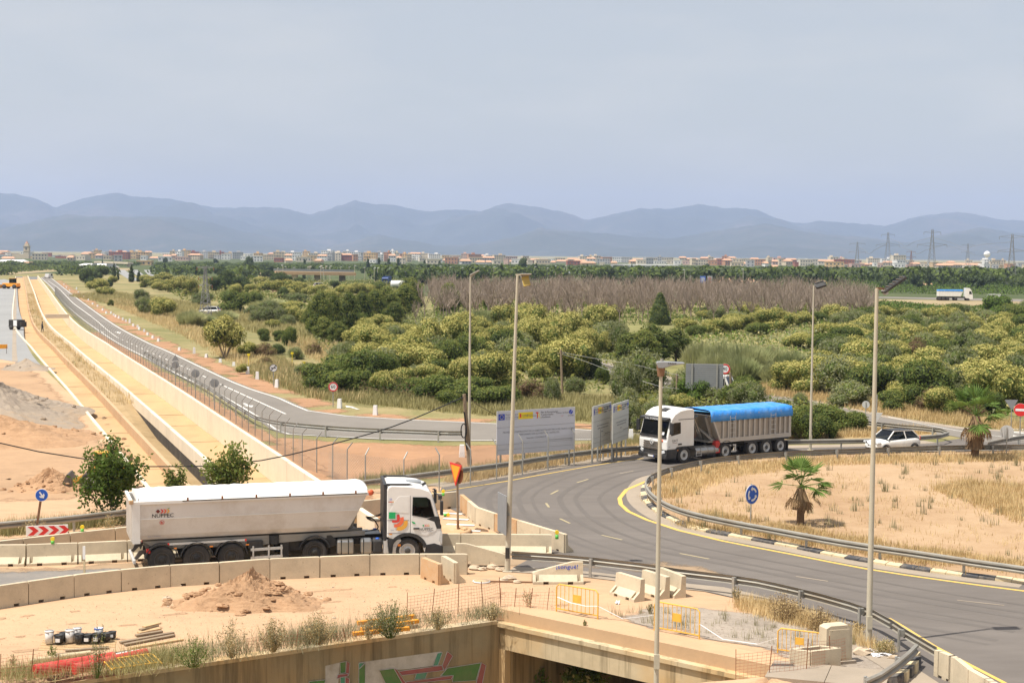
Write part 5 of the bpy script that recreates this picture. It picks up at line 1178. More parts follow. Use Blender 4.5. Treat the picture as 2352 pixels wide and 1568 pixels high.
# driver
dr = thing('person', 'driver in a green vest seated at the lorry window', 'person', orgA + (Matrix.Rotation(yawA, 3, 'Z') @ Vector((-1.25, -.85, 1.55))), yawA)
body_skin('body', [(0, 0, .25), (0, 0, .50), (-.02, 0, .82), (0, 0, .93), (.01, 0, 1.03), (.03, 0, 1.16), (-.01, -.22, .80), (.18, -.28, .58), (.42, -.14, .62), (-.01, .22, .80), (.18, .28, .58), (.42, .14, .62), (.25, -.12, .22), (.25, .12, .22)],
   [(0, 1), (1, 2), (2, 3), (3, 4), (4, 5), (2, 6), (6, 7), (7, 8), (2, 9), (9, 10), (10, 11), (0, 12), (0, 13)], [.16, .16, .15, .06, .10, .07, .06, .045, .04, .06, .045, .04, .08, .08], 'skin', dr)
body_skin('vest', [(0, 0, .22), (0, 0, .50), (-.02, 0, .80), (-.01, -.20, .82), (.10, -.27, .66), (-.01, .20, .82), (.10, .27, .66)], [(0, 1), (1, 2), (2, 3), (3, 4), (2, 5), (5, 6)], [.185, .185, .17, .085, .075, .085, .075], 'vest_green', dr)
b = MB(); b.lathe([(0, .13), (.08, .11), (.115, .04), (.12, -.02), (.10, -.05)], 12, (0, 0, 1.10)); b.build('hair', M['dark_cloth'], dr)
# decals on the cab side that faces us
yd = -(Y + .018); rz = (HP, 0, 0)
def decal(poly, m, k=0, y=None): side_poly(T, 'decal', poly, (y or yd) - .002 * k, .003, m)
decal([(-2.12, 1.96), (-1.86, 1.96), (-1.86, 2.24), (-2.12, 2.24)], 'print_green')
decal([(-1.80, 2.14), (-1.70, 2.14), (-1.68, 2.0), (-1.70, 1.84), (-1.78, 1.79), (-1.98, 1.79), (-2.0, 1.89), (-1.80, 1.89)], 'print_red')
def arc(cx, cz, r0, r1, a0, a1, n=8): return [(cx + r * cos(rad(a)), cz + r * sin(rad(a))) for r, seq in ((r1, np.linspace(a0, a1, n)), (r0, np.linspace(a1, a0, n))) for a in seq]
decal(arc(-1.86, 1.92, .20, .34, 20, -100), 'print_coral'); decal([(x - .02, z) for x, z in arc(-1.68, 1.78, .17, .34, 20, -112)], 'print_amber')
decal([(-1.22, 1.84), (-1.10, 1.80), (-1.04, 1.72), (-1.16, 1.74)], 'print_green', 3)
text('lettering', 'Geo', .09, M['print_green'], T, (-1.80, yd - .01, 2.18), rz); text('lettering', '25', .11, M['print_blue'], T, (-2.05, yd - .004, 2.80), rz)
for k, m_ in enumerate(('print_maroon', 'print_red', 'print_coral', 'print_amber')): decal([(-2.12 + k * .055, 2.66), (-2.09 + k * .055, 2.69), (-2.12 + k * .055, 2.72), (-2.15 + k * .055, 2.69)], m_)
text('lettering', 'NUPPEC', .15, M['print_black'], T, (-.62, yd - .006, 1.48), rz, sx=.98); text('lettering', 'logistics', .05, M['print_faint'], T, (-.48, yd - .006, 1.39), rz)
for k, m_ in enumerate(('print_green', 'print_red', 'print_coral', 'print_amber')):
 x = -.74 + k * .07; decal([(x, 1.60), (x + .04, 1.645), (x, 1.69), (x - .03, 1.69), (x + .01, 1.645), (x - .03, 1.60)] if k else [(x - .04, 1.645), (x, 1.60), (x + .04, 1.645), (x, 1.69)], m_, 2)
text('lettering', '460', .085, M['print_faint'], T, (-1.98, yd - .002, 1.46), rz); text('lettering', 'EUROMOD', .075, M['print_faint'], T, (-2.0, -1.226, .76), rz)
for k, m_ in enumerate(('print_red', 'sign_yellow', 'print_red')): decal([(-2.1, 1.26 + k * .022), (-1.99, 1.26 + k * .022), (-1.99, 1.28 + k * .022), (-2.1, 1.28 + k * .022)], m_)
NT = len(KIDS[T.name])
# trailer: > tub, tarpaulin, frame, running gear
xr = -Lr - 1.12; xf0, xf1 = -3.92, -3.12; zb, zt_ = 1.42, 3.02
b = MB(); sec = [(-1.20, zt_), (-1.235, 2.35), (-1.235, 2.28), (-1.13, 1.62), (-1.02, zb), (1.02, zb), (1.13, 1.62), (1.235, 2.28), (1.235, 2.35), (1.20, zt_)]
def fx(z): return xf0 + (xf1 - xf0) * (z - zb) / (zt_ - zb)
v = [(xr + .30, y, z) for y, z in sec] + [(fx(z), y, z) for y, z in sec]; n = 10
b.add(v, [(j, (j + 1) % n, n + (j + 1) % n, n + j) for j in range(n)] + [tuple(range(n))[::-1], tuple(range(n, 2 * n))]); b.build('tub', M['trailer_white'], T)
b = MB()
for s in (-1, 1):
 b.box((xr + .17, s * 1.20, 2.18), (.28, .14, 1.75)); b.bar((xr + .05, s * 1.24, zt_ - .03), (xf1, s * 1.24, zt_ - .03), .09, .12); b.bar((xr + .3, s * 1.245, 2.31), (fx(2.31) - .02, s * 1.245, 2.31), .018, .03)
b.build('tub_frame', M['white_paint'], T)
b = MB(); b.box((xr + .02, 0, 2.16), (.06, 2.2, 1.62));
for y in (-.9, -.45, 0, .45, .9): b.box((xr - .02, y, 2.16), (.04, .06, 1.5))
b.build('tailgate', M['trailer_white'], T); box_part(T, 'tailgate_beam', (xr - .02, 0, zt_ + .05), (.12, 2.5, .12), 'white_paint', .02)
# tarpaulin: crowned sheet with soft ripples
nx, ny = 46, 12; V_ = []
for i in range(nx + 1):
 x = xr + .20 + (xf1 + .02 - xr - .20) * i / nx
 for j in range(ny + 1):
  t = -1 + 2 * j / ny; e = abs(t) ** 6; y = t * 1.27
  z = zt_ + .30 * (1 - abs(t) ** 2.6) + .06 - e * .13 + .012 * sin(i * 2.1 + j * .3) * (1 - e) + (.015 if i % 5 == 0 else 0) * (1 - e) - (.05 * max(0, 1 - i / 2.0)) * (1 - e)
  V_.append((x, y, z))
Fq = [(i * (ny + 1) + j, (i + 1) * (ny + 1) + j, (i + 1) * (ny + 1) + j + 1, i * (ny + 1) + j + 1) for i in range(nx) for j in range(ny)]
o = bpy.data.objects.new('tarpaulin', np_mesh('tarpaulin', V_, Fq, M['white_tarp'], smooth=True)); link(o, T); md = o.modifiers.new('solid', 'SOLIDIFY'); md.thickness = .012; md.offset = -1
b = MB(); b.prism([(-1.22, zt_), (1.22, zt_), (1.1, zt_ + .22), (0, zt_ + .34), (-1.1, zt_ + .22)], xf1 - .02, xf1 - .05, lambda a, c, h: Vector((h, a, c))); b.prism([(-1.22, zt_), (1.22, zt_), (1.1, zt_ + .22), (0, zt_ + .34), (-1.1, zt_ + .22)], xr + .24, xr + .20, lambda a, c, h: Vector((h, a, c))); b.build('tarpaulin_end', M['white_tarp'], T)
b = MB(); b.bar((xr + 1.9, -1.295, zt_ + .0), (xf1 - .05, -1.295, zt_ + .0), .03); b.build('roller_tube', M['black_plastic'], T)
for k in range(6): box_part(T, 'tarp_strap', (xr + 2.1 + k * 1.32, -1.30, zt_ + .07), (.07, .02, .15), 'rust')
b = MB(); b.lathe([(0, 0), (.13, 0), (.13, .03), (0, .03)], 16, (xf1 + .10, -1.24, zt_ + .02), 'y'); b.build('crank_wheel', M['print_coral'], T)
box_part(T, 'corner_marker', (xr - .02, -1.26, zt_ + .03), (.16, .14, .16), 'barrier_stained', .02)
b = MB()
for y in (-.5, .5): b.prism([(xr + .45, 1.38), (-4.3, 1.38), (-3.2, 1.38), (-3.2, 1.16), (-4.6, 1.12), (-6.2, 1.0), (-7.4, .86), (xr + .6, .86)], y - .06, y + .06, lambda a, c, h: Vector((a, h, c)))
for x in (xr + .6, -7.0, -5.2, -3.4): b.box((x, 0, 1.2), (.12, 1.0, .2))
b.build('trailer_frame', M['chassis_grey'], T)
b = MB()
for s in (-1, 1): b.prism([(xr + .45, 1.34), (-3.2, 1.34), (-3.2, 1.14), (-4.4, 1.12), (-6.3, 1.02), (-7.4, .95), (xr + .9, 1.0)], s * 1.02, s * .98, lambda a, c, h: Vector((a, h, c)))
b.build('frame_skirt', M['chassis_grey'], T)
b = MB(); b.bar((-3.72, -.55, 1.42), (-3.28, -.55, 2.75), .16); b.bar((-3.72, .55, 1.42), (-3.28, .55, 2.75), .16); b.build('front_brace', M['chassis_grey'], T)
b = MB(); b.cone((-3.62, 0, 1.40), (-3.40, 0, 2.7), .12, .10, 12); b.build('lift_cylinder', M['brushed_metal'], T)
for x in AX:
 for s in (-1, 1): wheel(T, x, s * 1.04, .52, .40, s, False, .30); mudguard(T, x, s * 1.04, .61, .46, s, 8, 172)
 b = MB(); b.cone((x, -1.0, .52), (x, 1.0, .52), .09, .09, 8); b.build('axle', M['chassis_black'], T)
for s in (-1, 1):
 b = MB(); b.bar((AX[0] + .25, s * 1.24, 1.215), (AX[2] + .55, s * 1.24, 1.24), .03, .075); b.build('side_rail', M['alloy'], T)
 for x in (AX[0] + .25, AX[2] + .55): box_part(T, 'reflector', (x, s * 1.24, 1.22 if x < AX[1] else 1.24), (.06, .04, .09), 'lamp_red')
 for x in (AX[0] + .5, AX[1] + .55, AX[2] + .62): box_part(T, 'marker_lamp', (x, s * 1.25, 1.04), (.12, .03, .05), 'lamp_amber')
 b = MB()
 for z in (.80, .45): b.bar((AX[2] + .75, s * 1.2, z), (-6.55, s * 1.2, z + .02), .03, .11)
 for x in (AX[2] + .85, -7.1, -6.6): b.bar((x, s * 1.19, .42), (x, s * 1.19, .95), .06)
 b.build('underrun_guard', M['alloy'], T)
 b = MB(); b.box((-6.40, s * .85, .72), (.26, .30, .95)); b.build('landing_leg', M['chassis_black'], T, bevel=.02)
 box_part(T, 'tool_box', (-7.62, s * .98, 1.00), (.62, .40, .34), 'black_plastic', .04); b = MB(); b.cone((-6.86, s * 1.0, .98), (-6.86, s * 1.0, 1.34), .20, .20, 14); b.build('water_can', M['black_plastic'], T, bevel=.03)
 b = MB(); b.prism([(xr + .55, .95), (xr + .30, .90), (xr + .12, .62), (xr + .22, .56), (xr + .42, .78), (xr + .60, .82)], s * .8 - .08, s * .8 + .08, lambda a, c, h: Vector((a, h, c))); b.build('bumper_bracket', M['dark_steel'], T)
 box_part(T, 'tail_lamp', (xr + .62, s * 1.05, .95), (.14, .34, .16), 'lamp_red', .02)
box_part(T, 'rear_bumper', (xr + .10, 0, .52), (.10, 2.3, .16), 'alloy', .02)
box_part(T, 'oval_lamp', (-5.10, -1.035, 1.20), (.12, .02, .05), 'lamp_amber')
# hoses between cab and trailer
for k, (z0, sag, r_) in enumerate(((1.98, .25, .011), (1.75, .28, .011), (1.72, .38, .011))):
 b = MB(); pts = []
 for i in range(150):
  t = i / 149; x = -3.0 + .72 * t; z = 1.80 + (z0 - 1.80) * t - sag * 4 * t * (1 - t) * .35; a = i * .9; pts.append((x, -.35 - k * .06 + .045 * cos(a), z + .045 * sin(a)))
 b.tube(pts, r_, 3); b.build('coiled_hose', M['black_plastic'], T)
b = MB(); b.tube(smooth([Vector(q) for q in ((-3.0, -.6, 1.86), (-2.75, -.6, 1.75), (-2.55, -.6, 1.40), (-2.60, -.6, 1.28), (-3.0, -.6, 1.24), (-3.5, -.6, 1.2))], .1), .025, 6); b.build('air_hose', M['cable_black'], T)
box_part(T, 'catwalk', (-2.75, 0, 1.06), (.75, .9, .03), 'galvanised')
yt = -1.245
tl = [(xr + .98 + k * .115, m_) for k, m_ in enumerate(('print_maroon', 'print_red', 'print_coral', 'print_amber'))]
for k, (x, m_) in enumerate(tl):
 z = 2.62; q = .085; side_poly(T, 'decal', [(x - q, z), (x, z - q), (x + q, z), (x, z + q)] if k == 0 else [(x - .03, z - q), (x + .03, z - q), (x + .10, z), (x + .03, z + q), (x - .03, z + q), (x + .04, z)], yt - .004, .006, m_)
side_poly(T, 'decal', [(tl[3][0] + .02, 2.72), (tl[3][0] + .10, 2.76), (tl[3][0] + .07, 2.71)], yt - .004, .006, 'print_green')
text('lettering', 'NUPPEC', .22, M['print_black'], T, (xr + 1.16, yt - .004, 2.43), rz, sx=1.02); text('lettering', 'logistics', .07, M['print_faint'], T, (xr + 1.38, yt - .004, 2.335), rz)
b = MB(); ring_(b, (xr + 1.13, 0, 2.15), .075, .09, .004, 20); b.bar((xr + 1.07, -.002, 2.21), (xr + 1.19, -.002, 2.09), .015, .004); b.box((xr + 1.12, -.001, 2.14), (.07, .003, .05)); o = b.build('prohibition_mark', M['print_red'], T); o.location = (0, yt + .01, 0)
text('lettering', 'GRANALU', .085, M['print_faint'], T, (-4.45, -1.135, 1.56), (rad(84), 0, 0)); text('lettering', 'GRANALU', .07, M['print_faint'], T, (-3.6, -1.026, 1.27), rz)
text('lettering', 'DEL CRISTAL', .085, M['print_faint'], T, (xr + .85, -1.14, 1.55), (rad(84), 0, 0))

# ---------------------------------------------------------------- second lorry: white cab with dark lower half, ribbed trailer under a blue cover
f2, r2 = P(1571, 1063.5), P(1793, 1041.5)
h2 = (f2 - r2).normalized(); yawB = math.atan2(h2.y, h2.x); n2 = Vector((h2.y, -h2.x, 0))   # towards the far side
lenB = (f2 - r2).length; lf = Vector((-h2.y, h2.x, 0))          # local +y: the side that faces us
orgB = f2 + h2 * 1.42 - lf * 1.22
B = thing('tipper_lorry', 'lorry with white and charcoal cab and ribbed trailer under a bright blue cover', 'lorry', orgB, yawB)
axB = [-1.42 - lenB, -1.42 - lenB + 1.25, -1.42 - lenB + 2.5]; xdr = -4.85
b = MB()
for y in (-.42, .42): b.box((-3.3, y, .86), (5.6, .09, .26))
b.box((-5.1, 0, 1.08), (1.4, .9, .10)); b.build('chassis', M['chassis_black'], B)
prof2 = [(.0, 1.02), (.01, 1.55), (-.05, 1.90), (-.30, 2.95), (-.38, 3.16), (-.62, 3.46), (-1.05, 3.68), (-1.6, 3.76), (-2.05, 3.74), (-2.18, 3.66), (-2.20, 3.3), (-2.20, 1.16), (-2.02, 1.16), (-.80, 1.16), (-.70, 1.02)]
win2 = [(-1.10, 2.10), (-.36, 1.96), (-.30, 2.06), (-.44, 2.74), (-.56, 2.86), (-1.08, 2.88)]
cab_shell(B, prof2, win2, 1.25, 'white_paint')
low2 = [(-.0, .40), (.02, .6), (.02, 1.02), (-.70, 1.02), (-.80, 1.155), (-2.20, 1.155), (-2.20, .92), (-2.05, .90)] + [(-1.42 + .64 * cos(rad(t)), .52 + .64 * sin(rad(t))) for t in range(130, -1, -22)] + [(-.74, .40)]
b = MB(); b.prism(low2, -1.26, 1.26, lambda a, c, h: Vector((a, h, c))); b.build('lower_cab', M['black_plastic'], B, bevel=.02)
for s in (-1, 1):
 side_poly(B, 'side_window', [(a, c) for a, c in win2], s * 1.235, .012, 'dark_glass')
 d_ = side_poly(B, 'door', [(-1.16, 1.30), (-.10, 1.30), (-.10, 1.84), (-.34, 1.90), (-1.16, 2.06)], s * 1.262, .02, 'white_paint', .006)
 box_part(d_, 'handle', (-1.02, s * 1.28, 1.36), (.30, .03, .10), 'black_plastic', .02)
 b = MB(); b.bar((-.20, s * 1.25, 2.92), (-.14, s * 1.48, 2.90), .05); b.box((-.14, s * 1.50, 2.50), (.14, .24, .78)); b.build('mirror', M['black_plastic'], B, bevel=.03)
 box_part(B, 'headlight', (.0, s * .98, .86), (.10, .44, .22), 'lens', .03, Matrix.Rotation(s * .35, 3, 'X') @ Matrix.Rotation(s * .3, 3, 'Z'))
 box_part(B, 'fog_lamp', (.03, s * 1.0, .58), (.06, .3, .10), 'chassis_grey', .02)
 wheel(B, -1.42, s * 1.09, .50, .32, s, True, .30); wheel(B, xdr, s * .98, .50, .56, s, True, .31); mudguard(B, xdr, s * .98, .60, .62, s)
 b = MB(); b.cone((-4.25, s * .92, .72), (-2.35, s * .92, .72), .34, .34, 20); b.build('fuel_tank', M['brushed_metal'], B, bevel=.02)
 for x in (-3.9, -3.35, -2.8): b = MB(); b.cone((x - .03, s * .92, .72), (x + .03, s * .92, .72), .35, .35, 20); b.build('tank_strap', M['chassis_grey'], B)
 b = MB();
 for z in (.45, .62, .8): b.bar((-2.75, s * 1.285, z), (-2.35, s * 1.285, z), .03)
 for x in (-2.75, -2.35): b.bar((x, s * 1.285, .4), (x, s * 1.285, .95), .03)
 b.build('step_ladder', M['alloy'], B)
 box_part(B, 'roof_side_trim', (-1.55, s * 1.25, 3.06), (1.3, .02, .04), 'black_plastic'); box_part(B, 'marker_lamp', (-.86, s * 1.265, .95), (.08, .02, .06), 'lamp_amber')
b = MB(); b.add([(-.015, -1.14, 1.92), (-.015, 1.14, 1.92), (-.265, 1.12, 2.93), (-.265, -1.12, 2.93), (-.08, -1.14, 1.92), (-.08, 1.14, 1.92), (-.33, 1.12, 2.93), (-.33, -1.12, 2.93)], [(0, 1, 2, 3), (7, 6, 5, 4), (0, 4, 5, 1), (1, 5, 6, 2), (2, 6, 7, 3), (3, 7, 4, 0)]); b.build('windscreen', M['dark_glass'], B)
box_part(B, 'windscreen_base', (.0, 0, 1.87), (.06, 2.36, .14), 'black_plastic', .02)
b = MB(); b.prism([(-.24, 2.96), (.02, 3.0), (.02, 3.14), (-.34, 3.22)], -1.2, 1.2, lambda a, c, h: Vector((a, h, c))); b.build('sun_visor', M['black_plastic'], B, bevel=.02)
text('lettering', "Crist. D'ONGALEZ", .17, M['sign_white'], B, (.034, 0, 3.07), (HP, 0, HP), ext=.004)
b = MB()
for k in range(4): b.box((.035, 0, 1.02 + k * .15), (.05, 1.66 - k * .04, .085))
b.build('grille', M['dark_steel'], B); b = MB(); ring_(b, (0, 0, 0), .135, .165, .03, 24)
for a in (90, 210, 330): b.bar((0, -.015, 0), (.15 * cos(rad(a)), -.015, .15 * sin(rad(a))), .035, .02)
o = b.build('star_emblem', M['lens'], B); o.location = (.075, 0, 1.50); o.rotation_euler = (0, 0, HP)
box_part(B, 'bumper', (.03, 0, .52), (.12, 2.5, .30), 'black_plastic', .05); box_part(B, 'number_plate', (.095, -.05, .50), (.02, .52, .12), 'sign_white', .004); box_part(B, 'plate_band', (.107, .19, .50), (.004, .05, .12), 'print_blue')
for s in (-.45, .35): b = MB(); b.bar((.03, s, 1.93), (-.06, s + .45, 2.25), .02); b.build('wiper', M['black_plastic'], B)
box_part(B, 'windscreen_card', (-.065, .72, 2.12), (.005, .42, .20), 'sign_white', 0, Matrix.Rotation(rad(-14), 3, 'Y'))
b = MB(); b.lathe([(0, 0), (.10, 0), (.10, .006), (0, .006)], 16, (.02, .82, 1.62), 'x'); b.build('round_sticker', M['print_coral'], B)
text('lettering', 'GHT', .24, M['print_black'], B, (-.62, 1.268, 1.62), (HP, 0, math.pi)); text('lettering', 'TRANSPORTES', .06, M['print_maroon'], B, (-.62, 1.268, 1.47), (HP, 0, math.pi))
text('lettering', '1845', .08, M['print_faint'], B, (-.18, 1.268, 1.22), (HP, 0, math.pi))
box_part(B, 'roof_hatch', (-.95, 0, 3.66), (.5, .6, .06), 'black_plastic', .02, Matrix.Rotation(rad(12), 3, 'Y'))
b = MB(); b.box((-1.5, 0, 1.6), (1.2, 2.3, .04)); b.box((-.75, 0, 1.62), (.5, 2.2, .35)); b.box((-1.75, 0, 2.35), (.10, 2.2, 1.4)); b.build('interior', M['interior_dark'], B)
# trailer
xr2 = axB[0] - .85; zb2, zt2 = 1.22, 3.15; g0, g1 = -4.35, -3.55
def fx2(z): return g0 + (g1 - g0) * (z - zb2) / (zt2 - zb2)
b = MB(); v = [(xr2, y, z) for y, z in ((-1.18, zb2), (1.18, zb2), (1.18, zt2), (-1.18, zt2))] + [(fx2(z), y, z) for y, z in ((-1.18, zb2), (1.18, zb2), (1.18, zt2), (-1.18, zt2))]
b.add(v, [(0, 1, 2, 3), (7, 6, 5, 4), (0, 4, 5, 1), (1, 5, 6, 2), (2, 6, 7, 3), (3, 7, 4, 0)]); b.build('tub', M['aluminium_body'], B)
nr = 14
for k in range(nr):
 x = xr2 + .10 + (fx2(zb2) - .25 - xr2 - .1) * k / (nr - 1)
 for s in (-1, 1): box_part(B, 'rib', (x, s * 1.225, (zb2 + zt2) / 2 + .08), (.13 if k else .2, .09, zt2 - zb2 - .16), 'aluminium_rib', .015)
for s in (-1, 1):
 b = MB(); b.box(((xr2 + g0) / 2, s * 1.23, zb2 + .14), (g0 - xr2, .10, .30)); b.build('bottom_rail', M['aluminium_rib'], B); b = MB(); b.box(((xr2 + g1) / 2, s * 1.22, zt2 - .02), (g1 - xr2, .12, .16)); b.build('top_rail', M['aluminium_rib'], B)
 b = MB(); b.bar((fx2(zb2) - .05, s * 1.225, zb2 + .02), (fx2(zt2) - .06, s * 1.225, zt2 - .05), .12); b.build('rib', M['aluminium_rib'], B)
 for x in (fx2(zb2) - 1.0, xr2 + 1.65):
  b = MB()
  for dx in (-.22, .22): b.bar((x + dx, s * 1.30, zb2 + .2), (x + dx, s * 1.30, zt2 - .1), .03)
  for z in np.linspace(zb2 + .3, zt2 - .25, 5): b.bar((x - .22, s * 1.30, z), (x + .22, s * 1.30, z), .03)
  b.build('ladder', M['alloy'], B)
b = MB(); b.bar((g0 + .2, 1.0, zb2), (g1 + .2, -.9, zt2 - .1), .14); b.bar((g0 + .2, -1.0, zb2), (g1 + .2, .2, zt2 - .1), .14); b.bar((g0 + .05, .6, zb2 + .1), (g1 + .1, .9, zt2 - .1), .14); b.build('front_brace', M['aluminium_rib'], B)
b = MB(); b.cone((g0 + .3, 0, 1.2), (g1 + .25, 0, 2.9), .13, .11, 12); b.build('lift_cylinder', M['brushed_metal'], B)
nx, ny = 40, 14; V_ = []
for i in range(nx + 1):
 x = xr2 - .10 + (g1 + .15 - xr2) * i / nx
 for j in range(ny + 1):
  t = -1 + 2 * j / ny; a = abs(t)
  if a > .72: y = math.copysign(1.30, t); z = zt2 + .30 - (a - .72) / .28 * .72
  else: y = t / .72 * 1.27; z = zt2 + .42 - .12 * (a / .72) ** 3
  z += .02 * sin(i * 1.3) * (1 - a) + .018 * sin(i * 2.9 + j); y += .02 * sin(i * 1.7 + j * 2)
  if i == 0: z = min(z, zt2 + .33 - .3 * a)
  V_.append((x, y, z))
Fq = [(i * (ny + 1) + j, (i + 1) * (ny + 1) + j, (i + 1) * (ny + 1) + j + 1, i * (ny + 1) + j + 1) for i in range(nx) for j in range(ny)]
o = bpy.data.objects.new('tarpaulin', np_mesh('tarpaulin', V_, Fq, M['blue_tarp'], smooth=True)); link(o, B); md = o.modifiers.new('solid', 'SOLIDIFY'); md.thickness = .015; md.offset = -1
b = MB(); b.prism([(-1.26, zt2 - .35), (1.26, zt2 - .35), (1.24, zt2 + .3), (0, zt2 + .40), (-1.24, zt2 + .3)], xr2 - .09, xr2 - .06, lambda a, c, h: Vector((h, a, c))); b.build('tarpaulin_end', M['blue_tarp'], B)
mat('blue_flap', (.10, .42, .80), .5, .08, 2, bump=.3, bscale=4)
b = MB(); b.add([(g1 + .12, -1.28, zt2 + .30), (g1 + .12, 1.28, zt2 + .30), (-2.3, 1.15, zt2 + .44), (-2.3, -1.15, zt2 + .44), (g1 + .12, -1.28, zt2 + .26), (g1 + .12, 1.28, zt2 + .26), (-2.3, 1.15, zt2 + .40), (-2.3, -1.15, zt2 + .40)], [(0, 1, 2, 3), (7, 6, 5, 4), (0, 4, 5, 1), (1, 5, 6, 2), (2, 6, 7, 3), (3, 7, 4, 0)]); b.build('front_flap', M['blue_flap'], B)
b = MB()
for y in (-.5, .5): b.box(((xr2 + .4 - 3.9) / 2, y, 1.15), (-3.9 - xr2 - .4, .12, .30))
b.build('trailer_frame', M['chassis_black'], B); box_part(B, 'fifth_wheel_plate', (-4.4, 0, 1.28), (1.6, 2.0, .10), 'chassis_grey')
for x in axB:
 for s in (-1, 1): wheel(B, x, s * 1.04, .51, .40, s, True, .30)
for s in (-1, 1):
 box_part(B, 'wheel_skirt', ((axB[0] + axB[2]) / 2, s * 1.2, 1.16), (3.9, .05, .22), 'black_plastic'); box_part(B, 'red_extinguisher_box', (axB[2] + 2.95, s * 1.05, .92), (.38, .36, .86), 'red_plastic', .04)
 b = MB(); xx = axB[2] + 1.4
 for z in (.95, .52): b.bar((xx, s * 1.18, z), (xx + 1.15, s * 1.18, z), .03, .12)
 for q_ in (.05, 1.1): b.bar((xx + q_, s * 1.17, .45), (xx + q_, s * 1.17, 1.0), .08)
 b.build('underrun_guard', M['alloy'], B); box_part(B, 'mudflap', (axB[0] - .62, s * 1.0, .55), (.04, .5, .7), 'black_plastic'); box_part(B, 'landing_leg', (axB[2] + 3.5, s * .7, .75), (.16, .16, .9), 'chassis_black')
box_part(B, 'rear_bumper', (xr2 + .1, 0, .62), (.1, 2.3, .14), 'chassis_grey', .02)

def squash(root, k):
 for o_ in KIDS[root.name]:
  if o_.name.split('.')[0] in ('wheel', 'mudguard', 'axle'): continue
  o_.location.z *= k
  if o_.type == 'FONT': o_.scale.y *= k
  elif o_.name.split('.')[0] in ('steering_wheel', 'star_emblem'): continue
  else: o_.scale.z *= k
squash(T, .925); squash(B, .865)
TR = Matrix.Translation((-5.05, 0, 0)) @ Matrix.Rotation(ART, 4, 'Z') @ Matrix.Translation((5.05, 0, 0))     # tractor turned at the kingpin
for o_ in KIDS[T.name][:NT]: o_.matrix_basis = TR @ o_.matrix_basis
bpy.context.view_layer.update(); dr.location.z = 1.55 * .88; dr.scale.z = .93; bpy.context.view_layer.update(); dr.matrix_basis = T.matrix_basis @ TR @ T.matrix_basis.inverted() @ dr.matrix_basis
# ---------------------------------------------------------------- far lorry on the highway and plain vehicles
def small_lorry(label, p, yaw, tarp='blue_tarp', sc=1.0):
 o = thing('tipper_lorry', label, 'lorry', p, yaw); o.scale = (sc,) * 3
 pr = [(0, .5), (0, 1.4), (-.1, 1.9), (-.4, 3.0), (-.9, 3.7), (-2.1, 3.75), (-2.15, .9), (-.7, .5)]
 b = MB(); b.prism(pr, -1.24, 1.24, lambda a, c, h: Vector((a, h, c))); b.build('cab', M['white_paint'], o, bevel=.05)
 for s in (-1, 1): side_poly(o, 'side_window', [(-1.1, 2.0), (-.3, 1.95), (-.5, 2.8), (-1.1, 2.85)], s * 1.25, .02, 'dark_glass')
 b = MB(); b.add([(-.05, -1.1, 1.9), (-.05, 1.1, 1.9), (-.36, 1.1, 2.95), (-.36, -1.1, 2.95), (-.15, -1.1, 1.9), (-.15, 1.1, 1.9), (-.46, 1.1, 2.95), (-.46, -1.1, 2.95)], [(0, 1, 2, 3), (7, 6, 5, 4), (0, 4, 5, 1), (1, 5, 6, 2), (2, 6, 7, 3), (3, 7, 4, 0)]); b.build('windscreen', M['dark_glass'], o)
 b = MB(); b.prism([(-9.9, 1.3), (-3.5, 1.3), (-2.8, 2.9), (-9.9, 2.9)], -1.2, 1.2, lambda a, c, h: Vector((a, h, c))); b.build('tub', M['white_paint'], o)
 for k in range(9): box_part(o, 'rib', (-9.7 + k * .75, 0, 2.1), (.12, 2.5, 1.5), 'white_paint')
 b = MB(); b.prism([(-9.95, 2.75), (-2.8, 2.75), (-2.9, 3.25), (-9.9, 3.2)], -1.26, 1.26, lambda a, c, h: Vector((a, h, c))); b.build('tarpaulin', M[tarp], o, bevel=.08)
 b = MB(); b.box((-5.5, 0, 1.0), (9, 1.0, .4)); b.build('chassis', M['chassis_black'], o)
 for x in (-1.4, -4.9, -7.2, -8.4, -9.5):
  for s in (-1, 1): b = MB(); b.lathe([(0, s * .2), (.3, s * .2), (.5, s * .15), (.5, -s * .2), (0, -s * .2)], 14, (0, 0, 0), 'y'); b.build('wheel', M['tyre_rubber'], o, loc=(x, s * 1.05, .5))
 return o
q = P(2232, 691); small_lorry('distant white tipper lorry with blue cover on the highway embankment', q, rad(-3), 'blue_tarp', 1.0)

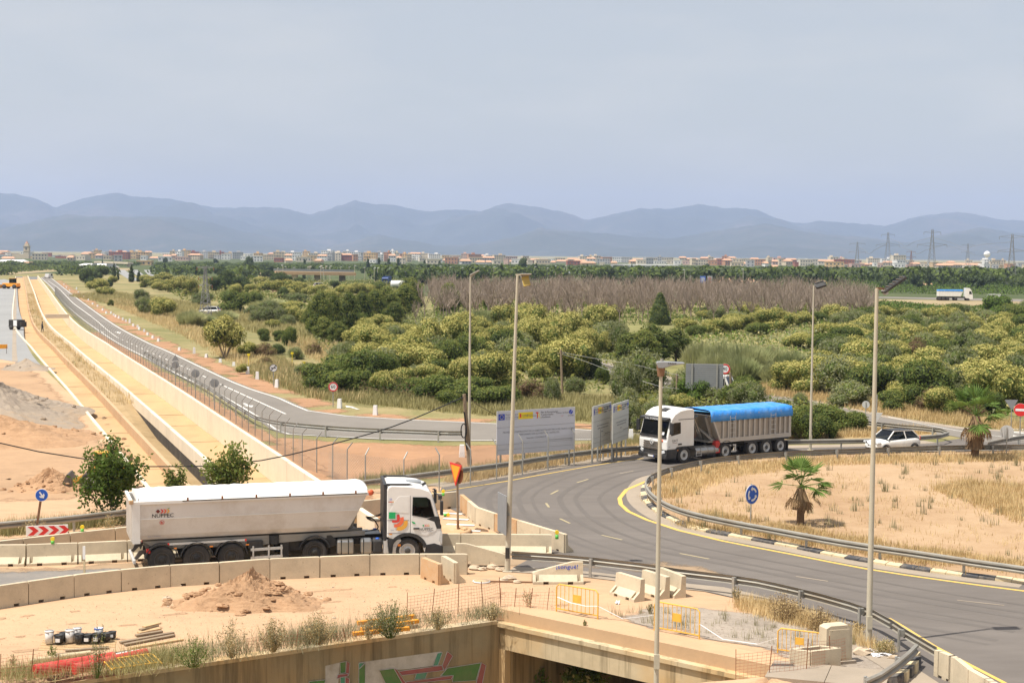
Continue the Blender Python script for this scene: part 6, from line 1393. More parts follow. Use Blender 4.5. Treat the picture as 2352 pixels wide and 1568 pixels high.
def car(label, p, yaw, roof='black_plastic', paint='white_paint', L_=3.5, H_=1.46, W_=1.62, detail=True, cat='car', van=False, name='car'):
 o = thing(name, label, cat, p, yaw)
 hw = W_ / 2
 # body in cross-sections along x (front at 0): x, z bottom, z shoulder, half width
 st = [(0.0, .35, .62, .60), (-.10, .24, .74, .80), (-.45, .20, .86, .96), (-.95, .20, .93, 1.0), (-2.2, .20, .98, 1.0), (-L_ + .35, .22, 1.04, .98), (-L_ + .06, .28, 1.0, .90), (-L_, .40, .85, .82)]
 V_ = []; n = 8
 for x, z0, z1, w in st:
  w *= hw; V_ += [(x, -w * .92, z0), (x, -w, z0 + .18), (x, -w, z1 - .16), (x, -w * .93, z1), (x, w * .93, z1), (x, w, z1 - .16), (x, w, z0 + .18), (x, w * .92, z0)]
 F_ = [(i * n + j, i * n + (j + 1) % n, (i + 1) * n + (j + 1) % n, (i + 1) * n + j) for i in range(len(st) - 1) for j in range(n)]
 b = MB(); b.add(V_, F_, 0, True); b.add(V_, [tuple(range(n))[::-1], tuple(range((len(st) - 1) * n, len(st) * n))]); bo = b.build('body', M[paint], o); md = bo.modifiers.new('sub', 'SUBSURF'); md.levels = md.render_levels = 1
 # greenhouse
 xs = (-.82, -1.42, -L_ + .62, -L_ + .12) if not van else (-.75, -1.15, -L_ + .10, -L_ + .02)
 zt = H_; lo, hi = hw * .90, hw * .70 if not van else hw * .84
 G = [(xs[0], -lo, .90), (xs[0], lo, .90), (xs[1], hi, zt), (xs[1], -hi, zt), (xs[3], -lo, 1.0), (xs[3], lo, 1.0), (xs[2], hi, zt), (xs[2], -hi, zt)]
 b = MB(); b.add(G, [(0, 1, 2, 3), (4, 7, 6, 5), (0, 3, 7, 4), (1, 5, 6, 2), (3, 2, 6, 7)]); b.build('cabin', M['dark_glass' if not van else paint], o)
 b = MB(); e = .015; b.box(((xs[1] + xs[2]) / 2, 0, zt + .012), (abs(xs[2] - xs[1]) + .08, hi * 2 + .06, .035)); b.build('roof', M[roof], o, bevel=.015)
 b = MB(); b.box((-2.0, 0, .78), (2.0, hw * 1.6, .1)); b.build('interior', M['interior_dark'], o)
 for s in (-1, 1):
  q = lambda x, t: Vector((x, s * (lo + (hi - lo) * t + .006), .93 + (zt - .93) * t))
  b = MB(); b.bar(q(xs[0], 0), q(xs[1], 1), .07, .05); b.bar(q(xs[1], 1), q(xs[2], 1), .07, .05); b.bar(q(xs[2], 1), q(xs[3], 0), .10, .05); b.bar(q((xs[1] + xs[2]) / 2 - .12, 0), q((xs[1] + xs[2]) / 2 - .05, 1), .06, .05)
  b.build('pillar', M[paint], o)
  if van: side_poly(o, 'side_window', [(-.95, 1.0), (-1.6, 1.0), (-1.6, zt - .18), (-1.2, zt - .18)], s * (hw * .93), .06, 'dark_glass'); side_poly(o, 'side_window', [(-1.75, 1.0), (-2.5, 1.0), (-2.5, zt - .18), (-1.75, zt - .18)], s * (hw * .93), .06, 'dark_glass')
  for x in (-.66, -L_ + .58):
   w_ = wheel(o, x, s * (hw - .09), .295, .19, s, True, .19)
   b = MB(); b.lathe([(.31, 0), (.345, 0), (.345, .05), (.31, .05)], 20, (x, s * (hw - .02) - .025, .30), 'y'); b.build('wheel_arch', M['black_plastic'], o)
  b = MB(); b.box((-.18, s * hw * .72, .70), (.32, .26, .14)); b.build('headlight', M['lens'], o, bevel=.04)
  b = MB(); b.box((-1.02, s * (hw + .08), .98), (.12, .16, .11)); b.build('mirror', M['black_plastic'], o, bevel=.03)
  b = MB(); b.box((-L_ + .08, s * hw * .82, .92), (.10, .12, .24)); b.build('tail_lamp', M['lamp_red'], o, bevel=.02)
 b = MB()
 if detail:
  for s in (-1, 1): b.prism([(s * .02, .50), (s * hw * .62, .78), (s * hw * .70, .74), (s * .12, .40), (s * hw * .70, .30), (s * .02, .30)], .0, .03, lambda a, c, h: Vector((h + .005 - abs(a) * .16, a, c)))
 else: b.box((.0, 0, .48), (.04, hw * 1.1, .14))
 b.build('grille', M['black_plastic'], o); box_part(o, 'number_plate', (.035, 0, .44), (.02, .46, .10), 'sign_white')
 if van: b = MB(); b.add([(-.74, -lo * .9, .96), (-.74, lo * .9, .96), (-1.12, hi * .92, zt - .06), (-1.12, -hi * .92, zt - .06), (-.79, -lo * .9, .96), (-.79, lo * .9, .96), (-1.17, hi * .92, zt - .06), (-1.17, -hi * .92, zt - .06)], [(0, 1, 2, 3), (7, 6, 5, 4), (0, 4, 5, 1), (1, 5, 6, 2), (2, 6, 7, 3), (3, 7, 4, 0)]); b.build('windscreen', M['dark_glass'], o)
 return o
car('small white hatchback with a black roof driving on the ring road', P(1998, 1041), rad(180 + 26), H_=1.42)
car('white van half hidden behind a leaning pole on the slip road', P(1700, 912), rad(-28), 'white_paint', L_=4.2, H_=1.82, W_=1.8, cat='van', van=True, name='van')
car('distant white panel van on the highway ahead of the far lorry', P(2254, 690) + Vector((2, 3, 0)), math.pi, 'white_paint', L_=4.4, H_=1.8, W_=1.85, detail=False, cat='van', van=True, name='van')
mat('car_dark', (.05, .055, .065), .35, .05, coat=.4)
car('distant dark car at the right end of the highway', P(2318, 690) + Vector((1, 3, 0)), 0, 'car_dark', 'car_dark', 4.2, 1.45, 1.75, False)
car('tiny white car coming down the far end of the service road', P(105.5, 638), rad(-100), 'white_paint', L_=4.3, H_=1.5, W_=1.8, detail=False)
car('tiny white van far up the service road on the right lane', P(119, 638.5), rad(80), 'white_paint', L_=4.6, H_=2.0, W_=1.9, detail=False, cat='van', van=True, name='van')
car('white car half seen among the bushes behind the lattice mast', P(459, 721), rad(170), 'white_paint', L_=4.2, H_=1.5, W_=1.75, detail=False)
car('white car on the road below the far flyover', P(748, 660), rad(20), 'white_paint', L_=4.3, H_=1.6, W_=1.8, detail=False)
mat('truck_blue', (.03, .07, .22), .45, .08)
def box_lorry(label, p, yaw, m, L_=8, name='lorry'):
 o = thing(name, label, 'lorry', p, yaw); b = MB(); b.prism([(0, .5), (0, 1.6), (-.3, 2.6), (-.6, 2.9), (-2.0, 2.9), (-2.0, .5)], -1.2, 1.2, lambda a, c, h: Vector((a, h, c))); b.build('cab', M[m], o, bevel=.05)
 box_part(o, 'windscreen', (-.14, 0, 2.05), (.08, 2.1, .8), 'dark_glass', 0, Matrix.Rotation(-.28, 3, 'Y')); box_part(o, 'cargo_box', (-2.2 - L_ / 2 + 1, 0, 2.1), (L_ - 2, 2.45, 2.4), m)
 for x in (-1.2, -L_ + 1.8, -L_ + .8):
  for s in (-1, 1): b = MB(); b.lathe([(0, s * .2), (.5, s * .15), (.5, -s * .2), (0, -s * .2)], 12, (0, 0, 0), 'y'); b.build('wheel', M['tyre_rubber'], o, loc=(x, s * 1.05, .5))
 return o
box_lorry('blue lorry under the far flyover', P(884, 655), rad(-95), 'truck_blue')
o = thing('tank_trailer', 'white rounded tank vehicle half hidden by a dark bush below the flyover', 'lorry', P(921, 664), rad(8)); b = MB(); b.lathe([(0, -3.6), (.9, -3.5), (1.2, -3.2), (1.2, 3.2), (.9, 3.5), (0, 3.6)], 16, (0, 0, 1.75), 'x'); b.build('tank', M['white_paint'], o)
for x in (-2.6, -1.4, 2.4):
 for s in (-1, 1): b = MB(); b.lathe([(0, s * .2), (.5, s * .15), (.5, -s * .2), (0, -s * .2)], 12, (0, 0, 0), 'y'); b.build('wheel', M['tyre_rubber'], o, loc=(x, s * .9, .5))

# ---------------------------------------------------------------- plant machines and the worker
p = P(207, 1121); o = thing('wheel_loader', 'yellow wheel loader with an empty dark bucket half hidden behind the poplar', 'digger', p, rad(188)); o.scale = (.62,) * 3
b = MB(); b.prism([(1.35, .05), (2.5, .02), (2.45, .12), (1.75, .35), (1.55, .8), (1.75, 1.35), (1.6, 1.38), (1.35, .9)], -1.25, 1.25, lambda a, c, h: Vector((a, h, c)));
for s in (-1, 1): b.prism([(1.35, .05), (2.4, .02), (1.75, 1.35), (1.6, 1.38)], s * 1.25, s * 1.19, lambda a, c, h: Vector((a, h, c)))
b.build('bucket', M['dark_steel'], o)
b = MB()
for s in (-.6, .6): b.bar((1.4, s, .6), (-.4, s, 1.5), .22)
b.build('lift_arm', M['digger_yellow'], o)
b = MB(); b.box((-1.0, 0, 1.25), (2.2, 1.5, .9)); b.box((-2.7, 0, 1.5), (1.6, 1.6, 1.0)); b.build('body', M['digger_yellow'], o, bevel=.08)
b = MB();
for sx in (-.9, .1):
 for sy in (-.6, .6): b.bar((sx - .6, sy, 1.6), (sx - .55, sy, 3.0), .09)
b.box((-1.0, 0, 3.05), (1.35, 1.5, .1)); b.build('cab_frame', M['digger_yellow'], o); box_part(o, 'cab_glass', (-1.0, 0, 2.3), (.95, 1.12, 1.2), 'dark_glass')
for x in (-.1, -2.7):
 for s in (-1, 1): wheel(o, x, s * 1.0, .75, .5, s, True, .38)
p = P(26, 663); o = thing('road_grader', 'small orange and yellow machine far along the unfinished road', 'digger', p, rad(160)); b = MB(); b.box((0, 0, 1.2), (5.5, 1.8, 1.1)); b.build('body', M['sign_orange'], o, bevel=.1); box_part(o, 'cab', (-.6, 0, 2.4), (1.6, 1.6, 1.6), 'dark_glass', .05); box_part(o, 'cab_roof', (-.6, 0, 3.25), (1.8, 1.8, .12), 'digger_yellow'); box_part(o, 'blade', (3.4, 0, .7), (.3, 3.0, 1.1), 'digger_yellow')
for x in (-1.9, 1.9):
 for s in (-1, 1): b = MB(); b.lathe([(0, s * .25), (.7, s * .2), (.7, -s * .25), (0, -s * .25)], 12, (0, 0, 0), 'y'); b.build('wheel', M['tyre_rubber'], o, loc=(x, s * 1.0, .7))
p = P(39, 757); o = thing('site_generator', 'dark box trailer with a pale panel standing on the unfinished road', 'trailer', p, rad(-25)); b = MB(); b.box((0, 0, 1.0), (2.0, 1.5, 1.1)); b.build('body', M['chassis_black'], o, bevel=.08); box_part(o, 'pale_panel', (.35, -.765, 1.05), (.7, .03, .9), 'sign_white'); box_part(o, 'rear_box', (1.2, 0, .85), (.4, 1.2, .8), 'chassis_black')
for s in (-1, 1): b = MB(); b.lathe([(0, s * .1), (.35, s * .1), (.35, -s * .1), (0, -s * .1)], 12, (0, 0, 0), 'y'); b.build('wheel', M['tyre_rubber'], o, loc=(-.4, s * .8, .35))
b = MB(); b.bar((-1.0, 0, .5), (-1.8, 0, .45), .08); b.build('drawbar', M['dark_steel'], o)
p = P(97, 765); o = thing('person', 'worker in dark clothes walking in the sandy canal', 'person', p, .4)
body_skin('body', [(0, 0, .95), (0, 0, 1.2), (0, 0, 1.42), (.02, 0, 1.54), (.03, 0, 1.66), (.03, 0, 1.78), (0, -.20, 1.40), (.05, -.25, 1.12), (.16, -.24, .88), (0, .20, 1.40), (-.05, .25, 1.12), (.05, .24, .88), (.06, -.10, .86), (.14, -.11, .48), (.08, -.11, .06), (.20, -.11, .04), (-.02, .10, .86), (-.08, .11, .48), (-.18, .11, .06), (-.07, .11, .04)],
   [(0, 1), (1, 2), (2, 3), (3, 4), (4, 5), (2, 6), (6, 7), (7, 8), (2, 9), (9, 10), (10, 11), (0, 12), (12, 13), (13, 14), (14, 15), (0, 16), (16, 17), (17, 18), (18, 19)], [.15, .14, .15, .06, .10, .08, .07, .05, .04, .07, .05, .04, .09, .065, .05, .04, .09, .065, .05, .04], 'dark_cloth', o)
p = P(5, 812); o = thing('road_barrier', 'small orange striped barrier at the edge of the unfinished road', 'barrier', p, .3); box_part(o, 'board', (0, 0, .85), (1.2, .05, .5), 'sign_orange'); b = MB()
for x in (-.5, .5): b.bar((x, -.3, 0), (x, 0, .9), .05); b.bar((x, .3, 0), (x, 0, .9), .05)
b.build('trestle', M['dark_steel'], o)
# ================================================================ plants
def basis(n):
 """two tangents for unit normals (k,3)"""
 a = np.where(np.abs(n[:, 2:3]) < .9, np.array([[0, 0, 1.]]), np.array([[1., 0, 0]])); t = np.cross(n, a); t /= np.linalg.norm(t, axis=1, keepdims=True); return t, np.cross(n, t)
def quads(p, n, sx, sy, rg):
 t, b = basis(n); a = rg.random(len(p))[:, None] * 6.283; t, b = t * np.cos(a) + b * np.sin(a), b * np.cos(a) - t * np.sin(a)
 sx = np.broadcast_to(np.asarray(sx, float).reshape(-1, 1), (len(p), 1)); sy = np.broadcast_to(np.asarray(sy, float).reshape(-1, 1), (len(p), 1))
 V = np.stack([p - t * sx, p - b * sy * .55 + t * sx * .1, p + t * sx, p + b * sy * .55 + t * sx * .1], 1).reshape(-1, 3); return V, np.arange(len(p) * 4).reshape(-1, 4)
def unit(v): return v / np.linalg.norm(v, axis=1, keepdims=True)
def crown(name, mats, n, lobes, size, seed, blossom=0.0, core=.78, flat=1.0, zmin=.0, top=.15):
 """leaf-sized faces over a heap of lobes (unit half-width, unit height) with dark inner masses"""
 rg = np.random.default_rng(seed); L_ = np.array(lobes); w = L_[:, 3] ** 2; k = rg.choice(len(L_), n, p=w / w.sum())
 d = unit(rg.normal(size=(n, 3)) + [0, 0, .25]); r = L_[k, 3] * (1.0 + rg.normal(size=n) * .09 - .25 * rg.random(n) ** 3)
 p = L_[k, :3] + d * r[:, None] * [1, 1, flat]; ok = p[:, 2] > zmin
 for i, l in enumerate(L_):      # drop leaves buried in other lobes
  q = (p - l[:3]) / [1, 1, flat]; ok &= ~((np.linalg.norm(q, axis=1) < l[3] * .72) & (k != i))
 p, d = p[ok], d[ok]; nn = unit(d + rg.normal(size=p.shape) * .55); s = size * (.6 + .8 * rg.random(len(p)))
 V, F = quads(p, nn, s, s * .8, rg); mi = ((rg.random(len(p)) < blossom * np.clip(.35 + d[:, 2] * .9 + top, 0, 1.2))).astype(int)
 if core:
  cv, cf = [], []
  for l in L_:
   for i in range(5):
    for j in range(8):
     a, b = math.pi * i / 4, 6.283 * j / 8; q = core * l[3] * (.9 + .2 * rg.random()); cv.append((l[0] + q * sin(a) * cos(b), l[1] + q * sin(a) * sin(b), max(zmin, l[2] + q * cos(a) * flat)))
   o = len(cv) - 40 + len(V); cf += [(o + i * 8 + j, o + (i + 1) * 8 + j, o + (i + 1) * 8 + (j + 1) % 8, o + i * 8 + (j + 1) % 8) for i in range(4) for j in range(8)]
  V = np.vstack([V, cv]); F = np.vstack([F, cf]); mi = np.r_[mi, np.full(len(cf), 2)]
 return np_mesh(name, V, F, mats, mi)
HB, HT, HC_, HK = 1.5, 3.2, 5.0, 2.4         # heights of the plant meshes in half-widths, so leaves keep their shape when scaled
def dome(seed, n=8, H_=HB):
 rg = random.Random(seed); out = [(0, 0, .95, .52)]
 for i in range(n): a = i * 6.283 / n + rg.random(); q = .60 * (.7 + .4 * rg.random()); out.append((q * cos(a), q * sin(a), .28 + .75 * rg.random(), .34 + .16 * rg.random()))
 m = max(l[2] + l[3] for l in out) / H_; return [(x, y, z / m, r) for x, y, z, r in out]
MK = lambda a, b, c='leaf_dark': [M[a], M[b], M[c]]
SH = {
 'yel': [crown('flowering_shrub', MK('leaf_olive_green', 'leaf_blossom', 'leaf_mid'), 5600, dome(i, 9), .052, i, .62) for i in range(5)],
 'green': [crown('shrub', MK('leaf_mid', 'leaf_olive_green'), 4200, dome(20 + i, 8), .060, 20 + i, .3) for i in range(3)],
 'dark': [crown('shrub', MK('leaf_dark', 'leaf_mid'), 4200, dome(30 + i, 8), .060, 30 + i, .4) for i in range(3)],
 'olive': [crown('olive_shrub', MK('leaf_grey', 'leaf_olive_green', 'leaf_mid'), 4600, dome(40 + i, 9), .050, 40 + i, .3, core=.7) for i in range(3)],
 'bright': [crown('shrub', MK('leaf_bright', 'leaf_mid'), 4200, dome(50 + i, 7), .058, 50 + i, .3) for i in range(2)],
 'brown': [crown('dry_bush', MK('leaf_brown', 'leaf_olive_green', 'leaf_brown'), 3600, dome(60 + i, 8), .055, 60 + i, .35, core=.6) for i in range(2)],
}
def tallobes(seed, n=16):
 rg = random.Random(seed); out = []
 for i in range(n):
  t = (i + .5) / n; a = i * 2.4 + rg.random(); q = (.45 + .3 * rg.random()) * sin(math.pi * min(1, .25 + .72 * t)) ; out.append((q * cos(a), q * sin(a), (.16 + .70 * t) * HT, .36 + .16 * rg.random()))
 return out
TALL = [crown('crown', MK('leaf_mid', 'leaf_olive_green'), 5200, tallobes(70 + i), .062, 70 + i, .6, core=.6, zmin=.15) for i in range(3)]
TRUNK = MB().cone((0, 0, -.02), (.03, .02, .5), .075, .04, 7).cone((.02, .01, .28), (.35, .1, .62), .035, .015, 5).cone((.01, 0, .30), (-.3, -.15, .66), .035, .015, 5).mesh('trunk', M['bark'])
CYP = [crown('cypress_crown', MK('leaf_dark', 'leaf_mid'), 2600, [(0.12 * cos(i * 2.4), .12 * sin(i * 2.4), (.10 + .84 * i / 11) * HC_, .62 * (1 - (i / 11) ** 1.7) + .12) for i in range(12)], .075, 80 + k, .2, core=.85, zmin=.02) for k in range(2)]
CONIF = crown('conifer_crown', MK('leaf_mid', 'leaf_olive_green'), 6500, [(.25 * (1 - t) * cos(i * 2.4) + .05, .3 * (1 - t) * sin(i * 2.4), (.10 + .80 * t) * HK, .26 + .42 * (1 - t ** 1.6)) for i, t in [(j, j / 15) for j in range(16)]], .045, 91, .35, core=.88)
def reeds(seed, n=1500, lean=.5, m='leaf_reed'):
 rg = np.random.default_rng(seed); a = rg.random(n) * 6.283; r = np.sqrt(rg.random(n)); x0 = np.c_[r * np.cos(a) * .85, r * np.sin(a) * .85, np.zeros(n)]
 h = (.55 + .45 * rg.random(n)) * (1 - .35 * r ** 2); d = np.c_[np.cos(a), np.sin(a)] * (r * lean)[:, None] * .5 + rg.normal(size=(n, 2)) * .10; w = .010 + .012 * rg.random(n)
 V, F = [], []; s = np.c_[-np.sin(a + 1), np.cos(a + 1), np.zeros(n)] * w[:, None]; T_ = (0, .45, .8, 1.0); W_ = (1, 1.1, .8, .1)
 P_ = [x0 + np.c_[d * (t ** 2)[None] if False else d * t ** 2, h * (t - .12 * t ** 3)] for t in T_]
 V = np.stack([q for p, k in zip(P_, W_) for q in (p - s * k, p + s * k)], 1).reshape(-1, 3); b = np.arange(n)[:, None] * 8
 F = np.vstack([b + [2 * i, 2 * i + 1, 2 * i + 3, 2 * i + 2] for i in range(3)]); return np_mesh('reed_clump', V, F, M[m])
RD = [reeds(1), reeds(2), reeds(3, 1400, .8), reeds(4, 1500, .7)]
def bare(seed, kids=11, spread=.33):
 rg = random.Random(seed); b = MB(); b.cone((0, 0, -.02), (0, 0, .34), .016, .013, 5, False)
 for i in range(kids):
  a = i * 2.4 + rg.random(); z0 = .26 + .12 * rg.random(); e = Vector((spread * (.4 + .6 * rg.random()) * cos(a), spread * (.4 + .6 * rg.random()) * sin(a), .68 + .30 * rg.random())); s = Vector((0, 0, z0)); m = s.lerp(e, .5) + Vector((cos(a), sin(a), 0)) * .05
  b.cone(s, m, .010, .008, 3, False); b.cone(m, e, .008, .004, 3, False)
  for k in range(6):
   t = .25 + .75 * rg.random(); q = s.lerp(e, t) + Vector((cos(a), sin(a), 0)) * .05 * (1 - abs(2 * t - 1)); b.cone(q, q + Vector((rg.uniform(-.13, .13), rg.uniform(-.13, .13), .10 + .14 * rg.random())), .006, .003, 3, False)
 return b.mesh('bare_tree', M['bare_wood'])
BARE = [bare(i) for i in range(5)]

LM = [((270, 625), 'the row of cypresses'), ((473, 680), 'the slim lattice mast'), ((628, 870), 'the end of no overtaking sign'), ((765, 915), 'the sixty sign'), ((1080, 900), 'the lamp post by the wooden pole'), ((1180, 760), 'the tall leaning lamp post'), ((1292, 860), 'the leaning grey pole'), ((1517, 710), 'the broad conifer'), ((1620, 870), 'the large ribbed panel'), ((1700, 760), 'the reed bed'), ((1865, 800), 'the slender lamp post'), ((2003, 800), 'the black headed lamp post'), ((2240, 940), 'the bushy palm'), ((2240, 690), 'the far white lorry'), ((2340, 900), 'the no entry sign'), ((735, 640), 'the far flyover'), ((850, 750), 'the tall green trees'), ((520, 800), 'the many stemmed bush'), ((1400, 960), 'the project boards'), ((1660, 940), 'the blue covered lorry'), ((120, 700), 'the service road'), ((1960, 680), 'the dead orchard edge')]
PLANTS = []
def landmark(x, y): return min(LM, key=lambda l: (l[0][0] - x) ** 2 + 1.6 * (l[0][1] - y) ** 2)[1]
def plant(kind, x, yt, yb, w):
 p = P(x, yb); s = pxm(p); h = up_at(p, yt); hw = w / 2 / s; desc = {'yel': 'yellow green flowering', 'green': 'mid green', 'dark': 'dark green', 'olive': 'grey green', 'bright': 'bright green', 'brown': 'dry brown', 'reed': 'pale green reed', 'tall': 'leafy green', 'bare': 'leafless grey', 'cyp': 'narrow dark cypress', 'conifer': 'broad dark conifer'}[kind]
 noun = {'reed': 'clump', 'tall': 'tree', 'bare': 'tree', 'cyp': 'tree', 'conifer': 'tree'}.get(kind, 'bush'); size = 'small' if h * hw < 2.2 else 'large' if h * hw > 9 else ''
 rot = random.uniform(0, 6.28)
 if kind in SH: o = put(SH[kind][0].name, random.choice(SH[kind]), None, p, rot, (hw * 1.12, hw * 1.12, h * 1.17 / HB))
 elif kind == 'reed': o = put('reed_clump', random.choice(RD), None, p, rot, (hw, hw, h * 1.05))
 elif kind == 'bare': o = put('bare_tree', random.choice(BARE), None, p, rot, (h * .85, h * .85, h))
 else:
  nm = {'tall': 'leafy_tree', 'cyp': 'cypress_tree', 'conifer': 'conifer_tree'}[kind]; o = bpy.data.objects.new(nm, None); link(o); o.location = p; me = random.choice(TALL) if kind == 'tall' else random.choice(CYP) if kind == 'cyp' else CONIF
  put('trunk', TRUNK, o, (0, 0, 0), 0, (h * .5, h * .5, h)); put('crown', me, o, (0, 0, 0), rot, (hw, hw, h / {'tall': HT, 'cyp': HC_, 'conifer': HK}[kind]))
 PLANTS.append((o, f'{size} {desc} {noun}'.strip(), landmark(x, (yt + yb) / 2), x, noun)); return o
PL = """dark 230 616 640 36;dark 198 621 648 30;dark 211 638 658 36;yel 226 643 668 46;yel 258 635 650 20;yel 243 660 679 42;dark 249 645 660 24;cyp 262 600 640 13;cyp 271 619 643 9;cyp 302 604 648 20;cyp 319 619 647 17;cyp 378 602 630 13;cyp 387 612 632 10
olive 325 667 692 35;olive 329 686 722 42;yel 375 689 727 64;tall 255 687 703 17;yel 338 635 660 36;yel 376 628 646 45;yel 363 643 661 40;yel 396 645 671 38;yel 366 650 671 36;yel 419 638 671 32;yel 442 645 681 30;yel 429 666 681 24
reed 440 704 749 64;reed 514 706 740 60;reed 470 715 748 50;green 535 673 717 70;dark 521 626 660 44;olive 465 673 701 50;dark 560 640 672 46;dark 500 640 668 40;yel 545 655 682 36;green 585 676 708 40
dark 616 622 638 34;dark 646 628 650 48;yel 549 643 661 28;yel 596 637 653 28;yel 612 649 671 50;yel 659 647 681 60;yel 685 649 671 40;dark 650 663 687 28;yel 665 665 684 26;yel 713 659 680 36;yel 740 655 671 40;yel 788 657 683 44;yel 818 653 681 38;dark 772 647 663 26;yel 760 668 690 40;dark 690 640 658 30;yel 580 655 678 36;yel 845 655 678 36;green 870 650 674 40
reed 614 679 708 84;olive 683 675 694 60;olive 620 692 715 60;olive 580 702 722 40;olive 602 708 742 60;olive 642 710 742 44;yel 675 706 742 46;yel 670 694 715 50;yel 626 736 754 32;yel 700 715 745 40;olive 660 725 748 44
tall 735 664 777 66;tall 765 672 772 56;tall 800 668 762 66;tall 830 665 752 56;tall 860 660 742 60;tall 890 655 737 66;tall 930 648 732 66;tall 948 640 717 54;tall 745 725 787 56;tall 775 735 790 50;tall 715 690 770 44;bare 975 640 737 50;bare 955 690 745 40;tall 905 690 748 50
yel 871 726 754 62;yel 839 734 764 54;yel 902 728 746 44;yel 906 744 774 62;yel 815 760 794 62;yel 859 758 813 84;yel 956 760 822 94;yel 857 806 852 72;olive 784 791 823 58;yel 910 775 818 70;yel 820 795 828 44;green 890 820 868 66;yel 925 850 892 62;yel 880 858 905 60
yel 985 745 833 90;yel 1041 737 810 74;green 1031 790 850 62;yel 990 843 886 72;yel 1112 770 826 68;yel 1098 754 780 42;yel 1163 709 770 72;yel 1206 703 750 72;yel 1234 711 780 84;yel 1224 739 796 72;yel 1315 725 790 82;yel 1275 739 802 74;yel 1340 760 821 64;yel 1305 786 872 116;yel 1194 804 846 72;yel 1153 826 882 84;yel 1063 829 886 64;yel 1108 827 872 64;yel 1224 810 852 62;green 1160 765 830 70;green 1080 775 838 70;dark 1350 800 870 64;yel 1240 838 876 60
tall 1031 648 723 64;tall 942 634 690 60;tall 1122 678 711 34;reed 1108 703 749 92;reed 1060 712 752 60;reed 1150 715 755 50;green 1372 709 758 62
conifer 1517 671 746 62;yel 1380 708 759 72;yel 1411 704 738 32;olive 1402 741 772 54;olive 1425 748 817 64;yel 1389 768 817 44;tall 1450 760 838 92;tall 1500 741 836 100;tall 1552 750 832 84;tall 1480 755 842 80;olive 1470 815 907 112;olive 1440 840 925 70;yel 1574 735 759 56;yel 1648 735 768 62;yel 1680 731 763 52;yel 1730 722 745 38;yel 1779 715 763 84;olive 1650 706 738 52;olive 1689 717 740 62;green 1600 750 775 50;yel 1620 715 735 40;green 1740 745 772 50
reed 1610 772 850 90;reed 1660 768 862 100;reed 1715 772 870 110;reed 1770 780 868 110;reed 1820 792 872 90;reed 1640 800 868 80;reed 1700 805 878 90;reed 1790 820 882 90;yel 1845 768 796 52;yel 1835 771 804 72
yel 1899 745 780 62;olive 1945 722 759 52;yel 1949 748 787 62;yel 1978 759 792 62;yel 1926 783 811 62;olive 2023 729 766 52;green 2042 708 735 52;green 2004 701 728 50;olive 2064 727 759 62;yel 2085 710 735 42;yel 2144 709 733 52;yel 2099 750 792 72;yel 2159 744 775 52;yel 2223 722 759 62;yel 2299 727 761 58;bright 2290 685 730 66;green 2328 706 735 54;olive 2268 716 735 64;yel 2278 762 804 92;yel 2144 776 804 82;olive 2197 784 817 54;olive 2054 784 816 54;brown 2109 783 835 64;olive 2330 774 812 54;green 1880 720 748 50;olive 1985 735 760 46;yel 2180 735 758 44;yel 2020 770 800 54;green 2240 790 825 60
yel 2022 837 875 44;yel 2052 859 910 54;yel 2116 855 897 64;yel 2139 808 872 114;yel 2083 819 857 64;yel 2228 842 906 114;yel 2273 799 857 114;yel 2327 857 942 104;yel 2325 833 862 64;brown 2139 898 944 74;green 2105 888 937 64;green 2049 902 944 64;olive 2016 868 910 44;olive 1951 880 933 94;green 1893 936 992 104;green 1960 951 994 64;olive 1839 906 944 44;reed 1904 819 882 104;reed 1950 830 890 80;olive 2180 860 915 70;yel 2160 880 925 60;olive 1990 800 845 60;yel 1960 795 830 54;green 2200 900 948 70;green 2270 905 952 66;brown 2180 920 950 60;yel 2350 800 850 80;reed 1870 850 905 70;brown 2240 930 962 50
bright 1592 878 928 74;olive 1643 892 930 62;green 1716 872 930 64;olive 1529 908 938 40;yel 1565 908 940 54;green 1795 920 934 50;olive 1440 900 970 54;yel 1476 918 948 34;olive 1448 930 993 54;green 1845 943 1010 74;green 1880 958 1008 64;olive 1820 960 1008 50;olive 1420 920 965 44;olive 1500 925 960 50;yel 1465 945 985 40;green 1910 975 1005 40
green 1060 883 927 92;green 1130 893 932 84;green 1000 868 918 94;green 1090 870 905 80;olive 1268 873 923 44;brown 1220 878 917 74;green 1385 847 882 34;green 950 872 905 60;green 1030 900 935 60;green 1170 890 925 60;olive 1320 870 905 50
yel 569 789 818 42;brown 607 791 818 54;brown 609 821 838 34;dark 635 793 814 40;yel 556 838 859 24;green 745 842 898 92;green 780 858 904 84;olive 787 814 842 54;green 606 758 783 32;green 642 761 783 32;green 665 756 793 34;green 820 850 895 70;olive 700 835 862 50;olive 680 800 825 40;brown 720 790 815 40""".replace('\n', ';')
for it in PL.split(';'):
 k_, *v_ = it.split(); plant(k_, *map(float, v_))
rb = random.Random(21); RS = ribbon(smooth(line([(1300, 812), (1400, 850), (1480, 869), (1560, 888), (1700, 911), (1870, 929), (2029, 967), (2185, 993), (2400, 1000)]), 6), 13)
for _ in range(400):
 if len(PLANTS) > 440: break
 x, y = (rb.uniform(1560, 2400), rb.uniform(722, 955)) if rb.random() < .72 else (rb.uniform(790, 1400), rb.uniform(750, 895))
 if x < 1560 and y > 905 or inpoly(np.array([P(x, y)[:2]]), RS)[0] or (x < 1860 and 760 < y < 885 and x > 1560): continue
 w = rb.uniform(46, 74) * (y - 590) / 190; plant(rb.choice(('yel', 'yel', 'olive', 'green', 'yel', 'olive')), x, y - w * rb.uniform(.5, .72), y, w)
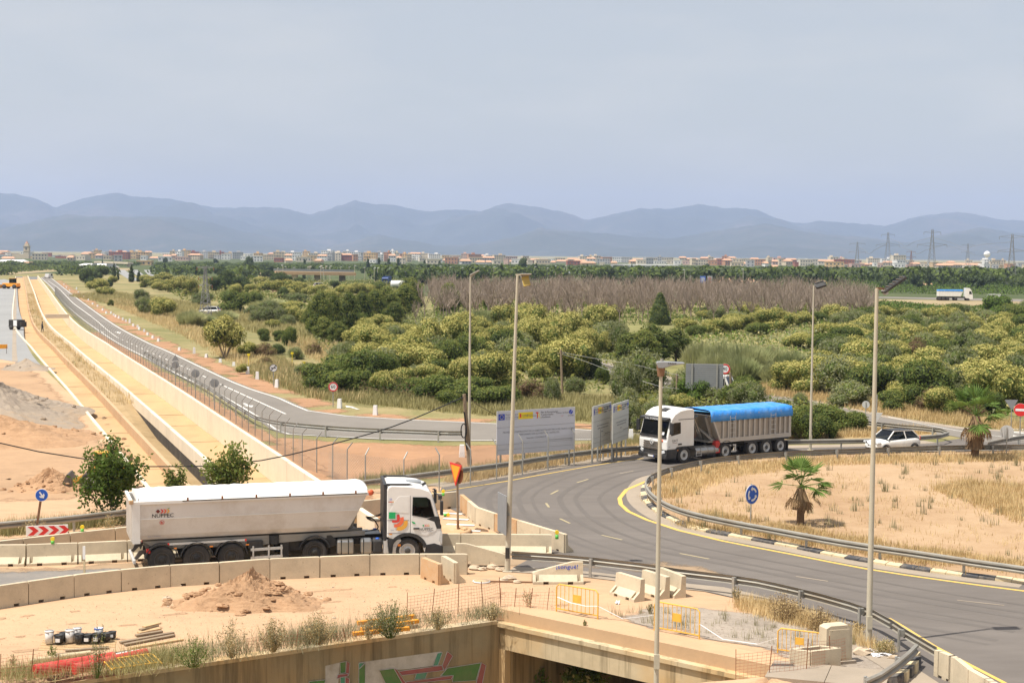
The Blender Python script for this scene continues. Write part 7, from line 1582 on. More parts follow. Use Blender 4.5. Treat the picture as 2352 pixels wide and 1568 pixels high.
# the many stemmed bush by the marker blocks
p = P(517, 822); s = pxm(p); o = bpy.data.objects.new('many_stemmed_bush', None); link(o); o.location = p; tag(o, 'round yellow green bush with bare pale stems, alone beside the marker blocks', 'bush'); h = up_at(p, 731)
b = MB(); rg = random.Random(5)
for i in range(13): a = rg.random() * 6.28; q = Vector((1.6 * cos(a), 1.6 * sin(a), h * .62)); b.tube([Vector((0.1 * cos(a), .1 * sin(a), 0)), q * .5 + Vector((0, 0, .1)), q], .07, 5, r1=.025)
b.build('stems', M['bare_wood'], o); put('crown', crown('crown', MK('leaf_olive_green', 'leaf_blossom'), 5200, [(x, y, z * .66 + .5, r * .88) for x, y, z, r in dome(7, 10)], .055, 7, .6, core=.62, zmin=.3), o, (0, 0, 0), 0, (52 / s, 52 / s, h / HB))

# --- young poplars by the lorry, figs under the bridge: leaf by leaf, open crowns
def poplar(label, x, yb, yt, w, n, size, mats, base_z=0.0, seed=1, shape=1.0, name='young_poplar', stems=3):
 p = P(x, yb, base_z); s = pxm(p); h = up_at(p, yt); hw = w / 2 / s; rg = np.random.default_rng(seed); o = thing(name, label, 'tree', p); b = MB(); tips = []
 for i in range(stems * 5):
  a = rg.random() * 6.28; q = hw * (.15 + .75 * rg.random()); z1 = h * (.55 + .42 * rg.random()) * (1 - .35 * (q / hw) ** 2 * shape); z0 = h * (.02 if i < stems else .15 + .4 * rg.random()); e = Vector((q * cos(a), q * sin(a), z1)); st = Vector((.15 * cos(a), .15 * sin(a), z0)); b.tube([st, st.lerp(e, .5) + Vector((0, 0, .06 * h)), e], .035 * h / 5, 4, r1=.008); tips.append((st, e))
 b.build('branches', M['bark'], o)
 k = rg.integers(0, len(tips), n); t = rg.random(n) ** .6; A = np.array([tuple(a) for a, _ in tips]); B_ = np.array([tuple(c) for _, c in tips])
 c_ = A[k] + (B_[k] - A[k]) * t[:, None]; pp = c_ + rg.normal(size=(n, 3)) * hw * .16 + [0, 0, .03 * h]; pp = pp[pp[:, 2] > .02 * h]; V, F = quads(pp, unit(rg.normal(size=pp.shape) + [0, 0, .4]), size * (.6 + .7 * rg.random(len(pp))), size * (.6 + .6 * rg.random(len(pp))), rg)
 me = np_mesh('leaves', V, F, [M[m] for m in mats], (rg.random(len(pp)) < .3).astype(int)); put('leaves', me, o); return o
poplar('bushy young poplar with glossy leaves left of the white lorry', 256, 1197, 1003, 170, 4600, .115, ('leaf_mid', 'leaf_bright'), 0, 1)
poplar('young poplar top showing above the white tarpaulin', 527, 1182, 1012, 132, 2300, .11, ('leaf_mid', 'leaf_olive_green'), 0, 2)
poplar('low poplar shoot above the lorry between the two taller ones', 405, 1170, 1058, 74, 700, .10, ('leaf_mid', 'leaf_olive_green'), 0, 3)
poplar('fig bush growing up under the bridge edge', 1345, 1640, 1478, 120, 900, .13, ('leaf_mid', 'straw_green'), -4.0, 4, name='fig_bush')
poplar('low green bush in the mouth of the underpass', 1222, 1640, 1526, 80, 700, .11, ('leaf_mid', 'leaf_bright'), -4.0, 5, name='fig_bush')

# --- palms: > trunk, skirt of dead fronds, each fan frond
def fan(seed, dead=False):
 rg = random.Random(seed); b = MB(); b.bar((0, 0, 0), (.95, 0, .10), .035, .02)
 for i in range(17):
  a = (i - 8) * .17; l = .85 - .16 * abs(i - 8) / 8; c = Vector((.92, 0, .10)); d = Vector((cos(a), sin(a), -.25 * rg.random() - (.4 if dead else .05))); n = Vector((-sin(a), cos(a), .3)) * .045; e = c + d * l; m = c + d * l * .55 + Vector((0, 0, .04))
  b.add([c, m - n, e, m + n], [(0, 1, 2, 3)])
 return b.mesh('frond', M['palm_dead' if dead else 'palm_green'])
FAN = [fan(i) for i in range(3)]; FAND = fan(9, True)
def palm(label, x, yb, yt, ysk, w, n, spec):
 p = P(x, yb); s = pxm(p); H_ = up_at(p, yt); hs = up_at(p, ysk); o = thing('fan_palm', label, 'palm tree', p); zc = H_ * .62; rs = random.Random(x)
 MB().cone((0, 0, -.05), (.02, 0, zc), .26 * w, .22 * w, 10).build('trunk', M['palm_bark'], o)
 b = MB(); rg = np.random.default_rng(int(x))
 for i in range(420):
  a = rg.random() * 6.28; z0 = hs + (zc - hs) * rg.random(); q0 = .22 * w; q1 = w * (.42 + .22 * rg.random()); z1 = max(hs, z0 - .55 - .4 * rg.random()); n_ = Vector((-sin(a), cos(a), 0)) * .035; A = Vector((q0 * cos(a), q0 * sin(a), z0)); B_ = Vector((q1 * cos(a), q1 * sin(a), z1)); b.add([A - n_, B_ - n_ * 1.6, B_ + n_ * 1.6, A + n_], [(0, 1, 2, 3)])
 b.build('dead_frond_skirt', M['palm_dead'], o)
 L_ = w * 1.25
 for i in range(n):
  el = rs.uniform(*spec); a = i * 2.4 + rs.random() * .5; f = put('frond', FAN[i % 3], o, (0, 0, zc + .05)); f.rotation_euler = (rs.uniform(-.4, .4), -el, a); f.scale = (L_, L_, L_)
 for i in range(5): f = put('dead_frond', FAND, o, (0, 0, zc - .1)); f.rotation_euler = (0, rs.uniform(.5, 1.0), i * 1.3); f.scale = (L_ * .8,) * 3
palm('short fan palm with a skirt of dry fronds standing near the blue roundabout sign', 1838, 1208, 1063, 1168, .72, 14, (-.2, 1.35))
palm('taller shaggy fan palm at the far right of the island', 2239, 1056, 894, 1030, .98, 16, (-.7, 1.35))

# --- grass, weeds, scrub: nobody could count these
def tufts(name, poly_px, n, h, m, spread=.14, blades=7, w=.012, seed=0, poly=None, z=0.0, excl=(), lean=.55, label=None, clump=0):
 rg = np.random.default_rng(seed); poly = poly or xy(line(poly_px)); A = np.array(poly); lo, hi = A.min(0), A.max(0); q = rg.random((n * 6, 2)) * (hi - lo) + lo; q = q[inpoly(q, poly)]
 if clump: c = rg.random((clump, 2)) * (hi - lo) + lo; d = np.min(np.hypot(q[:, None, 0] - c[None, :, 0], q[:, None, 1] - c[None, :, 1]), 1); q = q[d < (hi - lo).min() * .05 + 1.2 * rg.random(len(q))]
 for e in excl: q = q[~inpoly(q, e)]
 q = q[:n]; k = len(q); hh = h * (.5 + .9 * rg.random(k) ** 1.5); base = np.repeat(q, blades, 0) + rg.normal(size=(k * blades, 2)) * spread; a = rg.random(k * blades) * 6.283; H_ = np.repeat(hh, blades) * (.5 + .6 * rg.random(k * blades)); ln = H_ * lean * rg.random(k * blades); c, s = np.cos(a), np.sin(a); W_ = w * (1 + H_)
 B0 = np.c_[base, np.full(len(base), z)]; T_ = B0 + np.c_[c * ln, s * ln, H_]; S_ = np.c_[-s, c, 0 * s] * W_[:, None]; V = np.stack([B0 - S_, B0 + S_, T_], 1).reshape(-1, 3)
 o = bpy.data.objects.new(name, np_mesh(name, V, np.arange(len(V)).reshape(-1, 3), M[m])); link(o); o['kind'] = 'stuff'; return o
isl_near = [(1560, 1212), (1760, 1240), (1950, 1276), (2110, 1300), (2352, 1334), (2352, 1300), (2100, 1262), (1940, 1236), (1770, 1205), (1620, 1178), (1530, 1160)]
tufts('dry_grass', isl_near, 1900, .28, 'straw', .2, 9, seed=1, z=.1, clump=80)
tufts('dry_grass', None, 1700, .26, 'straw', .25, 8, seed=2, z=.1, poly=isl_poly, clump=140)
tufts('dry_grass', [(1510, 1100), (1640, 1072), (1900, 1055), (2352, 1045), (2352, 1062), (1900, 1072), (1680, 1100), (1560, 1150), (1510, 1150)], 2400, .32, 'straw', .25, 8, seed=3, z=.1)
tufts('dry_grass', [(2352, 1120), (2200, 1110), (2140, 1128), (2250, 1168), (2352, 1210)], 800, .4, 'straw', .25, 9, seed=4, z=.1)
tufts('weeds', None, 260, .55, 'weed_grey', .10, 14, .012, 5, isl_poly, .1, lean=.35)
tufts('dry_grass', [(1025, 1108), (1060, 1084), (1266, 1056), (1478, 1030), (1478, 1040), (1368, 1052), (1266, 1070), (1164, 1090), (1060, 1108)], 3600, .45, 'straw', .2, 8, seed=6)
tufts('green_grass', [(1180, 1062), (1330, 1040), (1478, 1020), (1470, 1000), (1300, 1040), (1180, 1052)], 700, .4, 'straw_green', .2, 8, seed=7)
tufts('dry_grass', [(1790, 1008), (1990, 1003), (2150, 995), (2080, 988), (1960, 990), (1800, 995)], 1500, .5, 'straw', .25, 8, seed=8)
tufts('dry_grass', [(1730, 905), (1870, 921), (2038, 955), (2197, 979), (2352, 988), (2352, 975), (2200, 952), (2050, 930), (1900, 898), (1740, 884)], 3200, .5, 'straw', .3, 8, .016, seed=9)
tufts('dry_grass', [(600, 760), (830, 800), (860, 850), (700, 850), (540, 800), (430, 740), (300, 690), (230, 690), (420, 770), (560, 850), (720, 915), (850, 925), (760, 850)], 9000, .7, 'straw', .35, 6, .022, seed=10)
tufts('green_grass', [(560, 850), (720, 915), (850, 930), (1139, 955), (1400, 972), (1480, 960), (1400, 915), (1180, 905), (900, 880), (720, 880), (640, 820)], 9000, .55, 'straw_green', .35, 7, .02, seed=11)
tufts('dry_grass', [(160, 680), (260, 700), (440, 735), (560, 760), (740, 790), (700, 740), (560, 715), (400, 690), (250, 670)], 7000, .8, 'straw_green', .45, 6, .035, seed=12)
tufts('canal_bank_grass', None, 5200, .6, 'straw', .25, 8, .016, 13, [tuple(p[:2]) for p in L(-6.1) if 118 < p.y < 420] + [tuple(p[:2]) for p in L(-4.35) if 118 < p.y < 420][::-1], .1)
tufts('canal_bank_grass', None, 1800, .7, 'straw_green', .3, 8, .03, 14, [tuple(p[:2]) for p in L(-6.1) if 118 < p.y < 520] + [tuple(p[:2]) for p in L(-4.35) if 118 < p.y < 520][::-1], .1, clump=24)
tufts('dry_grass', [(1700, 1378), (1810, 1398), (1900, 1430), (1990, 1478), (2060, 1500), (2000, 1490), (1880, 1450), (1780, 1425), (1700, 1400)], 900, .38, 'straw', .16, 9, .008, seed=15)
tufts('weeds', [(1400, 1412), (1560, 1395), (1800, 1420), (1960, 1480), (1900, 1530), (1700, 1470), (1500, 1440)], 60, .35, 'weed_grey', .08, 14, .006, seed=16)
tufts('dry_grass', [(0, 1215), (150, 1205), (274, 1190), (274, 1205), (150, 1218), (0, 1232)], 700, .55, 'straw_green', .15, 9, .01, seed=17)
tufts('weeds', [(850, 1115), (1000, 1095), (1040, 1080), (1000, 1070), (900, 1090), (800, 1108)], 260, .5, 'straw_green', .2, 9, .012, seed=18)
tufts('dry_weeds', [(300, 1545), (560, 1504), (800, 1468), (1130, 1420), (1140, 1405), (900, 1432), (600, 1470), (330, 1515)], 620, .5, 'weed_grey', .34, 14, .006, seed=19, clump=16, lean=1.1)
tufts('dry_weeds', [(0, 1560), (300, 1545), (420, 1525), (420, 1495), (280, 1510), (0, 1545)], 380, .42, 'straw_green', .3, 13, .006, seed=20, clump=9, lean=1.0)
# low scrub between the bushes
def scrub(name, poly_px, n, size, h, m, seed):
 rg = np.random.default_rng(seed); poly = xy(line(poly_px)); A = np.array(poly); lo, hi = A.min(0), A.max(0); q = rg.random((n * 5, 2)) * (hi - lo) + lo; q = q[inpoly(q, poly)][:n]; f = np.sin(q[:, 0] * .21 + 2 * np.sin(q[:, 1] * .05)) + np.sin(q[:, 1] * .13 + q[:, 0] * .08)
 p = np.c_[q, np.abs(f) * h * .5 * rg.random(len(q)) + .1]; V, F = quads(p, unit(rg.normal(size=p.shape) + [0, 0, .8]), size * (.5 + rg.random(len(q))), size * .8 * (.5 + rg.random(len(q))), rg)
 o = bpy.data.objects.new(name, np_mesh(name, V, F, [M[k] for k in m], rg.integers(0, len(m), len(q)))); link(o); o['kind'] = 'stuff'
scrub('undergrowth', [(700, 760), (900, 720), (1150, 745), (1400, 745), (1480, 830), (1380, 900), (1200, 900), (1000, 890), (860, 880), (760, 830)], 26000, .22, 1.6, ('leaf_mid', 'leaf_olive_green', 'leaf_grey'), 1)
scrub('undergrowth', [(1540, 740), (1900, 700), (2352, 705), (2500, 720), (2500, 960), (2352, 965), (2200, 948), (2000, 905), (1850, 880), (1600, 860)], 42000, .25, 1.8, ('leaf_bright', 'leaf_olive_green', 'leaf_grey', 'straw_green'), 2)
scrub('undergrowth', [(330, 640), (560, 635), (760, 650), (980, 640), (960, 700), (700, 745), (560, 700), (420, 690)], 26000, .38, 2.0, ('leaf_mid', 'leaf_olive_green', 'straw_green'), 3)
scrub('undergrowth', [(1440, 900), (1540, 905), (1640, 935), (1780, 940), (1960, 975), (1900, 1005), (1700, 1005), (1500, 985), (1430, 990)], 9000, .16, 1.5, ('leaf_mid', 'leaf_olive_green', 'leaf_grey'), 4)
scrub('brambles', [(680, 850), (860, 850), (1000, 880), (1200, 905), (1180, 930), (1000, 925), (820, 905), (700, 890)], 12000, .15, 1.3, ('leaf_mid', 'leaf_dark', 'leaf_brown'), 5)
# weeds on the wall top and in the yard, one by one
def weed(label, x, yb, yt, w, n, m=('weed_grey', 'straw'), base_z=0.0, seed=0, size=.020, name='weed', cat='weed'):
 p = P(x, yb, base_z); s = pxm(p); h = up_at(p, yt); hw = w / 2 / s; rg = np.random.default_rng(int(x) + seed); b = []; o = thing(name, label, cat, p, group='weeds of the yard'); mb = MB(); k = max(6, n // 30); tips = []
 for i in range(k): a = rg.random() * 6.28; q = hw * rg.random() ** .7; e = Vector((q * cos(a), q * sin(a), h * (.55 + .45 * rg.random()) * (1 - .3 * (q / hw) ** 2))); st = Vector((e.x * .15, e.y * .15, 0)); mb.tube([st, st.lerp(e, .5) + Vector((e.x * .1, e.y * .1, .04)), e], .008, 3, r1=.003); tips.append((st, e))
 mb.build('stems', M[m[1]], o); j = rg.integers(0, k, n); t = .2 + .8 * rg.random(n) ** .8; A = np.array([tuple(a) for a, _ in tips]); B_ = np.array([tuple(c) for _, c in tips]); pp = A[j] + (B_[j] - A[j]) * t[:, None] + rg.normal(size=(n, 3)) * hw * .10
 pp = pp[pp[:, 2] > 0]; V, F = quads(pp, unit(rg.normal(size=pp.shape)), size * (.6 + .8 * rg.random(len(pp))), size * (.6 + .8 * rg.random(len(pp))), rg); put('leaves', np_mesh('leaves', V, F, [M[q] for q in m], (rg.random(len(pp)) < .35).astype(int)), o)
for i, a in enumerate((('dry grey bush at the left of the weedy wall top', 628, 1497, 1411, 76, 1500), ('dry grey bush in the middle of the weedy wall top', 732, 1480, 1401, 92, 1800), ('broad green centred bush, the biggest on the wall top', 897, 1464, 1374, 112, 2600, ('weed_grey', 'leaf_mid')), ('thin dry bush left of the biggest wall top bush', 846, 1468, 1404, 44, 500), ('pale dry bush right of the biggest wall top bush', 1004, 1446, 1389, 72, 1100), ('dry bush at the corner where wall and bridge meet', 1131, 1424, 1382, 52, 900),
 ('green tussock of grass by the red plastic rolls', 445, 1532, 1456, 112, 1500, ('straw_green', 'leaf_bright')), ('tall wispy weed beside the green tussock', 532, 1509, 1414, 92, 900), ('tall dark weed growing between the red rolls and the buckets', 222, 1557, 1416, 52, 420, ('weed_grey', 'leaf_mid')), ('low green weed in front of the buckets', 119, 1515, 1480, 34, 300, ('leaf_mid', 'straw_green')), ('small dry weed alone at the left edge of the yard', 32, 1526, 1500, 24, 160), ('thin dry weed behind the netting by the bridge corner', 1215, 1394, 1338, 34, 260), ('small weed beside the gravel near the lamp post', 1492, 1409, 1380, 26, 260), ('grey weed under the near guard rail post', 1690, 1382, 1340, 28, 300),
 ('brown dry bush under the near guard rail', 1798, 1425, 1356, 96, 1700, ('leaf_brown', 'straw')), ('low brown bush right of the larger brown one', 1883, 1448, 1392, 84, 1200, ('leaf_brown', 'straw')), ('grassy bush beside the lamp post foot', 2030, 1503, 1460, 58, 900, ('straw_green', 'straw')), ('dry tuft behind the concrete cabinet', 1968, 1454, 1422, 44, 500, ('straw', 'straw')), ('pale yellow weed on the footway of the bridge', 1342, 1438, 1421, 14, 160, ('straw_green', 'straw_green')), ('wispy weeds beside the lorry road at the guard rail', 250, 1222, 1175, 60, 500), ('dry weed by the leaning chevron post', 75, 1236, 1180, 70, 500), ('green shrub foot below the bushy poplar', 262, 1206, 1160, 90, 900, ('leaf_mid', 'straw_green')))):
 weed(*a[:6], **({'m': a[6]} if len(a) > 6 else {}), seed=i, size=.028)
# ================================================================ the plain beyond: dead orchard, woods, town
rg = random.Random(11)
orch = xy(line([(1000, 738), (1430, 745), (1720, 740), (1800, 746), (2015, 738), (1995, 703), (1770, 690), (1400, 687), (990, 687)])); spots = []
A = np.array(orch); lo, hi = A.min(0), A.max(0); y = lo[1]
while y < hi[1]:
 x = lo[0] + rg.random() * 4
 while x < hi[0]: spots.append((x + rg.uniform(-.8, .8), y + rg.uniform(-.8, .8))); x += 4.5 + (4.5 if rg.random() < .12 else 0)
 y += 5.6
spots = np.array(spots); spots = spots[inpoly(spots, orch)]; spots = spots[np.argsort(spots[:, 1])]
OR = []
for i, (x, y) in enumerate(spots[:300]):
 h = rg.uniform(4.7, 7.2); o = put('bare_tree', BARE[i % 5], None, (x, y, 0), rg.random() * 6.28, (h, h, h)); px_ = topx((x, y, 2)); OR.append((o, 'leafless grey brown orchard tree', landmark(px_[0], px_[1]), px_[0], 'tree'))
Vs, Fs, n = [], [], 0
for i, (x, y) in enumerate(spots[300:]):
 me = BARE[i % 5]; v = np.empty(len(me.vertices) * 3, np.float32); me.vertices.foreach_get('co', v); v = v.reshape(-1, 3); h = rg.uniform(4.7, 7.2); a = rg.random() * 6.28; c, s = cos(a), sin(a)
 Vs.append(np.c_[x + h * (v[:, 0] * c - v[:, 1] * s), y + h * (v[:, 0] * s + v[:, 1] * c), h * v[:, 2]]); f = np.empty(len(me.loops), np.int32); me.loops.foreach_get('vertex_index', f); Fs.append(f.reshape(-1, 4) + n); n += len(v)
o = bpy.data.objects.new('dead_orchard', np_mesh('dead_orchard', np.vstack(Vs), np.vstack(Fs), M['bare_wood'])); link(o); o['kind'] = 'stuff'
scrub('undergrowth', [(1000, 742), (1430, 748), (1720, 742), (2015, 740), (1995, 703), (1770, 690), (1400, 688), (990, 688)], 16000, .30, 1.6, ('leaf_mid', 'leaf_bright', 'leaf_olive_green'), 6)
# fields, banks
soil('far_green', [(.36, (.045, .062, .025)), (.5, (.075, .095, .035)), (.66, (.12, .13, .05))], .02, .12, 1.2, bump=.5)
soil('far_tan', [(.36, (.24, .19, .105)), (.5, (.31, .245, .14)), (.66, (.35, .28, .17))], .03, .2, 1.5, bump=.4)
sheet('far_plain_ground', xy(line([(-200, 640), (100, 628), (420, 634), (700, 648), (1000, 683), (1400, 684), (1770, 686), (2000, 690), (2700, 690), (2700, 616.5), (1800, 606), (900, 597.5), (-200, 587)])), .03, 'far_green')
sheet('highway_bank', xy(line([(2010, 702), (2352, 707), (2700, 712), (2700, 700), (2352, 693), (2015, 687)])), .05, 'far_tan')
sheet('highway', xy(line([(1990, 684), (2352, 693), (2700, 702), (2700, 696), (2352, 687.5), (1990, 681)])), .06, 'road_asphalt')
sheet('tan_bank', xy(line([(-100, 640), (150, 622), (300, 622), (300, 616), (130, 613), (-100, 617)])), .05, 'far_tan')
sheet('flyover_bank', xy(line([(530, 640), (640, 640), (640, 630), (600, 626), (530, 632)])), .07, 'far_tan')
for k, (a_, b_, c_, d_) in enumerate(((262, 286, 300, 321), (300, 316, 326, 346), (330, 343, 352, 364))): sheet('far_road', xy(line([(a_, 620), (c_, 645), (d_, 645), (b_, 620)])), .08, 'new_asphalt')
# trees of the plain
FAR = [crown('crown', MK('leaf_far', 'leaf_mid', 'leaf_far'), 900, dome(100 + i, 7), .11, 100 + i, .4, core=.72) for i in range(4)]
FART = [crown('crown', MK('leaf_far', 'leaf_mid', 'leaf_far'), 800, tallobes(120 + i, 9), .16, 120 + i, .3, core=.75) for i in range(3)]
FT = []
def fartree(x, yb, h, w, tall, desc):
 p = P(x, yb); o = put('far_tree', rg.choice(FART if tall else FAR), None, p, rg.random() * 6.28, (w / 2, w / 2, h / (HT if tall else HB))); FT.append((o, desc, None, x, 'tree', yb))
for a in ((570, 617, 588, 26, 0), (1200, 627, 591, 26, 0), (1225, 630, 606, 20, 0), (1700, 632, 612, 20, 0), (1768, 645, 611, 50, 0), (1800, 643, 610, 50, 0), (1840, 645, 612, 55, 0), (1880, 643, 611, 50, 0), (1940, 645, 614, 60, 0), (1990, 645, 616, 50, 0), (1625, 615, 605, 14, 0), (2060, 655, 628, 60, 0), (2110, 650, 625, 60, 0), (2160, 645, 622, 50, 0), (2280, 652, 634, 36, 0), (2230, 640, 622, 40, 0), (520, 612, 600, 18, 0), (495, 606, 593, 16, 1), (380, 606, 590, 12, 1), (700, 612, 594, 8, 1), (845, 620, 592, 10, 1), (870, 614, 590, 10, 1), (893, 616, 592, 9, 1), (915, 614, 591, 10, 1), (975, 613, 596, 8, 1), (1010, 614, 597, 8, 1), (1865, 625, 606, 30, 0), (640, 640, 612, 7, 1), (698, 645, 615, 9, 1), (864, 650, 620, 9, 1), (880, 640, 610, 8, 1), (655, 637, 610, 8, 1), (632, 636, 611, 9, 1)):
 p = P(a[0], a[1]); s = pxm(p); fartree(a[0], a[1], up_at(p, a[2]), a[3] / s, a[4], 'tall narrow dark tree' if a[4] else 'dark rounded tree')
def clear(x, yb): return not (590 < x < 850 and 628 < yb < 668) and not (1990 < x and 678 < yb < 712) and not (x < 560 and yb > 634) and not (985 < x < 2010 and yb > 655) and not (255 < x < 360 and yb > 612) and not (20 < x < 140 and yb > 618)
while len(FT) < 295:
 x = rg.uniform(-30, 2390); yb = 612.5 + (x / 2352) * 14 + 40 * rg.random() ** 1.5
 if not clear(x, yb): continue
 t = rg.random() < .16; k_ = .62 + .38 * min(1, max(0, (yb - 620) / 25)); h = (rg.uniform(6, 9.5) if t else rg.uniform(4, 7.5)) * k_; fartree(x, yb, h, h * (.3 if t else rg.uniform(.9, 1.6)), t, ('tall narrow tree' if t else 'rounded dark tree' if h > 4.4 else 'low dark tree'))
# the woods behind, one mass
Vs, Fs, n = [], [], 0; q_ = np.random.default_rng(4)
for i in range(1500):
 x = rg.uniform(-60, 2420); yb = 606.5 + (x / 2352) * 17 + 36 * rg.random() ** 1.8
 if not clear(x, yb): continue
 p = P(x, yb); w = rg.uniform(3, 6.5); h = rg.uniform(2.0, 3.6) + 3 * max(0, (yb - 622) / 20); k = 84; d = unit(q_.normal(size=(k, 3)) + [0, 0, .3]); pp = np.c_[p.x + d[:, 0] * w, p.y + d[:, 1] * w, h * .5 + d[:, 2] * h * .48]; V, F = quads(pp, unit(d + q_.normal(size=d.shape) * .4), np.full(k, w * .19), np.full(k, h * .2), q_); Vs.append(V); Fs.append(F + n); n += len(V)
o = bpy.data.objects.new('far_woods', np_mesh('far_woods', np.vstack(Vs), np.vstack(Fs), [M['leaf_far'], M['leaf_mid']], q_.integers(0, 2, sum(len(f) for f in Fs)))); link(o); o['kind'] = 'stuff'
scrub('orange_grove', [(1760, 668), (2000, 674), (2600, 682), (2600, 650), (2200, 640), (1760, 652)], 44000, .42, 2.6, ('leaf_mid', 'leaf_bright', 'leaf_far'), 7)
scrub('orange_grove', [(-100, 634), (250, 612), (250, 608), (-100, 612)], 14000, .7, 3.2, ('leaf_far', 'leaf_mid'), 8)
scrub('orange_grove', [(2010, 716), (2352, 722), (2352, 708), (2010, 703)], 9000, .4, 1.6, ('leaf_mid', 'leaf_bright'), 9)

# far street lights: > pole, lamp_head
LGT = (MB().cone((0, 0, 0), (0, 0, 1), .030, .022, 5).mesh('pole', M['pole_paint']), MB().box((.05, 0, 1), (.16, .06, .035)).mesh('lamp_head', M['sign_white']))
lx = [(540, 1), (600, 1), (637, 1), (730, 1), (893, 1), (915, 1), (1040, 1), (1055, 1), (1075, 1), (1100, 1), (1140, 1), (1150, 1), (1270, 1), (1370, 1), (1435, 1), (1553, 1), (1635, 1), (1663, 1), (1700, 1), (1790, 1), (1835, 1), (1890, 1), (2027, 1), (2090, 1), (2180, 1), (2193, 1), (2235, 1), (2297, 1)]
L2 = [z * .1976 + 531 for z, _ in lx] + [z * .2032 + 929.4 for z in (275, 410, 515, 660, 858, 905, 1008, 1145, 1245, 1375, 1470, 1610, 1705, 1830)] + [z * .2258 + 1327.6 for z in (1080, 1430, 1678, 1990)]
L2.sort(); DL = []
for i, x in enumerate(L2):
 yb = 645 + rg.uniform(-4, 5) + (8 if x > 1500 else 0); p = P(x, yb); h = up_at(p, 612 + rg.uniform(-3, 5) + (6 if x > 1500 else 0)); o = thing('street_lamp', 'x', 'street lamp', p, rg.choice((0, 3.14, .8)), 'far street lamps of the junction')
 for me in LGT: put(me.name, me, o, (0, 0, 0), 0, (h * .8, h * .8, h))
 DL.append((o, 'slim far street lamp', 'left of the tall leaning post' if x < 1190 else 'right of the tall leaning post', x, 'lamp'))
# flyover
p = P(632, 646); q = P(815, 647); o = thing('flyover', 'long low flyover on round piers crossing the far plain', 'bridge', p); zd = up_at(p, 623)
b = MB(); b.bar((0, 0, zd - .6), (q - p) + Vector((0, 0, zd - .9)), 9, 1.3); b.build('deck', M['concrete_orange'], o)
for x in (677, 729, 786): b = MB(); c = P(x, 646.5) - p; b.cone(c, c + Vector((0, 0, zd - 1)), 1.5, 1.3, 10); b.build('pier', M['barrier_concrete'], o)
b = MB(); b.bar((0, -4.4, zd + .7), (q - p) + Vector((0, -4.4, zd + .4)), .12, 1.0); b.build('railing', M['grey_sign_back'], o)
p = P(222, 612); q = P(300, 613); o = thing('road_bridge', 'pale low road bridge over the far cutting at the left', 'bridge', p); zd = up_at(p, 602); b = MB(); b.bar((0, 0, zd), (q - p) + Vector((0, 0, zd - .5)), 8, 1.2); b.build('deck', M['concrete_pale'], o)
for t in (.02, .3, .95): c = (q - p) * t; b = MB(); b.box(c + Vector((0, 0, zd / 2)), (2.5, 5, zd)); b.build('pier', M['barrier_concrete'], o)
p = P(251, 622); o = thing('sign_gantry', 'two grey sign backs standing beside the far end of the service road', 'road sign', P(254, 627))
for dx, w, h in ((-8.5, 2.6, 3.4), (.5, 5.2, 3.0)): b = MB(); b.box((dx, 0, 3.6), (w, .12, h)); b.build('plate', M['grey_sign_back'], o)
b = MB(); [b.bar((x, .15, 0), (x, .15, 4.5), .2) for x in (-8.5, -1, 2.2)]; b.build('post', M['galvanised'], o)
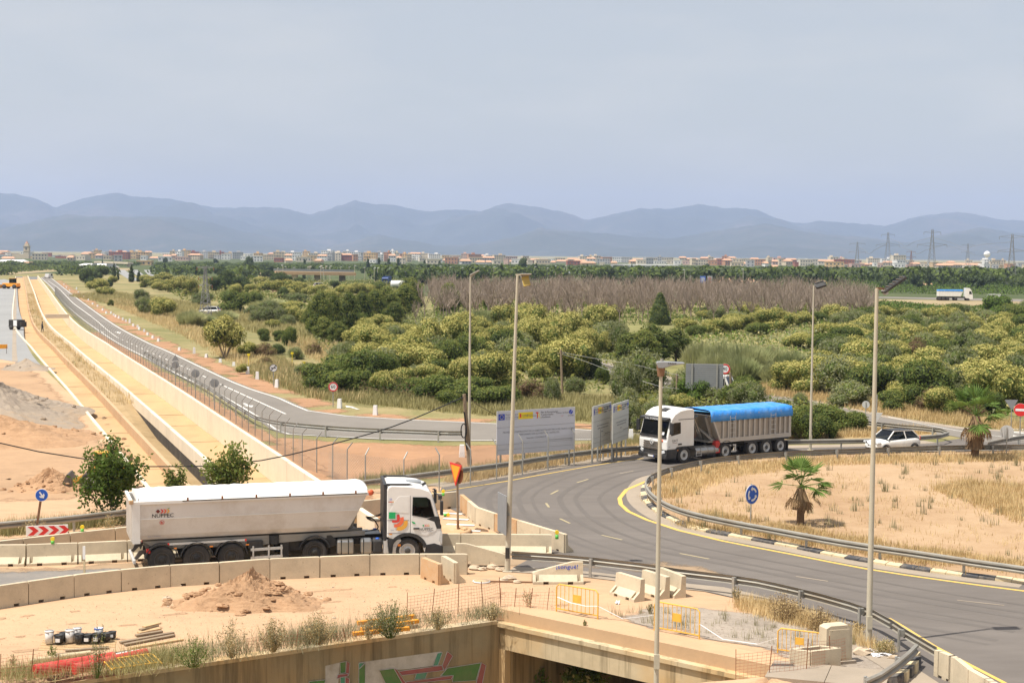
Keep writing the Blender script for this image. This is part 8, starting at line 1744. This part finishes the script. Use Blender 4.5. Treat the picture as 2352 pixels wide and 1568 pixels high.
# buildings
WALLS = {'cream': (.66, .58, .46), 'white': (.74, .72, .69), 'ochre': (.62, .44, .24), 'terracotta': (.50, .27, .16), 'brick red': (.34, .13, .085), 'grey': (.46, .45, .44), 'pink': (.60, .42, .35), 'sand': (.60, .50, .36)}
for k, c in WALLS.items(): mat('wall_' + k.replace(' ', '_'), c, .9, .08, .05)
mat('roof_tile', (.50, .29, .18), .9, .15, .2); mat('pane', (.10, .11, .13), .3, .1, .2)
BD = []
def building(x, yb, yt, wpx, col, roof, windows=True, desc=None, depth=14, lm=None, cat='building', name='building'):
 p = P(x, yb); s = pxm(p); w = wpx / s; h = up_at(p, yt); o = thing(name, desc or 'x', cat, p, rg.uniform(-.25, .25), 'buildings of the far town'); wm = M['wall_' + col.replace(' ', '_')]; hh = h - (2.2 if roof in ('tiled', 'gable') else 0)
 b = MB(); b.box((0, depth / 2, hh / 2), (w, depth, hh)); b.build('wall', wm, o)
 if roof == 'tiled' or roof == 'gable':
  b = MB(); e = .6; b.add([(-w / 2 - e, -e, hh), (w / 2 + e, -e, hh), (w / 2 + e, depth + e, hh), (-w / 2 - e, depth + e, hh), (-w / 2 + w * .1, depth / 2, h), (w / 2 - w * .1, depth / 2, h)], [(0, 3, 2, 1), (0, 1, 5, 4), (1, 2, 5), (2, 3, 4, 5), (3, 0, 4)]); b.build('roof', M['roof_tile'] if roof == 'tiled' else M['wall_white'], o)
 else:
  b = MB(); b.box((0, depth / 2, h + .35), (w + .4, depth + .4, .7)); b.build('parapet', wm, o)
  if h > 9: b = MB(); b.box((w * rg.uniform(-.25, .25), depth / 2, h + 1.8), (min(w * .3, 5), 4, 2.4)); b.build('roof_house', wm, o)
 if windows and hh > 3.2:
  b = MB(); nf = max(1, int(hh / 3.1)); nw = max(2, int(w / 3.2))
  for f in range(nf):
   for k in range(nw): b.box((-w / 2 + w * (k + .5) / nw, -.02, hh * (f + .55) / nf), (min(1.5, w / nw * .55), .12, 1.5))
  q = b.build('window', M['pane'], o); q['kind'] = 'stuff'
  if nf > 2 and rg.random() < .6:
   b = MB()
   for f in range(1, nf): b.box((-w * .2, -.55, hh * f / nf), (w * .42, 1.0, .9))
   b.build('balcony', wm, o)
 if desc is None:
  st = 'tall' if h > 15 else 'low' if h < 8 else 'middling'; wd = 'long' if w > 26 else 'narrow' if w < 11 else 'square'; BD.append((o, f'{st} {wd} {col} {"tile roofed" if roof == "tiled" else "flat roofed"} house', lm, x, 'house'))
 return o
SK = [(-60, 578), (0, 577), (60, 583), (130, 584), (205, 577), (232, 579), (290, 577), (350, 580), (400, 579), (450, 575), (500, 581), (560, 582), (590, 577), (660, 579), (720, 580), (750, 576), (800, 581), (880, 578), (960, 584), (1050, 585), (1150, 588), (1240, 592), (1350, 588), (1450, 592), (1550, 591), (1640, 591), (1740, 594), (1850, 593), (1940, 594), (1990, 596), (2060, 593), (2100, 599), (2180, 601), (2250, 599), (2352, 602), (2460, 603)]
sx_, sy_ = zip(*SK)
TL = [(60, 'near the church tower'), (200, 'near the white gabled hall'), (420, 'above the slim lattice mast'), (720, 'above the far flyover'), (960, 'above the poplar row'), (1180, 'behind the tall leaning post'), (1480, 'above the dead orchard'), (1800, 'above the dark tree group'), (2050, 'around the pale tower block'), (2280, 'below the radar dome')]
def tlm(x): return min(TL, key=lambda t: abs(t[0] - x))[1]
for row in range(3):
 x = -45 + row * 7
 while x < 2400:
  w = rg.uniform(9, 30) if row < 2 else rg.uniform(8, 36); yh_ = 572.5 + x / 2352 * 24; D_ = (2650, 2250, 1850)[row] + rg.uniform(-120, 120); yb = yh_ + 43400 / D_; top = np.interp(x, sx_, sy_)
  yt = top + rg.uniform(-3, 4) if row == 0 else top + rg.uniform(1, 10) if row == 1 else yb - rg.uniform(6, 14)
  yt = min(yt, yb - 4)
  if rg.random() < (.95, .85, .5)[row]: building(x + w / 2, yb, yt, w, rg.choice(('cream', 'cream', 'white', 'white', 'white', 'ochre', 'terracotta', 'brick red', 'grey', 'grey', 'pink', 'sand', 'sand', 'cream')), rg.choice(('flat', 'flat', 'flat', 'tiled')), row != 2 or w > 12, lm=tlm(x))
  x += w + rg.uniform(-2, 4) + (6 if row == 2 else 0)
p = P(62, 594); h = up_at(p, 552); s = pxm(p); o = thing('church_tower', 'tall stone church tower with stepped top rising over the town at the left', 'church', p); m_ = M['wall_sand']; w = 12 / s
b = MB(); b.box((0, 0, h * .34), (w, w, h * .68)); b.build('shaft', m_, o); b = MB(); b.box((0, 0, h * .69), (w * 1.15, w * 1.15, h * .03)); b.box((0, 0, h * .42), (w * 1.1, w * 1.1, h * .02)); b.build('cornice', m_, o)
b = MB(); b.box((0, 0, h * .76), (w * .72, w * .72, h * .14)); b.build('belfry', m_, o); b = MB(); b.cone((0, 0, h * .83), (0, 0, h * .92), w * .3, w * .16, 8); b.cone((0, 0, h * .92), (0, 0, h), w * .08, .05, 6); b.build('spire', M['wall_terracotta'], o)
b = MB(); b.box((0, -w * .5, h * .55), (w * .25, .4, h * .12)); b.build('belfry_window', M['pane'], o); b = MB(); b.box((-w * 1.5, 4, h * .12), (w * 2.4, 14, h * .24)); b.build('nave', m_, o)
building(197, 618, 605, 70, 'white', 'gable', False, 'white gabled industrial hall among palms at the left of the town', 25)
building(22, 606, 596, 62, 'white', 'gable', False, 'long white vaulted hall at the left picture edge', 25); building(330, 609, 600, 34, 'ochre', 'flat', True, 'ochre house in front of the dark red terrace', 12)
building(1495, 622, 610, 128, 'white', 'flat', False, 'very long white warehouse in front of the town', 30); building(1420 + 3, 622, 609.5, 16, 'grey', 'flat', False, 'grey blue end block joined to the long white warehouse', 28)
building(2066, 611, 587, 30, 'cream', 'flat', True, 'pale tower block standing alone right of the two cross arm pylon', 14); building(1940, 614, 597, 44, 'brick red', 'flat', True, 'dark red block with a water tank on its roof', 16); building(1917, 618, 603, 42, 'ochre', 'flat', True, 'yellow and white flats in front of the dark red block', 14)
building(2215, 617, 604, 110, 'cream', 'tiled', True, 'long cream terrace with orange roofs below the radar dome', 14); building(2265, 611, 597, 22, 'white', 'flat', False, 'white block carrying the radar dome', 14)
p = P(2268, 608); s = pxm(p); o = tag(MB().lathe([(0, -6), (4, -5), (6.2, -1.5), (6.4, 0), (5.8, 2.8), (4, 5), (2, 6.1), (0, 6.4)], 16).build('radar_dome', M['sign_white']), 'white round radar dome on top of a white block', 'radar dome'); o.location = p + Vector((0, 4, up_at(p, 584)))
building(1697, 648, 637, 86, 'sand', 'tiled', False, 'long low shed with a pale roof beyond the dead orchard', 12); building(272, 595.5, 579.5, 44, 'brick red', 'flat', True, 'dark red terrace of flats left of centre above the cypresses', 14)
for x, y0, y1, c, lb in ((2210, 650, 640, 'ochre', 'small ochre farmhouse by the near pylon'), (2130, 655, 646, 'pink', 'low pink ruin right of the tallest pylon'), (1890, 652, 644, 'sand', 'small sand coloured ruin behind the slender lamp post'), (64, 611, 601.5, 'ochre', 'low ochre roofed house below the church tower'), (620, 672, 664, 'pink', 'small pink roofed hut among the yellow bushes'), (2340, 650, 640, 'cream', 'small cream house at the right edge by the pylon foot')): building(x, y0, y1, 24, c, 'tiled', True, lb, 8, name='farmhouse', cat='house')
for i, x in enumerate((1589, 1601, 1613)):
 p = P(x, 650); h = up_at(p, 630); r = 5 / pxm(p); o = tag(MB().lathe([(0, 0), (r, 0), (r, h * .8), (r * .5, h * .95), (0, h)], 14).build('silo', M['galvanised' if i == 0 else 'sign_white']), ('grey metal silo, left one of three beyond the dead orchard', 'white silo, middle one of three beyond the dead orchard', 'white silo half behind the blue billboard')[i], 'silo'); o.location = p
for x, w, yt, yb, m_, lb in ((1614, 13, 634, 650, 'sign_blue', 'blue billboard standing beyond the dead orchard'), (1630, 11, 634, 652, 'pale_sign_back', 'pale billboard right beside the blue one')):
 p = P(x, 658); s = pxm(p); o = thing('billboard', lb, 'billboard', p); z0, z1 = up_at(p, yb), up_at(p, yt); b = MB(); b.box((0, 0, (z0 + z1) / 2), (w / s, .3, z1 - z0)); b.build('board', M[m_], o); b = MB(); b.bar((0, .2, 0), (0, .2, z1), .4); b.build('post', M['galvanised'], o)
 b = MB()
 for k in range(4): b.box((0, -.18, z0 + (z1 - z0) * (.25 + k * .18)), (w / s * (.7 - .1 * (k % 2)), .06, .25))
 b.build('text_rows', M['sign_white' if m_ == 'sign_blue' else 'print_red'], o)
p = P(1320, 634); o = thing('sign_gantry', 'two pale sign panels on a gantry beyond the orchard', 'road sign', p); s = pxm(p)
for dx in (-6, 6): b = MB(); b.box((dx, 0, up_at(p, 622)), (8, .3, 4)); b.build('plate', M['pale_sign_back'], o)
b = MB(); b.bar((-14, .3, 0), (-14, .3, up_at(p, 620)), .5); b.bar((-14, .3, up_at(p, 624)), (12, .3, up_at(p, 624)), .4); b.build('gantry', M['galvanised'], o)
# ================================================================ heaps and things lying in the yard
def heap(name, label, px, rx, ry, h, m, seed, rocks=0, cat='heap', yaw=0, sharp=1.5, rough=.10, z=-.02):
 p = P(*px, 0); q = np.random.default_rng(seed); n, k = 72, 26; V = [(0, 0, h)]; ph = q.random((8, 3)) * 6.28
 for i in range(1, k + 1):
  t = i / k
  for j in range(n):
   a = 6.2832 * j / n; e = 1 + .10 * sin(3 * a + ph[0, 0]) + .07 * sin(7 * a + ph[1, 0]); x, y = rx * t * e * cos(a), ry * t * e * sin(a)
   zz = h * (max(0, 1 - t) ** sharp if t > .12 else (.88 ** sharp) * (1.03 - t * .25)) * (1 + .25 * sin(2 * a + ph[2, 0])) + rough * h * (1 - t * .8) * (sin(x * 9 + ph[3, 1]) * sin(y * 11 + ph[3, 2]) * .4 + q.normal() * .5); V.append((x, y, max(0 if t > .98 else -.01, zz) + (-.03 if i == k else 0)))
 F3 = [(0, 1 + j, 1 + (j + 1) % n) for j in range(n)]; F4 = [(1 + (i - 1) * n + j, 1 + i * n + j, 1 + i * n + (j + 1) % n, 1 + (i - 1) * n + (j + 1) % n) for i in range(1, k) for j in range(n)]
 b = MB(); b.add(V, F3 + F4); o = b.build(name, M[m]); o.location = p + Vector((0, 0, z)); o.rotation_euler.z = yaw; tag(o, label, cat)
 for i in range(rocks):
  a, t = q.random() * 6.28, .35 + .75 * q.random(); x, y = rx * t * cos(a), ry * t * sin(a); rock('clod', None, (x, y, h * max(0, 1 - t) ** sharp), .05 + .11 * q.random() * min(1.6, h), i, m, parent=o)
heap('earth_pile', 'heap of fresh orange earth with clods in the sandy yard before the lorry', (572, 1383), 2.75, 1.75, 1.05, 'dirt_heap', 1, 70, sharp=1.1)
heap('earth_pile', 'low apron of spread earth at the foot of the fresh heap', (500, 1392), 1.9, .9, .3, 'dirt_heap', 2, 26)
heap('earth_pile', 'heap of brown earth in front of the wheel loader bucket', (118, 1122), 2.3, 1.6, 1.0, 'dirt_heap', 3, 40, sharp=1.2)
heap('gravel_bank', 'broad grey gravel bank at the left edge beside the side canal', (-8, 955), 7.0, 14.0, 2.3, 'gravel_heap', 4, 40, yaw=.40, sharp=1.0, rough=.05)
heap('earth_bank', 'orange earth bank in front of the grey gravel bank', (-25, 1010), 8.0, 5.5, 1.5, 'dirt_heap', 5, 50, yaw=.3, sharp=1.1, rough=.08)
heap('gravel_bank', 'dark gravel tip at the end of the unfinished road', (62, 845), 2.6, 5, .9, 'gravel_heap', 6, 12, yaw=.4, sharp=1.1, rough=.05)
heap('earth_pile', 'row of broken clods beside the side canal lip', (252, 1036), 1.3, 2.6, .5, 'dirt_heap', 7, 24, yaw=.3)
heap('sand_ramp', 'sandy slope spilling over the right end of the bridge edge', (1765, 1600), 2.6, 1.6, .5, 'sand', 8, 6, sharp=1.0, rough=.03)
for i in range(34): x, y = random.uniform(380, 1300), random.uniform(1345, 1420); rock('pebble', 'small pebble scattered on the sandy yard', P(x, y), random.uniform(.02, .06), i, 'stone', 'pebbles of the yard')
for i, (x, y, r) in enumerate(((383, 1378, .16), (1078, 1300, .10), (1170, 1330, .22), (1158, 1334, .16), (1190, 1338, .14), (1982, 1502, .26), (2052, 1512, .14))): rock('stone', f'pale stone of the yard, {ord_(i)} from the left', P(x, y), r, i + 40)
q = np.random.default_rng(9); gp = xy(line([(-50, 1420), (390, 1355), (960, 1325), (1280, 1345), (1370, 1400), (1140, 1400), (900, 1440), (500, 1500), (-50, 1540)])); A_ = np.array(gp); g_ = q.random((16000, 2)) * (A_.max(0) - A_.min(0)) + A_.min(0); g_ = g_[inpoly(g_, gp)][:5200]
V, F = quads(np.c_[g_, np.full(len(g_), .018)], unit(q.normal(size=(len(g_), 3)) * .35 + [0, 0, 1]), .012 + .03 * q.random(len(g_)) ** 3, .012 + .03 * q.random(len(g_)) ** 3, q); o = bpy.data.objects.new('yard_gravel', np_mesh('yard_gravel', V, F, [M['stone'], M['dirt_heap'], M['weathered_wood']], q.integers(0, 3, len(g_)))); link(o); o['kind'] = 'stuff'
# buckets: > bucket body, rim/lid, handle, label
for i, (x, yb, yt, w, c, lb) in enumerate(((113.5, 1480, 1449, 20, 'w', 'tall white paint bucket at the left end of the bucket group'), (147, 1474, 1454, 20, 'k', 'black bucket standing behind the leftmost black one'), (135.5, 1480, 1459, 22, 'k', 'leftmost black bucket with a white label'), (161, 1477, 1447, 22, 'w', 'white paint splashed bucket in the middle of the group'), (178, 1466, 1443, 19, 'w', 'white bucket standing at the back of the group'), (182, 1479, 1457, 22, 'k', 'black bucket with label right of the splashed white one'), (201, 1478, 1458, 22, 'k', 'black bucket with hanging wire handle'), (227, 1468, 1443, 20, 'b', 'blue and white bucket stacked at the back'), (222, 1478, 1456, 21, 'k', 'black bucket in front of the blue and white one'), (243, 1474, 1455, 22, 'k', 'black bucket with label near the right end'), (258, 1468, 1452, 18, 'k', 'black bucket at the right end of the group'))):
 p = P(x, yb); s = pxm(p); h = up_at(p, yt) * .92; r = w / 2 / s; o = thing('bucket', lb, 'bucket', p + Vector((0, 0, .06)), random.random(), 'buckets on the pallet'); body = {'w': 'bucket_white', 'k': 'bucket_black', 'b': 'bucket_white'}[c]
 MB().lathe([(0, 0), (r * .88, 0), (r, h), (r * .95, h), (r * .9, h * .93), (0, h * .93)] if c != 'w' else [(0, 0), (r * .92, 0), (r * .96, h * .95), (0, h * .95)], 18).build('body', M[body], o); MB().lathe([(r * .94, h * .90), (r * 1.05, h * .90), (r * 1.05, h), (r * .96, h)], 18).build('rim', M['bucket_white' if c == 'w' else 'sign_blue' if c == 'b' else 'bucket_black'], o)
 if c == 'k' and i % 2 == 0: MB().box((0, -r * .95, h * .42), (r * .9, .02, h * .4)).build('label', M['sign_white'], o).__setattr__('rotation_euler', (0, 0, -o.rotation_euler.z))
 b = MB(); b.tube([Vector((r * cos(a), r * .3 + .01, h * .9 - r * .9 * sin(a))) for a in np.linspace(0, math.pi, 9)], .008, 4); b.build('handle', M['dark_steel'], o)
def plank(label, a, b_, w, t, m, z=.04, name='plank', cat='plank', grp='timber lying in the yard'):
 A_, B_ = P(*a), P(*b_); o = (MB().cone(Vector((0, 0, 0)), B_ - A_, w / 2, w / 2.3, 9) if name in ('tube', 'plastic_roll') else MB().bar(Vector((0, 0, 0)), B_ - A_, w, t)).build(name, M[m]); o.location = A_ + Vector((0, 0, z)); return tag(o, label, cat, grp)
o = thing('pallet', 'wooden pallet under the group of buckets', 'pallet', P(180, 1480)); u = (P(262, 1478) - P(105, 1484)).normalized(); v = Vector((-u.y, u.x, 0))
for k in range(7): MB().bar(v * (-.45 + .2 * k) - u * 1.15, v * (-.45 + .2 * k) + u * 1.15, .12, .03).build('slat', M['new_wood'], o)
for k in (-1, 0, 1): MB().bar(u * k - v * .55 - Vector((0, 0, .04)), u * k + v * .85 - Vector((0, 0, .04)), .1, .06).build('runner', M['weathered_wood'], o)
for i, (a, b_, z) in enumerate((((318, 1456), (368, 1446), .05), ((322, 1453), (362, 1443), .11), ((312, 1462), (372, 1452), .05), ((330, 1450), (366, 1441), .16), ((276, 1478), (398, 1455), .05), ((286, 1483), (400, 1461), .05), ((300, 1490), (420, 1470), .04), ((150, 1496), (250, 1489), .04), ((120, 1505), (210, 1500), .04))): plank(('dark plank on the small timber stack right of the buckets', 'grey plank lying on the small timber stack', 'front plank of the small timber stack', 'uppermost plank of the small timber stack', 'long beam reaching right from the buckets', 'second long beam below the first', 'long dusty beam nearest the weeds', 'board in front of the pallet', 'board lying lowest before the pallet')[i], a, b_, .16, .05, 'weathered_wood' if i % 3 else 'new_wood', z)
plank('long beige tube lying before the pallet', (68, 1524), (208, 1504), .16, .16, 'kerb_cream', .09, 'tube', 'pipe', None); plank('thin rust brown tube at the left edge of the yard', (0, 1540), (112, 1529), .07, .07, 'rust', .05, 'tube', 'pipe', None)
for i, (a, b_, m_, r) in enumerate((((80, 1551), (262, 1519), 'red_plastic', .20), ((170, 1545), (336, 1507), 'red_plastic', .17), ((100, 1540), (300, 1502), 'dark_steel', .10), ((200, 1520), (330, 1499), 'sign_white', .09))): plank(('red plastic roll lying lowest along the yard edge', 'second red plastic roll running toward the green tussock', 'bundle of dark rods behind the red rolls', 'pale sheet roll behind the red rolls')[i], a, b_, r * 2, r * 1.4, m_, r * .7, 'plastic_roll', 'roll', 'rolls lying along the yard edge')
for i, (a, b_) in enumerate((((820, 1437), (952, 1421)), ((830, 1452), (960, 1432)), ((810, 1462), (940, 1449)))): plank(f'orange formwork beam beside the biggest wall top bush, {ord_(i)} from the back', a, b_, .16, .12, 'sign_orange', .1, 'formwork_beam', 'beam', 'orange formwork beams')
# yellow crowd barriers
def crowd(label, a, b_, hp=1.0, lying=False, z=0.0):
 A_, B_ = P(*a), P(*b_); u = (B_ - A_); W = u.length; o = thing('crowd_barrier', label, 'barrier', A_ + Vector((0, 0, z)), math.atan2(u.y, u.x), 'yellow crowd barriers'); h = hp
 if lying: o.rotation_euler.x = rad(-84)
 b = MB(); b.tube([Vector(q) for q in ((0, 0, 0), (0, 0, h - .1), (.1, 0, h), (W - .1, 0, h), (W, 0, h - .1), (W, 0, 0))], .025, 6); b.bar((0, 0, .12), (W, 0, .12), .035); b.build('frame', M['barrier_yellow'], o)
 for k in range(1, 10): MB().bar((W * k / 10, 0, .12), (W * k / 10, 0, h), .016).build('bar', M['barrier_yellow'], o)
 if not lying: MB().box((W * .5, 0, h * .58), (W * .18, .015, h * .28)).build('plate', M['barrier_yellow'], o)
crowd('yellow crowd barrier on the sand end of the bridge footway', (1278, 1404), (1373, 1421), .98); crowd('yellow crowd barrier behind the near lamp post on the gravel', (1503, 1447), (1606, 1467), .98); crowd('yellow crowd barrier behind the square concrete block', (1786, 1499), (1886, 1512), .8)
crowd('yellow crowd barrier lying flat among the weeds on the wall top', (258, 1546), (372, 1530), .9, True, .1)
def tape(label, pts, z=.6):
 q = [P(x, y) + Vector((0, 0, zz)) for x, y, zz in pts]; b = MB()
 for a, c in zip(q, q[1:]): b.bar(a - q[0], c - q[0], .05, .01)
 o = b.build('barrier_tape', M['sign_white']); o.location = q[0]; return tag(o, label, 'tape', 'white barrier tapes')
tape('white tape slung from the first yellow barrier across the gravel', [(1280, 1406, .55), (1310, 1413, .45), (1345, 1419, .42), (1373, 1421, .45), (1430, 1424, .06), (1500, 1446, .5)]); tape('white tape trailing from the second yellow barrier to the third', [(1606, 1467, .5), (1660, 1474, .1), (1740, 1484, .08), (1790, 1499, .5)])
# orange safety netting
def net(label, pts, h, cell=.11, droop=.1, m='orange_net'):
 q = smooth([P(x, y) + Vector((0, 0, z)) for x, y, z in pts], .25); b = MB(); n = len(q); k = int(h / cell); r = random.Random(n); top = [h * (1 - droop * abs(sin(i * .21 + n))) for i in range(n)]; off = [Vector((sin(i * .35), cos(i * .27), 0)) * .06 for i in range(n)]; g = lambda i, j: q[i] - q[0] + off[i] * (j / k) * 1.5 + Vector((0, 0, top[i] * j / k))
 for i in range(n - 1):
  for j in range(k + 1): a, c = g(i, j), g(i + 1, j); t = Vector((0, 0, .0045)); b.add([a - t, c - t, c + t, a + t], [(0, 1, 2, 3)])
 L_ = [(q[i + 1] - q[i]).length for i in range(n - 1)]
 for i in range(n - 1):
  for s in range(max(1, int(L_[i] / cell))):
   f = s / max(1, int(L_[i] / cell)); a, c = g(i, 0).lerp(g(i + 1, 0), f), g(i, k).lerp(g(i + 1, k), f); t = (q[i + 1] - q[i]).normalized() * .0045; b.add([a - t, a + t, c + t, c - t], [(0, 1, 2, 3)])
 o = thing('safety_netting', label, 'netting', q[0], group='orange safety nettings'); w = b.build('net', M[m], o); w['kind'] = 'stuff'
 for i in range(0, n, max(1, n // 4)): MB().bar(g(i, 0), g(i, k) + Vector((0, 0, .15)), .02).build('stake', M['rust'], o)
net('orange netting along the sand above the retaining wall corner', [(935, 1432, 0), (1020, 1418, 0), (1110, 1404, 0), (1150, 1392, 0)], 1.0); net('orange netting behind the bridge corner up to the first yellow barrier', [(1150, 1392, 0), (1200, 1396, 0), (1276, 1404, 0)], .7, droop=.3)
net('orange netting sagging round the square concrete block', [(1690, 1566, 0), (1745, 1560, 0), (1830, 1552, 0), (1870, 1545, 0), (1930, 1528, 0), (1952, 1520, 0)], 1.0, droop=.2); net('orange netting in the lower left corner of the yard', [(0, 1560, 0), (70, 1556, 0), (150, 1556, 0), (230, 1556, 0)], .7, droop=.3)
net('crumpled orange netting among the wall top bushes', [(560, 1495, 0), (640, 1490, 0), (740, 1476, 0), (830, 1470, 0)], .5, droop=.4)
# concrete block, cabinet, slab
p = P(1861, 1541); u = (P(1928, 1533) - p).normalized(); v = (P(1815, 1536) - p).normalized(); o = thing('concrete_block', 'square open concrete chamber wrapped in orange netting', 'block', p); H_ = .62; w_, d_ = (P(1928, 1533) - p).length, (P(1815, 1536) - p).length
for c, a, b_ in ((u * w_ / 2, u * w_, None), (v * d_ / 2, v * d_, None), (u * w_ / 2 + v * d_, u * w_, None), (v * d_ / 2 + u * w_, v * d_, None)): MB().bar(c - a / 2 + Vector((0, 0, H_ / 2)), c + a / 2 + Vector((0, 0, H_ / 2)), .12, H_).build('side', M['barrier_concrete'], o)
p = P(1926, 1524); yw = yaw_cam(p) + .55; o = thing('utility_cabinet', 'pale concrete utility cabinet with a rounded top near the lamp post', 'cabinet', p, yw); b = MB(); b.prism([(-.45, 0), (.45, 0), (.45, 1.12), (.3, 1.19), (-.3, 1.19), (-.45, 1.12)], -.02, .42, lambda a, c, h: Vector((a, h, c))); b.build('body', M['barrier_concrete'], o); MB().box((0, -.025, .62), (.7, .02, .9)).build('door', M['barrier_concrete'], o, bevel=.005); MB().box((0, .2, .05), (1.1, .65, .10)).build('base', M['shoulder'], o)
p = P(1905, 1552); o = thing('concrete_slab', 'cracked concrete slab at the lower right of the yard', 'slab', p, rad(-18))
for k in (-1, 1): MB().box((k * .86, -.4, .09), (1.7, 1.9, .2)).build('slab', M['shoulder'], o)
for i, (x, y) in enumerate(((2000, 1500), (2012, 1508), (2028, 1506), (2042, 1508), (1990, 1498), (1943, 1437), (1923, 1440), (2322 - 900, 1386))):
 q = random.Random(i); b = MB(); pts = [(q.uniform(-.16, .16), q.uniform(-.16, .16), q.uniform(0, .14)) for _ in range(9)]; b.add(pts, [(0, 1, 2), (1, 3, 4), (2, 4, 5), (3, 6, 7), (4, 7, 8), (0, 5, 8)]); o = b.build('plastic_bag', M['plastic_litter']); o.location = P(x, y); md = o.modifiers.new('s', 'SOLIDIFY'); md.thickness = .01; tag(o, f'crumpled white plastic scrap near the black headed lamp post, {ord_(i)} piece', 'litter', 'white plastic litter')
# warning lamps
def beacon(label, px, ytop, base_z=0.0, lying=False):
 p = P(*px, base_z); h = max(.28, up_at(p, ytop)) * .85; o = thing('warning_lamp', label, 'warning lamp', p, group='yellow warning lamps'); MB().lathe([(0, 0), (.07, 0), (.07, h * .45), (0, h * .45)], 10).build('battery_box', M['beacon_green'], o); MB().lathe([(.05, -.04), (.085, -.035), (.085, .035), (.05, .04)], 16, (0, 0, h * .72), 'y').build('lens', M['beacon_yellow'], o); MB().cone((0, -.04, h * .72), (0, .04, h * .72), .08, .08, 16).build('lens_core', M['beacon_yellow'], o)
 if lying: o.rotation_euler = (0, rad(85), 0)
beacon('yellow and green warning lamp on the back barrier right of the chevron board', (189, 1220), 1203, .8); beacon('yellow and green warning lamp under the chevron board', (121, 1248), 1230, .8); beacon('yellow and green warning lamp on the barrier by the leaning lamp post', (1279, 1237), 1212, .8); beacon('yellow and green warning lamp on the barrier behind the lorry cab', (1018, 1138), 1121, .8); beacon('fallen warning lamp lying on the road behind the lorry cab', (1019, 1182), 1165, .08, True)
o = thing('marker_stake', 'short white marker stake in front of the barriers at the left', 'stake', P(194, 1334)); zt = up_at(o.location, 1253); MB().bar((0, 0, 0), (0, 0, zt), .07, .05).build('stake', M['kerb_cream'], o); MB().box((0, -.035, zt - .25), (.10, .01, .5)).build('label', M['sign_white'], o)
for i, (x, y) in enumerate(((571, 842), (671, 838), (698, 862))): o = thing('marker_stake', f'thin yellow stake in the dry grass, {ord_(i)} from the left', 'stake', P(x, y)); MB().bar((0, 0, 0), (0, 0, 1.3), .05).build('stake', M['sign_yellow'], o); MB().box((0, 0, 1.3), (.3, .03, .22)).build('flag', M['sign_yellow'], o)

# ================================================================ labels that single each plant, tree and house out
def assign(items, group, near='beside'):
 bag = {}
 for it in items: bag.setdefault((it[1], it[2]), []).append(it)
 for (d, l), its in bag.items():
  its.sort(key=lambda t: t[3]); n = len(its); w = its[0][4]
  for i, it in enumerate(its):
   pos = '' if n == 1 else f', {ord_(i)} from left'; tag(it[0], f'{d} {near + " " if near else ""}{l}{pos}', w, group)
for g, nm in (('bush', 'bushes of the scrubland'), ('clump', 'clumps of reeds'), ('tree', 'trees of the scrubland')): assign([t for t in PLANTS if t[4] == g], nm)
assign(OR, 'leafless trees of the dead orchard', 'toward'); assign([(o, d, tlm(x) , x, n) for o, d, _, x, n, yb in FT], 'trees of the far plain', 'in the plain'); assign(DL, 'far street lamps of the junction', ''); assign(BD, 'buildings of the far town', '')
# lettering becomes plain mesh parts
bpy.context.view_layer.update(); dg = bpy.context.evaluated_depsgraph_get(); cache = {}
for o in [o for o in COL.objects if o.type == 'FONT']:
 me = bpy.data.meshes.new_from_object(o.evaluated_get(dg)); n = bpy.data.objects.new(o.name.split('.')[0], me); COL.objects.link(n); n.parent = o.parent; n.matrix_local = o.matrix_local.copy(); bpy.data.objects.remove(o)
